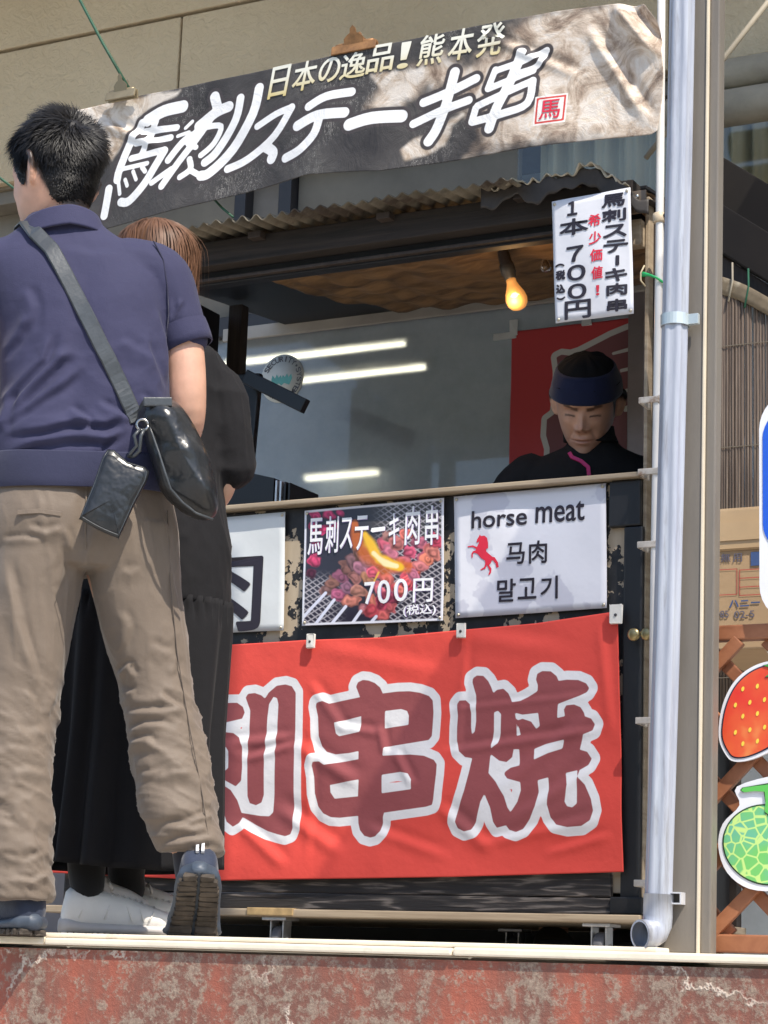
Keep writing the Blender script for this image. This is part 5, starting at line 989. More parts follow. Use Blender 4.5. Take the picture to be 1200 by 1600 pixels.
def set_co(me,co):
    me.vertices.foreach_set('co',co.astype(np.float32).ravel()); me.update()
def fold_disp(co,nr,folds,k=1.0):
    d=np.zeros(len(co)); X,Z=co[:,0],co[:,2]
    for pts,w,amp in folds:
        best=np.full(len(co),9.0); sg=np.zeros(len(co)); tt=np.zeros(len(co)); n=len(pts)-1
        for i,((ax,az),(bx,bz)) in enumerate(zip(pts[:-1],pts[1:])):
            ex,ez=bx-ax,bz-az; l=ex*ex+ez*ez+1e-9; t=np.clip(((X-ax)*ex+(Z-az)*ez)/l,0,1); dd=np.hypot(X-ax-t*ex,Z-az-t*ez)
            c=(ex*(Z-az)-ez*(X-ax)); u=dd<best; best=np.where(u,dd,best); sg=np.where(u,np.sign(c),sg); tt=np.where(u,(i+t)/n,tt)
        s=best*sg; tap=smooth(-.02,.25,tt)*smooth(1.02,.75,tt)
        d+=amp*tap*(np.exp(-np.abs(np.where(s>0,s*1.5,s*.75)/w)**1.5)-0.75*np.exp(-((s-1.15*w)/(.75*w))**2)-0.25*np.exp(-((s+2.2*w)/(1.3*w))**2))
    return d*smooth(-.1,.45,-nr[:,1])*k
def ribbons(name,P,Wd,m,parent,kind='stuff'):
    """P (N,K,3) strand points, Wd (N,K,3) half-width vectors"""
    N_,K=P.shape[:2]; co=np.stack([P-Wd,P+Wd],2).reshape(-1,3).astype(np.float32)
    b=(np.arange(N_)[:,None]*K+np.arange(K-1)[None,:])*2
    q=np.stack([b,b+1,b+3,b+2],-1).reshape(-1,4)
    me=bpy.data.meshes.new(name); me.vertices.add(len(co)); me.vertices.foreach_set('co',co.ravel())
    me.loops.add(len(q)*4); me.loops.foreach_set('vertex_index',q.astype(np.int32).ravel()); me.polygons.add(len(q)); me.polygons.foreach_set('loop_start',(np.arange(len(q))*4).astype(np.int32)); me.polygons.foreach_set('use_smooth',np.ones(len(q),bool))
    me.update(calc_edges=True); o=link(name,me,m,parent); tag(o,kind=kind); return o
# ---- head template, facing -Y, origin between the ears
HZ=[-.121,-.117,-.105,-.085,-.06,-.03,0.0,.03,.06,.085,.103,.113,.117]
HW=[.012,.026,.042,.055,.065,.0725,.0755,.0765,.072,.060,.043,.022,.004]
HF=[.066,.080,.089,.0905,.092,.0925,.0925,.0925,.086,.070,.050,.026,.004]
HB=[-.045,-.03,-.005,.03,.06,.083,.095,.098,.093,.077,.054,.028,.004]
def head_pt(phi,z,off=0.0):
    hw=np.interp(z,HZ,HW)+off; f=np.interp(z,HZ,HF)+off; b=np.interp(z,HZ,HB)+off; s,c=np.sin(phi),np.cos(phi); S=lambda v:np.sign(v)*np.abs(v)**(2/2.25)
    return np.stack([hw*S(s),-np.where(c>0,f,b)*S(c),z+off*smooth(.05,.117,z)],-1)
def head_loft():
    V=[];F=[];sd_=40; zs=np.interp(np.linspace(0,12,37),range(13),HZ)
    for z in zs:
        ph=np.arange(sd_)*2*math.pi/sd_; V+=[tuple(p) for p in head_pt(ph,np.full(sd_,z))]
    for i in range(len(zs)-1):
        for k in range(sd_): k2=(k+1)%sd_; F.append((i*sd_+k,i*sd_+k2,(i+1)*sd_+k2,(i+1)*sd_+k))
    F.append(tuple(range(sd_-1,-1,-1))); F.append(tuple((len(zs)-1)*sd_+k for k in range(sd_)))
    parts=[(V,F)]
    for s in (-1,1):   # ears: rim, lobe, bowl
        c=[(s*.078,.004,-.004)]
        parts.append(limb([(s*.074,.004,-.030),(s*.083,.012,-.030),(s*.092,.024,-.010),(s*.096,.028,.014),(s*.090,.014,.031),(s*.077,.0,.026)],[.006,.007,.006,.006,.006,.005],8))
        parts.append(limb([(s*.073,.006,-.026),(s*.080,.014,-.006),(s*.081,.016,.014)],[.007,.011,.010],8))
    return parts
def xf(parts,M): return [([tuple(M@Vector(p)) for p in v],f) for v,f in parts]
def face_shape(co,nr,Minv,sc):
    h=np.array([tuple(Minv@Vector(p)) for p in co]); X,Y,Z=h[:,0],h[:,1],h[:,2]; ax=np.abs(X)
    fr=smooth(-.03,-.06,Y)*smooth(-.15,-.125,Z)
    g=lambda x0,z0,sx,sz:np.exp(-((ax-x0)/sx)**2-((Z-z0)/sz)**2)
    d=.020*np.exp(-(X/.0085)**2-((Z+.034)/.012)**2)+.010*np.exp(-(X/.0075)**2-((Z+.014)/.018)**2)+.009*g(.0135,-.039,.0075,.0075)
    d+=-.008*g(.031,.004,.015,.010)+.0055*g(.031,.000,.011,.0065)+.005*g(.030,.021,.022,.007)-.003*np.exp(-(X/.008)**2-((Z-.014)/.01)**2)
    d+=.006*np.exp(-(X/.022)**2-((Z+.066)/.006)**2)+.006*np.exp(-(X/.018)**2-((Z+.077)/.006)**2)-.006*np.exp(-(X/.024)**2-((Z+.0715)/.0022)**2)
    d+=.005*np.exp(-(X/.02)**2-((Z+.104)/.012)**2)+.004*g(.046,-.022,.016,.014)-.003*g(.030,-.055,.008,.016)-.0035*np.exp(-(X/.006)**2-((Z+.055)/.006)**2)
    d*=fr*.98; d+=-.0030*fr*np.exp(-((ax-.022-.35*(-.04-Z)*(Z<-.04))/.004)**2)*smooth(-.085,-.06,Z)*smooth(-.03,-.045,Z)
    return h,d*sc
def skin_mat(name,base,rough=0.45):
    m,N,L,B=new_mat(name); a=anode(N,'print'); n=ntex(N,L,26,5,.6)
    c=mixc(N,L,1.0,a.outputs['Color'],ramp(N,L,n.outputs['Fac'],[(.3,(.88,.85,.84)),(.7,(1.06,1.01,1.0))]).outputs[0],'MULTIPLY')
    L.new(c,B.inputs['Base Color']); B.inputs['Roughness'].default_value=rough; B.inputs['Subsurface Weight'].default_value=.12; B.inputs['Subsurface Radius'].default_value=(.012,.005,.003); B.inputs['Subsurface Scale'].default_value=.5
    n2=ntex(N,L,160,3,.6); bump(N,L,B,n2.outputs['Fac'],.12,.002); return m
def cloth(name,base,var=.1,weave=500,ws=.12,rough=.8,sheen=.2,stretch=(1,1,1)):
    m,N,L,B=new_mat(name); n=ntex(N,L,5,5,.6); n2=ntex(N,L,weave,2,.5,stretch=stretch); n3=ntex(N,L,38,5,.65)
    c=ramp(N,L,n.outputs['Fac'],[(.3,[x*(1-var) for x in base]),(.7,[x*(1+var) for x in base])]).outputs[0]
    L.new(c,B.inputs['Base Color']); B.inputs['Roughness'].default_value=rough; B.inputs['Sheen Weight'].default_value=sheen; B.inputs['Specular IOR Level'].default_value=.25
    b1=bump(N,L,B,n2.outputs['Fac'],ws,.001); bump(N,L,B,n3.outputs['Fac'],.22,.006,b1); return m
def head_matrix(c,yaw,tilt,roll,sc): return Matrix.Translation(c)@Matrix.Rotation(R(yaw),4,'Z')@Matrix.Rotation(R(tilt),4,'X')@Matrix.Rotation(R(roll),4,'Y')@Matrix.Diagonal((sc,sc,sc,1))
HAIRLINE=([0,45,60,72,80,88,100,112,125,150,180],[.072,.06,.03,-.02,-.028,.012,.012,-.03,-.062,-.078,-.08])
m_hairblack,N,L,B=new_mat('black_hair'); n=ntex(N,L,60,4,.6); L.new(ramp(N,L,n.outputs['Fac'],[(.3,(.006,.0055,.006)),(.7,(.016,.014,.013))]).outputs[0],B.inputs['Base Color']); B.inputs['Roughness'].default_value=.48; B.inputs['Specular IOR Level'].default_value=.28
def paint(me,h,skin,hairy=None,face=True):
    X,Y,Z=h[:,0],h[:,1],h[:,2]; ax=np.abs(X); C=np.zeros((len(h),3)); C[:]=skin
    if face:
        fr=smooth(-.03,-.06,Y)*(Z>-.13)
        def ov(mk,c): C[:]=C*(1-mk[:,None])+np.array(c)*mk[:,None]
        ov(fr*np.exp(-(X/.026)**2-((Z+.0715)/.0085)**2)*.6,(skin[0]*.8,skin[1]*.5,skin[2]*.5)); ov(fr*np.exp(-(X/.024)**2-((Z+.0715)/.0016)**2)*.8,(.08,.03,.025))
        bz=.019+.006*smooth(.05,.015,ax)*-1+.003*(ax>.03); ov(fr*smooth(.0075,.0035,np.abs(Z-bz+.001))*smooth(.008,.014,ax)*smooth(.053,.046,ax)*.85,(.02,.014,.012))
        ov(fr*smooth(.0040,.0015,np.abs(Z+.005+(ax-.031)**2*9))*smooth(.0165,.020,ax)*smooth(.048,.044,ax)*.9,(.015,.01,.01))
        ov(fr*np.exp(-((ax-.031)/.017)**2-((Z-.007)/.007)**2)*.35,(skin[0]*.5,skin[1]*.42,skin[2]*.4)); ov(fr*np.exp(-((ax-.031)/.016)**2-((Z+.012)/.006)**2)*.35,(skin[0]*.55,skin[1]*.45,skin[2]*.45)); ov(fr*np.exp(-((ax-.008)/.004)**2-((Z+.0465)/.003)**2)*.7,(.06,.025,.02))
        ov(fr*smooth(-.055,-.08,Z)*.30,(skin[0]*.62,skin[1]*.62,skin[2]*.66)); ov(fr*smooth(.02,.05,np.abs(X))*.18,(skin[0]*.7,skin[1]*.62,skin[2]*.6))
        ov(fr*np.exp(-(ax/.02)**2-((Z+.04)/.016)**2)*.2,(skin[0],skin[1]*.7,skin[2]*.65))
    if hairy is not None:
        ph=np.degrees(np.arctan2(ax,-Y)); hl=np.interp(ph,*HAIRLINE); mk=smooth(hl-.012,hl+.006,Z)*(Z>-.1)*smooth(.12,.05,np.abs(np.hypot(X,Y)-.08)); C[:]=C*(1-mk[:,None])+np.array(hairy)*mk[:,None]
    attr_c(me,'print',C)
def short_hair(parent,M,n=15000,seed=1):
    r=np.random.default_rng(seed); z=r.uniform(-.085,.1165,n*3); z=np.where(r.random(n*3)<.4,.118-np.abs(r.normal(0,.025,n*3)),z); z=np.clip(z,-.085,.1165)
    ph=r.uniform(-math.pi,math.pi,n*3); hl=np.interp(np.degrees(np.abs(ph)),*HAIRLINE); k=z>hl+r.normal(0,.004,n*3); z=z[k][:n];ph=ph[k][:n];hl=hl[k][:n]
    top=smooth(-.02,.075,z); fade=smooth(0,.05,z-hl)
    base=head_pt(ph,z,0); o2=head_pt(ph,z,.01); nrm=o2-base; nrm/=np.linalg.norm(nrm,axis=1,keepdims=True)
    crown=np.array([.012,.075,.085]); t=base-crown; t-=nrm*np.sum(t*nrm,1,keepdims=True); t/=np.linalg.norm(t,axis=1,keepdims=True)+1e-6
    sw=np.cross(nrm,t)*.6; dr=t+sw+r.normal(0,.42,(len(z),3)); cl=np.stack([fbm(base[:,0]+base[:,2]*.7,base[:,1]-base[:,2]*.5,38,2,q)-.5 for q in (71,83,97)],-1)*2.0; dr+=cl
    dr-=nrm*np.sum(dr*nrm,1,keepdims=True); dr/=np.linalg.norm(dr,axis=1,keepdims=True)
    ln=(.009+.036*top*(.5+.8*r.random(len(z))))*(.45+.55*fade)*(1-.45*smooth(1.9,.9,np.abs(ph))*smooth(.09,.04,z)); lift=(.12+.62*top*r.random(len(z))**2)
    th=.002+.016*top*fade
    K=5; P=[]
    for j in range(K):
        f=j/(K-1); P.append(base+nrm*(th*(.3+.7*f)*(1) + ln*lift*(f-.75*f*f))[:,None]+dr*(ln*f)[:,None]+np.array([0,0,-1])*(ln*.25*f*f*(1-top))[:,None])
    P=np.stack(P,1); wd=np.cross(nrm,dr); wd=np.repeat(wd[:,None],K,1)*(np.array([.0008,.0009,.0008,.0005,.0001])[None,:,None])
    o=ribbons('hair',P,wd,m_hairblack,parent); o.matrix_local=M
    # dense under-layer so that no scalp shows
    V=[];F=[]; nz,npz=44,72
    for i in range(nz):
        for k in range(npz):
            p=2*math.pi*k/npz; hl_=float(np.interp(abs(math.degrees(p if p<=math.pi else p-2*math.pi)),*HAIRLINE)); zz=hl_+(.1168-hl_)*(i/(nz-1)); tp=float(smooth(-.02,.075,zz))*float(smooth(0,.05,zz-hl_))
            of=.0012+.010*tp+.004*tp*noise.noise(Vector((math.sin(p)*6,math.cos(p)*6,zz*60))); q=head_pt(np.array([p]),np.array([zz]),of)[0]; V.append(tuple(q))
    for i in range(nz-1):
        for k in range(npz): k2=(k+1)%npz; F.append((i*npz+k,i*npz+k2,(i+1)*npz+k2,(i+1)*npz+k))
    u=pyd('hair_base',V,F,m_hairblack,parent,True); u.matrix_local=M
from mathutils.bvhtree import BVHTree
def bvh(me): return BVHTree.FromPolygons([v.co.copy() for v in me.vertices],[tuple(p.vertices) for p in me.polygons])
def drape(name,tree,path,width,m,parent,off=.004,thick=.004,y0=-1.0,diry=1,m_pts=6,pre=()):
    P=np.array(path,float); n=len(P); tt=np.linspace(0,n-1,(n-1)*m_pts+1); pts=[(float(np.interp(x,range(n),P[:,0])),float(np.interp(x,range(n),P[:,1]))) for x in tt]; V=[];F=[]
    hit=[]
    for x,z in pts:
        h=tree.ray_cast(Vector((x,y0,z)),Vector((0,diry,0))); hit.append((h[0],h[1]) if h[0] is not None else None)
    last=next(h for h in hit if h is not None)
    for i,h in enumerate(hit):
        if h is None: hit[i]=(Vector((pts[i][0],last[0].y,pts[i][1])),last[1])
        else: last=h
    ys=[h[0].y for h in hit]; ys=[min(ys[max(0,i-3):i+4])*.6+sum(ys[max(0,i-3):i+4])/len(ys[max(0,i-3):i+4])*.4 for i in range(len(ys))]
    for i,(p,nn) in enumerate(hit):
        p=Vector((p.x,ys[i],p.z)); a=Vector((pts[max(i-1,0)][0],0,pts[max(i-1,0)][1])); b=Vector((pts[min(i+1,len(pts)-1)][0],0,pts[min(i+1,len(pts)-1)][1])); t=(b-a).normalized()
        nn=Vector((nn.x*.5,-1,nn.z*.5)).normalized(); s=t.cross(nn).normalized()*width/2; q=p+nn*off
        for v in (q-s,q-s*.85+nn*thick*.8,q+s*.85+nn*thick*.8,q+s,q+s-nn*.003,q-s-nn*.003): V.append(v)
    PV=[]
    for p,nn,t in pre:
        p=Vector(p);nn=Vector(nn).normalized();t=Vector(t).normalized();sv=t.cross(nn).normalized()*width/2;q=p+nn*off
        PV+=[q-sv,q-sv*.85+nn*thick*.8,q+sv*.85+nn*thick*.8,q+sv,q+sv-nn*.003,q-sv-nn*.003]
    V=PV+V; hit=[0]*len(pre)+hit
    for i in range(len(hit)-1):
        for k in range(6): k2=(k+1)%6; F.append((i*6+k,i*6+k2,(i+1)*6+k2,(i+1)*6+k))
    F.append((5,4,3,2,1,0)); F.append(tuple((len(hit)-1)*6+k for k in range(6)))
    return pyd(name,V,F,m,parent,False)
def pillow(name,poly,y0,front,back,m,parent,n=9,shift=(0,0),yfn=None):
    P=np.array(smoothpoly(poly,3)); c=P.mean(0); V=[];F=[]; K=len(P)
    for j in range(-n,n+1):
        a=j/n*math.pi/2; s=math.cos(a)**.55 if abs(j)<n else 0.02; b=math.sin(a)
        for p in P:
            q=c+(p-c)*s; y=y0+(b*back if b>0 else b*front); y+=0 if yfn is None else yfn(q[0],q[1],b)
            V.append((q[0],y,q[1]))
    for j in range(2*n):
        for k in range(K): k2=(k+1)%K; F.append((j*K+k,j*K+k2,(j+1)*K+k2,(j+1)*K+k))
    F.append(tuple(range(K-1,-1,-1))); F.append(tuple(2*n*K+k for k in range(K)))
    return pyd(name,V,F,m,parent,True)
def make_shoe(parent,M,L_,cols,pitch=0.0,ball=.70,tab=None,laces=False,name='shoe'):
    """shoe along +Y from heel (0) to toe (L_); pitch lifts the heel about the ball of the foot"""
    m_up,m_mid,m_sole=cols
    def bend(p):
        x,y,z=p; yb=L_*ball
        if pitch and y<yb:
            t=min(1.0,(yb-y)/(.05)); a=pitch*(t if t<1 else 1); dy,dz=y-yb,z; return Vector((x,yb+dy*math.cos(a)+dz*math.sin(a),-dy*math.sin(a)+dz*math.cos(a)))
        return Vector((x,y,z))
    st=[0,.02,.07,.18,.35,.55,.72,.85,.94,.985,1.0]; hw=[.012,.026,.034,.038,.038,.043,.049,.047,.037,.02,.006]; cx=[0,0,0,0,-.001,-.004,-.006,-.007,-.006,-.004,-.003]
    top=[.055,.090,.102,.100,.096,.088,.074,.064,.058,.046,.03]
    def build(rows,m,nm,par,sides=20):
        V=[];F=[]
        for (s,w,z0,z1,c_) in rows:
            for k in range(sides):
                a=2*math.pi*k/sides; c,sn=math.cos(a),math.sin(a); zz=(z0+z1)/2+(z1-z0)/2*math.copysign(abs(sn)**(.75),sn); sh=1-.30*max(0,(zz-.04)/.07) if nm=='upper' else 1
                V.append(tuple(M@bend((c_+w*sh*math.copysign(abs(c)**.8,c),s*L_,zz))))
        n=len(rows)
        for i in range(n-1):
            for k in range(sides): k2=(k+1)%sides; F.append((i*sides+k,i*sides+k2,(i+1)*sides+k2,(i+1)*sides+k))
        F.append(tuple(range(sides-1,-1,-1))); F.append(tuple((n-1)*sides+k for k in range(sides)))
        return pyd(nm,V,F,m,par,True)
    ss=np.linspace(0,1,34); I=lambda A,x:float(np.interp(x,st,A))
    e=build([(x,I(hw,x)*.96,.018,I(top,x),I(cx,x)) for x in ss],m_up,name,parent)
    mid=[(x,I(hw,x)*1.10+.001,.010,.034+.010*math.exp(-((x)/.12)**2),I(cx,x)) for x in ss]; mid=[(-.02,.014,.014,.036,0)]+mid+[(1.012,.006,.014,.03,-.003)]
    build(mid,m_mid,'midsole',e)
    # tread blocks on the outsole
    bm=bmesh.new()
    for i in range(18):
        x=.03+i*.0525
        for s in (-1,1):
            w=I(hw,min(x,1))*1.04; x0,x1=(x-.0235)*L_,(x+.0225)*L_; c_=I(cx,min(x,1))
            vs=bm_box(bm,c_+min(s*.003,s*w*.96),c_+max(s*.003,s*w*.96),x0,x1,0.0,.0125,.003)
            for v in vs: v.co=M@bend(v.co+Vector((random.uniform(-.0015,.0015),random.uniform(-.002,.002),random.uniform(-.0015,.001))))
    bm_obj('outsole',bm,m_sole,e)
    if tab is not None:
        for dx in (-.005,.005): 
            bm=bmesh.new(); vs=bm_box(bm,dx-.0028,dx+.0028,-.006,.002,.066,.112,.001)
            for v in vs: v.co=M@bend(v.co)
            bm_obj('pull_tab_stripe',bm,tab,e)
    if laces:
        def up(s,a):
            w=I(hw,s)*.96; z0,z1=.018,I(top,s); sn,c=math.sin(a),math.cos(a); zz=(z0+z1)/2+(z1-z0)/2*math.copysign(abs(sn)**.75,sn); sh=1-.30*max(0,(zz-.04)/.07); return M@bend((I(cx,s)+(w*sh+.0032)*math.copysign(abs(c)**.8,c),s*L_,zz+(.0015 if sn>.9 else 0)))
        for sd_ in (0,1):
            A=lambda d:R(d) if sd_==0 else R(180-d)
            for path in ([(.60,-20),(.55,15),(.47,45),(.42,68)],[(.70,-15),(.66,20),(.60,52),(.56,75)],[(.14,-20),(.20,15),(.24,45),(.22,70)],[(.36,-20),(.40,10),(.36,45),(.30,70)],[(.74,-10),(.78,20),(.80,55),(.80,90)]):
                V,F=tube_arrays([up(*(s_,A(a_))) for s_,a_ in path],.0020,6); pyd('seam',V,F,m_up,e,True)
        V,F=limb([M@bend((0,.33*L_,.118)),M@bend((0,.40*L_,.098)),M@bend((0,.55*L_,.086)),M@bend((0,.70*L_,.072))],[.010,.018,.018,.014],12); pyd('tongue',V,F,m_mid,e,True)
        for i in range(6):
            y=(.40+i*.055)*L_; zt=I(top,.40+i*.055)+.005
            V,F=tube_arrays([M@bend((-.022,y-.006,zt-.012)),M@bend((0,y,zt+.003)),M@bend((.022,y+.006,zt-.012))],.003,6); pyd('lace',V,F,m_mid,e,True)
        for s in (-1,1):
            V,F=tube_arrays([M@bend((0,.40*L_,.104)),M@bend((s*.02,.38*L_,.118)),M@bend((s*.036,.40*L_,.105)),M@bend((s*.02,.42*L_,.098))],.0032,6); pyd('lace_loop',V,F,m_mid,e,True)
    return e
# ---------------------------------------------------------------- the man in front
man=empty('person',(-2.60,0.085,0.0),R(34.985)); man.scale=(.97,)*3; tag(man,'man seen from behind in navy polo shirt and tan trousers, black bag on his back','person')
SK=(.56,.33,.235)
Mh=head_matrix((-.188,0.0,1.655),224,7,2,1.08)
arm_r=[(.030,-.005,1.452),(.104,-.012,1.32),(.128,-.012,1.145),(.110,.075,1.085),(.06,.20,1.075)]
body=xf(head_loft(),Mh)+[limb([(-.178,.01,1.60),(-.168,.0,1.53),(-.150,0,1.44)],[.066,.064,.08]),
  loft(resample([(-.15,0,1.50,.12,.07),(-.13,0,1.42,.17,.085),(-.105,0,1.28,.165,.095),(-.095,0,1.12,.155,.09),(-.085,0,.98,.165,.09),(-.085,0,.86,.165,.09)],2)),
  limb(arm_r,[.050,.046,.043,.042,.028]),limb([(-.30,0,1.44),(-.355,0,1.28),(-.37,.02,1.13),(-.33,.12,1.06),(-.24,.22,1.07)],[.052,.048,.042,.04,.028]),
  limb([(-.01,0,.86),(.06,.02,.62),(.11,.03,.50),(.16,-.02,.26),(.185,.0,.19)],[.085,.07,.055,.045,.036]),limb([(-.16,0,.86),(-.18,.0,.60),(-.19,.01,.48),(-.185,0,.25),(-.165,0,.10)],[.085,.07,.055,.045,.036])]
body+=hand_parts((.055,.21,1.075),(-.6,.8,.05),(.3,.2,.9),-1)+hand_parts((-.235,.225,1.07),(.6,.8,.05),(-.3,.2,.9),1)
body+=[limb([(.185,.0,.19),(.195,.0,.13),(.198,.05,.04)],[.034,.028,.02]),limb([(-.165,0,.10),(-.16,.0,.06),(-.21,.09,.04)],[.034,.024,.018])]
me=fuse(body,.0055,3); co,nr=get_co(me); h,d=face_shape(co,nr,Mh.inverted(),1.08); co+=d[:,None]*np.array(Mh.to_3x3()@Vector((0,-1,0)))/1.08; set_co(me,co); paint(me,h,SK,(.05,.035,.03))
link('body',me,skin_mat('skin_light',SK),man,True)
short_hair(man,Mh,17000)
# polo shirt
m_navyc=cloth('navy_pique',(.033,.033,.074),.08,700,.35,.8,.08)
tor=resample([(-.086,0,.955,.203,.128),(-.086,.0,.99,.207,.130),(-.088,-.005,1.05,.206,.132),(-.094,-.006,1.15,.186,.125),(-.104,-.004,1.28,.190,.128),(-.122,0,1.39,.200,.122),(-.132,.004,1.45,.195,.108),(-.146,.006,1.495,.160,.088),(-.158,.004,1.53,.108,.074),(-.166,.002,1.56,.080,.070)],4)
slv=limb([(-.02,0,1.445),(.048,-.006,1.44),(.086,-.010,1.37),(.116,-.012,1.300)],[.085,.074,.062,.054]); slv=( [p for p in slv[0]],slv[1])
slvl=limb([(-.24,0,1.44),(-.30,0,1.43),(-.345,0,1.34),(-.362,0,1.29)],[.08,.07,.06,.054])
me=fuse([loft(tor,36,2.5),slv,slvl],.005,9); co,nr=get_co(me)
d=fold_disp(co,nr,SHIRT_FOLDS,.95); xx=co[:,0]+co[:,1]*.8; wz=.05*(fbm(xx,co[:,2],5,2,17)-.5); d+=.006*smooth(1.38,1.2,co[:,2])*(ridged(xx*.6+wz+.45*co[:,2],co[:,2]*.8-.3*xx,11,3,37)-.45)+.0025*(ridged(xx+wz,co[:,2]*.4,12,2,55)-.45)+.003*(fbm(co[:,0],co[:,2],14,3,4)-.5)+.006*(fbm(co[:,0]+co[:,1],co[:,2],6,2,6)-.5)
# spine hollow and shoulder blades
d+=-.006*np.exp(-((co[:,0]+.11)/.03)**2)*smooth(1.05,1.15,co[:,2])*smooth(1.5,1.35,co[:,2])*(nr[:,1]<0)
co+=nr*d[:,None]; set_co(me,co); tree_shirt=bvh(me)
shirt=link('shirt',me,m_navyc,man,True); rib_c=cloth('navy_seam',(.018,.018,.042))
# seam of the sleeve hem, collar, ribbed hem band
V=[];F=[]
def bandloft(name,rings,m,parent,t=.004,n=2.5):
    V,F=loft(rings,40,n); F=F[:-2]; o=pyd(name,V,F,m,parent,True); sm=o.modifiers.new('thickness','SOLIDIFY'); sm.thickness=t; sm.offset=1; return o
drape('armhole_seam',tree_shirt,[(.035,1.505),(.058,1.46),(.070,1.40),(.076,1.34),(.074,1.29)],.0022,rib_c,shirt,.0004,.0012)
bandloft('collar',resample([(-.166,.002,1.512,.100,.088,-.12),(-.168,.000,1.535,.091,.082,-.16),(-.171,-.002,1.556,.083,.076,-.18)],4),m_navyc,shirt,.005,2.1); ck=shirt.children[-1] if False else [c for c in bpy.data.objects if c.name.startswith('collar') and c.parent==shirt][0]; c_,_n=get_co(ck.data); c_[:,2]+=.24*np.minimum(0,c_[:,0]+.15); set_co(ck.data,c_)
rib=cloth('navy_rib_knit',(.026,.028,.062),.06,260,.4,.8,.2,(6,6,.3))
bd=[(-.085,.0,.935,.199,.124),(-.085,.0,.95,.204,.128),(-.086,.0,.985,.206,.131),(-.086,.0,1.010,.205,.131)]
o=bandloft('hem_band',resample(bd,5),rib,shirt,.004)
c_,_n=get_co(o.data); c_[:,1]+=.004*(fbm(c_[:,0],c_[:,2],9,2,3)-.5)*2; c_[:,2]+=.006*np.sin(c_[:,0]*9); set_co(o.data,c_)
sl=[]; ax=Vector((.116-.086,-.002,1.300-1.37)).normalized(); cc=Vector((.1175,-.012,1.2965)); u=ax.cross(Vector((0,1,0))).normalized(); w=ax.cross(u)
ring=[[cc+ax*a*.032+(u*math.cos(k*math.pi/16)+w*math.sin(k*math.pi/16))*r for k in range(32)] for a,r in ((-1.1,.0600),(-.5,.0605),(0,.0600),(.50,.0585),(.53,.054))]
V=[p for q in ring for p in q]; F=[(i*32+k,i*32+(k+1)%32,(i+1)*32+(k+1)%32,(i+1)*32+k) for i in range(4) for k in range(32)]
pyd('sleeve_hem',V,F,m_navyc,shirt,True)
# trousers
m_tan=cloth('tan_cotton',(.155,.120,.092),.06,600,.18,.62,.15)
hip=resample([(-.086,0,.985,.188,.112),(-.086,0,.93,.198,.120),(-.083,-.004,.87,.208,.126),(-.078,-.002,.81,.206,.118),(-.072,0,.77,.17,.10)],4)
rl=resample([(.020,-.002,.87,.105,.115),(.030,0,.80,.103,.112),(.041,.004,.74,.097,.104),(.068,.014,.63,.092,.096),(.100,.022,.52,.081,.090),(.137,.006,.37,.085,.088),(.154,-.010,.28,.084,.085),(.176,-.018,.215,.078,.080),(.186,-.020,.178,.066,.070)],4)
ll=resample([(-.150,-.002,.87,.120,.118),(-.168,0,.78,.102,.112),(-.182,.002,.69,.100,.102),(-.192,.008,.51,.090,.092),(-.194,.0,.35,.086,.090),(-.182,-.006,.20,.083,.086),(-.170,-.010,.11,.079,.082),(-.166,-.010,.072,.074,.078)],4)
me=fuse([loft(hip,36,2.4),loft(rl,30,2.2),loft(ll,30,2.2)],.0048,8); co,nr=get_co(me)
d=fold_disp(co,nr,[(f_[0],f_[1]*.95,f_[2]) for f_ in TROUSER_FOLDS],.50)
xx=co[:,0]+co[:,1]*.8; wz=.03*(fbm(xx,co[:,2],7,2,91)-.5)
th_=smooth(.45,.62,co[:,2]); kn=1-th_
d+=.0085*th_*smooth(.95,.88,co[:,2])*(ridged(xx+wz+.25*co[:,2],co[:,2]*.30,15,3,13,3.5)-.36)+.012*kn*(ridged(xx*.42+wz,co[:,2]+.35*xx+wz,21,3,29,3.5)-.34)*(.55+.9*fbm(xx,co[:,2],6,2,44))
lo=smooth(.75,.1,co[:,2]); d+=.004*lo*(fbm(co[:,0]+co[:,1]*.6,co[:,2]*1.6,11,3,21)-.5)+.005*(fbm(co[:,0]+co[:,1]*.5,co[:,2],7,3,31)-.5)+.003*lo*np.sin(co[:,2]*75+6*fbm(co[:,0],co[:,2],9,2,7)+co[:,0]*16)*smooth(.45,.2,co[:,2])
d+=-.012*np.exp(-((co[:,0]+.075)/.018)**2)*smooth(.80,.86,co[:,2])*smooth(.98,.90,co[:,2])*(nr[:,1]<0)
co+=nr*d[:,None]; set_co(me,co); tree_tr=bvh(me)
trou=link('trousers',me,m_tan,man,True)
drape('back_seam',tree_tr,[(-.076,.955),(-.075,.90),(-.073,.84),(-.070,.80)],.003,cloth('tan_seam',(.17,.13,.095)),trou,.0003,.0012)
drape('side_seam',tree_tr,[(.098,.90),(.112,.75),(.135,.60),(.168,.45),(.203,.30),(.222,.20)],.0015,cloth('tan_side_seam',(.125,.097,.075)),trou,.0001,.0008)
drape('pocket_welt',tree_tr,[(-.215,.868),(-.17,.872),(-.125,.868)],.010,m_tan,trou,.0008,.002)
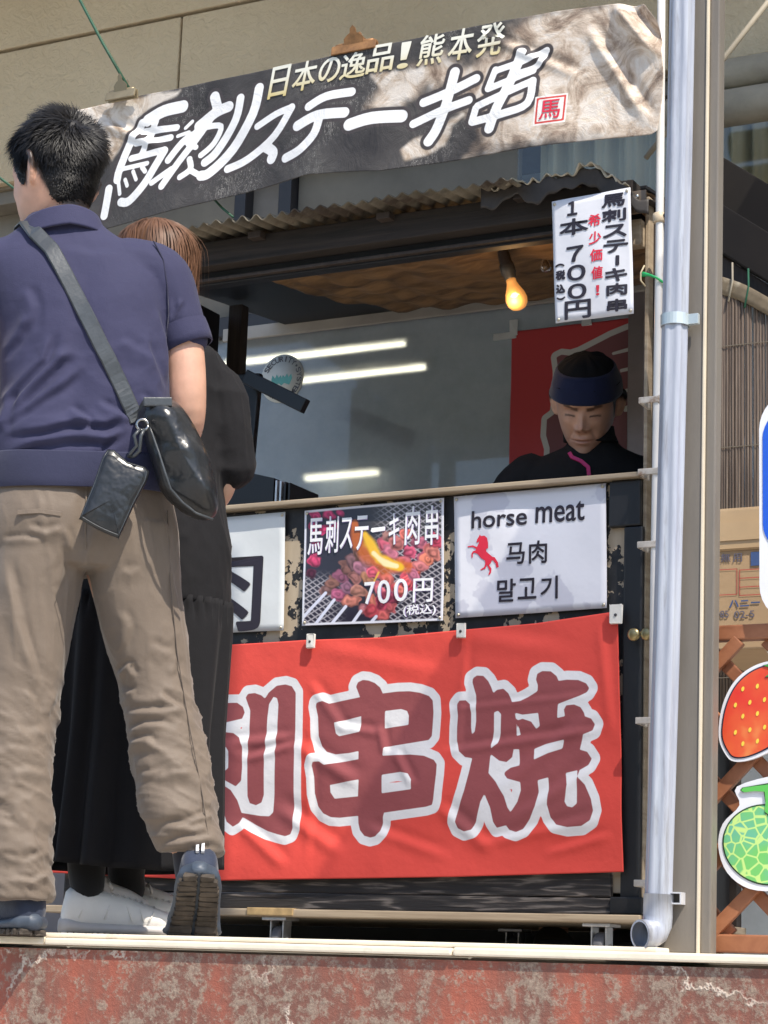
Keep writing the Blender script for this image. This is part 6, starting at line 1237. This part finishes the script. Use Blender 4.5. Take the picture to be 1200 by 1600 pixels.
# shoes
m_sh=cloth('blue_black_knit',(.022,.030,.055),.3,300,.4,.6); m_mids=mat('navy_grey_foam',(.05,.065,.09),.5,var=.15,scale=20); m_tread=mat('dusty_rubber',(.060,.047,.036),.9,var=.5,scale=35,bmp=.4,bscale=70); m_tabw=mat('white_stripe',(.6,.6,.62),.6)
make_shoe(man,Matrix.Translation((-.125,-.055,0))@Matrix.Rotation(R(32),4,'Z')@Matrix.Diagonal((1.12,1,1,1)),.285,(m_sh,m_mids,m_tread))
make_shoe(man,Matrix.Translation((.200,-.190,0))@Matrix.Rotation(R(-2),4,'Z')@Matrix.Diagonal((1.14,1,1,1)),.285,(m_sh,m_mids,m_tread),R(40),.70,m_tabw)
V,F=limb([(.186,-.01,.25),(.190,-.008,.19),(.196,.01,.13)],[.046,.042,.036],16); pyd('sock',V,F,cloth('navy_sock',(.02,.022,.035)),man,True)
V,F=limb([(-.166,-.005,.14),(-.162,-.003,.09),(-.162,.0,.06)],[.046,.042,.036],16); pyd('sock',V,F,cloth('navy_sock',(.02,.022,.035)),man,True)
# shoulder strap, bag, small pouch: carried by him, things of their own
def on_man(o): o.location=man.location; o.rotation_euler=man.rotation_euler; o.scale=man.scale; return o
m,N,L,B=new_mat('black_leather'); n=ntex(N,L,90,4,.6); n2=ntex(N,L,7,4,.55); L.new(ramp(N,L,n2.outputs['Fac'],[(.3,(.008,.0085,.010)),(.7,(.022,.024,.027))]).outputs[0],B.inputs['Base Color']); B.inputs['Roughness'].default_value=.30; b1=bump(N,L,B,n.outputs['Fac'],.10,.002); bump(N,L,B,n2.outputs['Fac'],.55,.03,b1); m_lea=m
m_strap=mat('grey_black_leather_strap',(.045,.05,.055),.36,var=.25,scale=20,bmp=.15,bscale=120)
bag=on_man(empty('shoulder_bag')); tag(bag,'black glossy leather cross-body bag hanging at the man\'s right hip','bag')
drape('strap',tree_shirt,[(p[0],p[1]) for p in STRAP[1:]],.034,m_strap,bag,.004,.003,pre=(((-.262,.10,1.47),(-.3,1,.6),(.1,-.6,.7)),((-.262,.06,1.515),(-.2,.6,1),(.1,-.8,.5)),((-.255,.0,1.535),(-.2,0,1),(.1,-1,0)),((-.243,-.05,1.528),(-.1,-.5,1),(.25,-.8,-.4))))
def bagy(x,z,b): return .012*math.sin(x*60+z*35)*max(0,-b)+.006*math.sin(z*70-x*20)*max(0,-b)-.35*(z-1.0)*0
pillow('bag_body',BAG,-.150,.062,.045,m_lea,bag,10,yfn=bagy)
Pb=np.array(BAG)
# piping seam along the side nearest the spine, and the zip edge
sm_=[(p[0]+.018,-.205+.02*abs(i-3)/4,p[1]-.004) for i,p in enumerate([tuple(q) for q in Pb[::-1][:8]])]
tube('piping',[Vector(q) for q in sm_],.0028,m_strap,bag,8)
box('mouth_band',.032,.092,-.208,-.196,1.094,1.114,m_strap,bag,.003,Matrix.Translation((.06,0,1.1))@Matrix.Rotation(R(-4),4,'Y')@Matrix.Translation((-.06,0,-1.1)))
m_ring=mat('dark_nickel',(.35,.34,.33),.25,metal=1.0)
rr_=RING[0]; tube('ring',[(rr_[0]+.012*math.cos(a),-.205,rr_[1]+.012*math.sin(a)) for a in np.linspace(0,2*math.pi,17)],.0032,m_ring,bag,8)
po=on_man(empty('card_pouch')); tag(po,'small flat black leather pouch dangling from the bag by a cord','pouch')
pillow('pouch_body',POUCH,-.186,.013,.013,m_lea,po,6)
V=[];F=[]; pp=np.array(POUCH); cpp=pp.mean(0)
tube('stitching',[Vector((cpp[0]+(q[0]-cpp[0])*.93,-.2005,cpp[1]+(q[1]-cpp[1])*.94)) for q in smoothpoly(POUCH,3)]+[Vector((cpp[0]+(POUCH[0][0]-cpp[0])*.93,-.2005,cpp[1]+(POUCH[0][1]-cpp[1])*.94))],.0010,m_strap,po,5)
tube('pouch_cord',[(rr_[0]-.004,-.21,rr_[1]-.010),(RING[1][0]-.004,-.213,RING[1][1]),(RING[2][0]+.004,-.21,RING[2][1]),(RING[3][0]-.002,-.20,RING[3][1]),(.008,-.192,.985)],.004,m_strap,po,8)
tube('pouch_cord',[(rr_[0]+.004,-.21,rr_[1]-.010),(RING[1][0]+.010,-.213,RING[1][1]),(RING[2][0]+.010,-.21,RING[2][1]-.01),(RING[3][0]+.006,-.20,RING[3][1]-.005),(.012,-.192,.985)],.004,m_strap,po,8)

# ---------------------------------------------------------------- the woman beside him
wom=empty('person',(-2.706,.429,0.0),R(33.69)); wom.scale=(.955,)*3; tag(wom,'woman with red-brown hair, black dress and white sneakers behind the man','person')
SKW=(.58,.38,.28)
Mw=head_matrix((-.070,.02,1.605),150,10,0,.96)
body=xf(head_loft(),Mw)+[limb([(-.065,.02,1.52),(-.048,.02,1.45),(-.045,.02,1.38)],[.05,.048,.06]),loft(resample([(-.045,.02,1.42,.10,.06),(-.045,.02,1.36,.145,.075),(-.045,.02,1.2,.13,.085),(-.045,.02,1.05,.125,.08),(-.045,.02,.9,.16,.095),(-.045,.02,.82,.15,.09)],2)),
  limb([(.08,.02,1.36),(.115,.03,1.22),(.125,.03,1.10),(.10,.12,1.06),(.06,.21,1.08)],[.04,.037,.032,.03,.022]),limb([(-.17,.02,1.36),(-.205,.03,1.22),(-.215,.05,1.10),(-.18,.14,1.06),(-.13,.22,1.08)],[.04,.037,.032,.03,.022]),
  limb([(.02,.02,.84),(-.02,.03,.48),(-.05,.05,.28),(-.055,.08,.12)],[.075,.055,.040,.024]),limb([(-.11,.02,.84),(-.13,.0,.48),(-.14,-.02,.28),(-.145,-.03,.12)],[.075,.055,.040,.024])]
body+=[limb([(-.055,.08,.12),(-.045,.085,.07),(.03,.09,.04)],[.028,.022,.016]),limb([(-.145,-.03,.12),(-.135,-.03,.07),(-.05,-.025,.04)],[.028,.022,.016])]
body+=hand_parts((.055,.22,1.08),(-.4,.9,.1),(.2,.1,.95),-1)+hand_parts((-.125,.23,1.08),(.4,.9,.1),(-.2,.1,.95),1)
me=fuse(body,.006,3); co,nr=get_co(me); h,d=face_shape(co,nr,Mw.inverted(),1.0); co+=d[:,None]*np.array(Mw.to_3x3()@Vector((0,-1,0))); set_co(me,co); paint(me,h,SKW,(.12,.05,.025)); link('body',me,skin_mat('skin_fair',SKW),wom,True)
# straight bobbed hair
m,N,L,B=new_mat('auburn_hair'); n=ntex(N,L,40,4,.6,stretch=(1,1,.2)); L.new(ramp(N,L,n.outputs['Fac'],[(.3,(.07,.034,.018)),(.7,(.18,.090,.052))]).outputs[0],B.inputs['Base Color']); B.inputs['Roughness'].default_value=.5; B.inputs['Specular IOR Level'].default_value=.25; m_aub=m
r=np.random.default_rng(5); n=7000; ph=r.uniform(-math.pi,math.pi,n); z=np.where(r.random(n)<.6,.117-np.abs(r.normal(0,.03,n)),r.uniform(-.02,.11,n)); k=z>np.interp(np.degrees(np.abs(ph)),[0,40,70,95,180],[.085,.06,.0,-.02,-.03]); ph=ph[k];z=z[k]
p=head_pt(ph,z,.008+.008*r.random(len(z))); K=13; p[:,2]=np.minimum(p[:,2],.127); P=[p]; tw=r.normal(0,.05,(len(z),3)); end=-.115+.03*r.random(len(z))
cw=np.array([0,.03,.117])
for j in range(K-1):
    zz=np.clip(p[:,2],-.05,.1168); phi=np.arctan2(p[:,0],-p[:,1]); o1=head_pt(phi,zz,.012);o2=head_pt(phi,zz,.022); nr_=o2-o1; nr_/=np.linalg.norm(nr_,axis=1,keepdims=True)+1e-9
    t=p-cw; t-=nr_*np.sum(t*nr_,1,keepdims=True); t/=np.linalg.norm(t,axis=1,keepdims=True)+1e-6
    g=np.array([0,0,-1.0]); f=smooth(.06,-.02,p[:,2])[:,None]; dd=t*(1-f)+g*f+tw; dd[:,2]=np.minimum(dd[:,2],0.0); dd/=np.linalg.norm(dd,axis=1,keepdims=True)
    p=p+dd*.026*np.clip((p[:,2]-end)/.06,.02,1)[:,None]
    zc=np.clip(p[:,2],-.06,.1168); phi=np.arctan2(p[:,0],-p[:,1]); s_=head_pt(phi,zc,.012); rad=np.hypot(s_[:,0],s_[:,1]); rp=np.hypot(p[:,0],p[:,1])+1e-6; kk=np.where((rp<rad)&(p[:,2]<.11),rad/rp,1.0); p=p.copy(); p[:,0]*=kk;p[:,1]*=kk; p[:,2]=np.minimum(p[:,2],.126); P.append(p)
P=np.stack(P,1); out_=P.copy(); out_[...,2]=0; out_/=np.linalg.norm(out_,axis=2,keepdims=True)+1e-6; tg=np.gradient(P,axis=1); wd=np.cross(out_,tg); wd/=np.linalg.norm(wd,axis=2,keepdims=True)+1e-9; wd*=(np.linspace(1,.5,K)*.0016)[None,:,None]
o=ribbons('hair',P,wd,m_aub,wom); o.matrix_local=Mw
V=[];F=[]; nz,npz=30,56
for i in range(nz):
    for k in range(npz):
        p_=2*math.pi*k/npz; a_=abs(math.degrees(p_ if p_<=math.pi else p_-2*math.pi)); lo_=float(np.interp(a_,[0,45,70,95,180],[.085,.06,-.07,-.09,-.10])); zz=lo_+(.1168-lo_)*(i/(nz-1)); q=head_pt(np.array([p_]),np.array([max(zz,-.02)]),.010)[0]; V.append((q[0],q[1],q[2] if zz>-.02 else zz))
for i in range(nz-1):
    for k in range(npz): k2=(k+1)%npz; F.append((i*npz+k,i*npz+k2,(i+1)*npz+k2,(i+1)*npz+k))
u=pyd('hair_base',V,F,m_aub,wom,True); u.matrix_local=Mw
# dress
m_drs=cloth('black_crepe',(.0085,.008,.0095),.15,350,.35,.85,.03)
tor=resample([(-.045,.02,1.43,.085,.06),(-.045,.02,1.39,.15,.085),(-.045,.02,1.28,.160,.105),(-.045,.02,1.1,.165,.115),(-.045,.02,.95,.190,.13),(-.048,.02,.80,.202,.14),(-.048,.02,.775,.200,.138)],4)
sr=limb([(.05,.02,1.37),(.105,.02,1.30),(.128,.02,1.20),(.138,.04,1.13)],[.06,.058,.060,.066]); sll=limb([(-.14,.02,1.37),(-.195,.02,1.30),(-.215,.02,1.2),(-.225,.04,1.13)],[.06,.058,.06,.062])
me=fuse([loft(tor,32,2.2),sr,sll],.007,6); co,nr=get_co(me); xx=co[:,0]+co[:,1]; co+=nr*(.010*(fbm(co[:,0]*2+co[:,1],co[:,2],7,3,51)-.5)+.012*(ridged(xx+.2*co[:,2],co[:,2]*.45,13,3,53)-.45))[:,None]; set_co(me,co)
dr=link('dress',me,m_drs,wom,True)
def skf(u,v):
    a=u*2*math.pi; zz=.79-v*.625; hx=np.interp(v,[0,.1,.5,1],[.198,.206,.200,.212]); hy=np.interp(v,[0,.1,1],[.136,.145,.17]); w=(.004+.013*v)*np.sin(a*13+2*np.sin(a*3))+(.008*(1-smooth(0,.12,v)))*np.sin(a*46)
    S=lambda t:np.sign(t)*np.abs(t)**.9
    return -.048+(hx+w)*S(np.cos(a))-.012*v,.02+(hy+w)*S(np.sin(a)),zz+.008*np.sin(a*2+1)*v
me,co,U,V_=grid_mesh('skirt_tier',260,40,skf); sk=link('skirt_tier',me,m_drs,dr); sk.modifiers.new('thickness','SOLIDIFY').thickness=.002
# socks and sneakers, toes to the right
m_sock=cloth('black_sock',(.012,.012,.013),.2,300,.3,.9)
for pth in ([(-.055,.075,.26),(-.055,.08,.16),(-.047,.085,.115)],[(-.145,-.028,.26),(-.144,-.03,.16),(-.138,-.03,.115)]):
    V,F=limb(pth,[.050,.043,.038],16); pyd('sock',V,F,m_sock,wom,True)
m_wht=mat('white_leather',(.80,.77,.72),.5,var=.06,scale=16,bmp=.12,bscale=80); m_whs=mat('white_rubber',(.80,.76,.69),.5,var=.06,scale=12); m_lil=mat('lilac_lace',(.70,.66,.76),.6)
for x,y,a in ((-.195,-.02,-84),(-.105,.10,-82)):
    make_shoe(wom,Matrix.Translation((x,y-.01,.002))@Matrix.Rotation(R(a),4,'Z')@Matrix.Diagonal((1.1,1,1.14,1)),.262,(m_wht,mat('grey_white_trim',(.50,.47,.45),.6,var=.1),m_whs),laces=True)

# ---------------------------------------------------------------- the vendor behind the counter
ven=empty('person',(-2.183,1.66,0.0),R(22.46)); ven.scale=(.955,)*3; tag(ven,'vendor looking down behind the counter in black jacket, black cap and navy headband','person')
SKV=(.56,.335,.235)
Mv=head_matrix((-.022,-.012,1.545),-8,34,3,1.10)
body=xf(head_loft(),Mv)+[limb([(-.02,.02,1.50),(-.012,.045,1.42),(.0,.06,1.34)],[.058,.060,.075]),loft(resample([(0,.06,1.40,.13,.07),(0,.06,1.34,.20,.085),(0,.06,1.2,.185,.10),(0,.06,1.0,.165,.095),(0,.06,.86,.175,.10)],2)),
  limb([(.20,.06,1.34),(.25,.03,1.16),(.23,-.06,1.06),(.13,-.13,1.10)],[.05,.045,.04,.028]),limb([(-.20,.06,1.34),(-.25,.03,1.16),(-.23,-.06,1.06),(-.13,-.13,1.10)],[.05,.045,.04,.028]),
  limb([(.08,.06,.88),(.09,.05,.5),(.09,.07,.08)],[.09,.06,.04]),limb([(-.08,.06,.88),(-.09,.05,.5),(-.09,.07,.08)],[.09,.06,.04]),limb([(.09,.07,.08),(.09,.0,.045),(.10,-.08,.03)],[.04,.036,.03]),limb([(-.09,.07,.08),(-.09,.0,.045),(-.10,-.08,.03)],[.04,.036,.03])]
body+=hand_parts((.125,-.135,1.10),(-.8,-.4,0),(0,0,1),1)+hand_parts((-.125,-.135,1.10),(.8,-.4,0),(0,0,1),-1)
me=fuse(body,.0034,4); co,nr=get_co(me); h,d=face_shape(co,nr,Mv.inverted(),1.10); co+=d[:,None]*np.array(Mv.to_3x3()@Vector((0,-1,0)))/1.10; set_co(me,co); paint(me,h,SKV,(.012,.01,.01)); link('body',me,skin_mat('skin_tan',SKV),ven,True)
def head_band(name,z0,z1,o0,m,parent,rows=8,tilt=0.0,lump=0.0,cap=False):
    V=[];F=[];K=56
    for i in range(rows):
        f=i/(rows-1)
        for k in range(K):
            p_=2*math.pi*k/K; zz=z0+(z1-z0)*f+tilt*math.cos(p_); oo=o0*(1 if not cap else (1-.25*f))+lump*noise.noise(Vector((math.sin(p_)*3,math.cos(p_)*3,zz*30))); q=head_pt(np.array([p_]),np.array([min(zz,.1168)]),oo)[0]; V.append(tuple(q))
    for i in range(rows-1):
        for k in range(K): k2=(k+1)%K; F.append((i*K+k,i*K+k2,(i+1)*K+k2,(i+1)*K+k))
    if cap: F.append(tuple((rows-1)*K+k for k in range(K)))
    o=pyd(name,V,F,m,parent,True); o.matrix_local=Mv; s=o.modifiers.new('thickness','SOLIDIFY'); s.thickness=.004; s.offset=1; return o
head_band('cap',.060,.1165,.012,cloth('black_cap_cloth',(.004,.004,.0045),.2,300,.3,.95,.0),ven,14,0,.004,True)
head_band('headband',.031,.090,.0125,cloth('navy_headband',(.005,.009,.036),.12,400,.3,.85,.2),ven,10,-.004,.002)
m_jk=cloth('black_jacket',(.010,.010,.011),.15,400,.25,.85,.0)
tor=resample([(-.005,.045,1.455,.066,.066),(0,.05,1.425,.090,.078),(0,.06,1.395,.16,.092),(0,.06,1.35,.225,.105),(0,.06,1.25,.225,.125),(0,.06,1.05,.205,.13),(0,.06,.80,.21,.13)],4)
sv=[limb([(s*.17,.06,1.345),(s*.225,.05,1.29),(s*.262,.03,1.15),(s*.24,-.06,1.06),(s*.15,-.125,1.10)],[.075,.068,.06,.052,.04]) for s in (-1,1)]
me=fuse([loft(tor,32,2.2)]+sv,.007,5); co,nr=get_co(me); co+=nr*(.008*(fbm(co[:,0]*2,co[:,2],9,3,61)-.5))[:,None]; set_co(me,co); tj=bvh(me); jk=link('jacket',me,m_jk,ven,True)
bandloft('stand_collar',resample([(-.008,.03,1.44,.074,.070,.18),(-.014,.025,1.462,.070,.066,.2),(-.016,.02,1.485,.068,.064,.22)],3),m_jk,jk,.004,2.0)
drape('pink_piping',tj,[(-.068,1.395),(-.060,1.380),(-.035,1.368),(-.015,1.350),(-.012,1.325)],.011,mat('pink_trim',(.55,.03,.16),.6),jk,.003,.002)
tr_=resample([(0,.06,.95,.185,.115),(0,.06,.85,.19,.12),(0,.06,.78,.18,.11)],3)
me=fuse([loft(tr_),loft(resample([(.085,.06,.84,.095,.10),(.09,.055,.5,.08,.08),(.09,.065,.10,.07,.075)],4)),loft(resample([(-.085,.06,.84,.095,.10),(-.09,.055,.5,.08,.08),(-.09,.065,.10,.07,.075)],4))],.008,4); link('work_trousers',me,cloth('black_work_cloth',(.014,.014,.015)),ven,True)

m_ws=mat('black_work_shoe',(.012,.012,.013),.5,var=.2)
for x in (-.095,.095): make_shoe(ven,Matrix.Translation((x,.135,0))@Matrix.Rotation(R(180),4,'Z')@Matrix.Diagonal((1.15,1,1,1)),.285,(m_ws,m_ws,m_ws))
# ---------------------------------------------------------------- things on the counter, left
m_eq=mat('black_equipment',(.006,.006,.007),.4,var=.2,scale=12,bmp=.1,bscale=90); m_eqw=mat('white_panel',(.62,.62,.62),.35,var=.05)
mon=empty('display_screen',(-3.35,1.62,1.36)); tag(mon,'black-framed white panel standing on the black box at the counter\'s left','display')
box('frame',-.14,.125,-.012,.012,0,.30,m_eq,mon,.006,Matrix.Rotation(R(3),4,'Y')); board('panel',[(q[0]-.005,q[1]+.15) for q in rrect(.095,.11,.015)],-.0145,.002,m_eqw,mon); box('arm',.115,.345,-.06,-.035,.25,.292,m_eq,mon,.003,Matrix.Translation((.12,0,.27))@Matrix.Rotation(R(28),4,'Y')@Matrix.Translation((-.12,0,-.27))); box('foot',-.05,.05,-.04,.04,-.02,.0,m_eq,mon,.003)
cbx=empty('equipment_box',(-3.25,1.45,1.179)); tag(cbx,'low black wedge-shaped box on the left of the counter, with a slatted end','box')
bm=bmesh.new(); pr=[(-.25,0),(.20,0),(.20,.112),(-.06,.182),(-.25,.182)]
a_=[bm.verts.new((x,0,z)) for x,z in pr]; b_=[bm.verts.new((x,.16,z)) for x,z in pr]; bm.faces.new(a_); bm.faces.new(b_[::-1])
for i in range(5): j=(i+1)%5; bm.faces.new((a_[j],a_[i],b_[i],b_[j]))
bm_obj('casing',bm,m_eq,cbx)
for i in range(3): box('slat',.205+i*.014,.211+i*.014,.0,.16,.002,.105-i*.003,m_steel if i<2 else m_eq,cbx,.001)
box('end_cap',.247,.253,.0,.16,.002,.095,m_eq,cbx,.001)
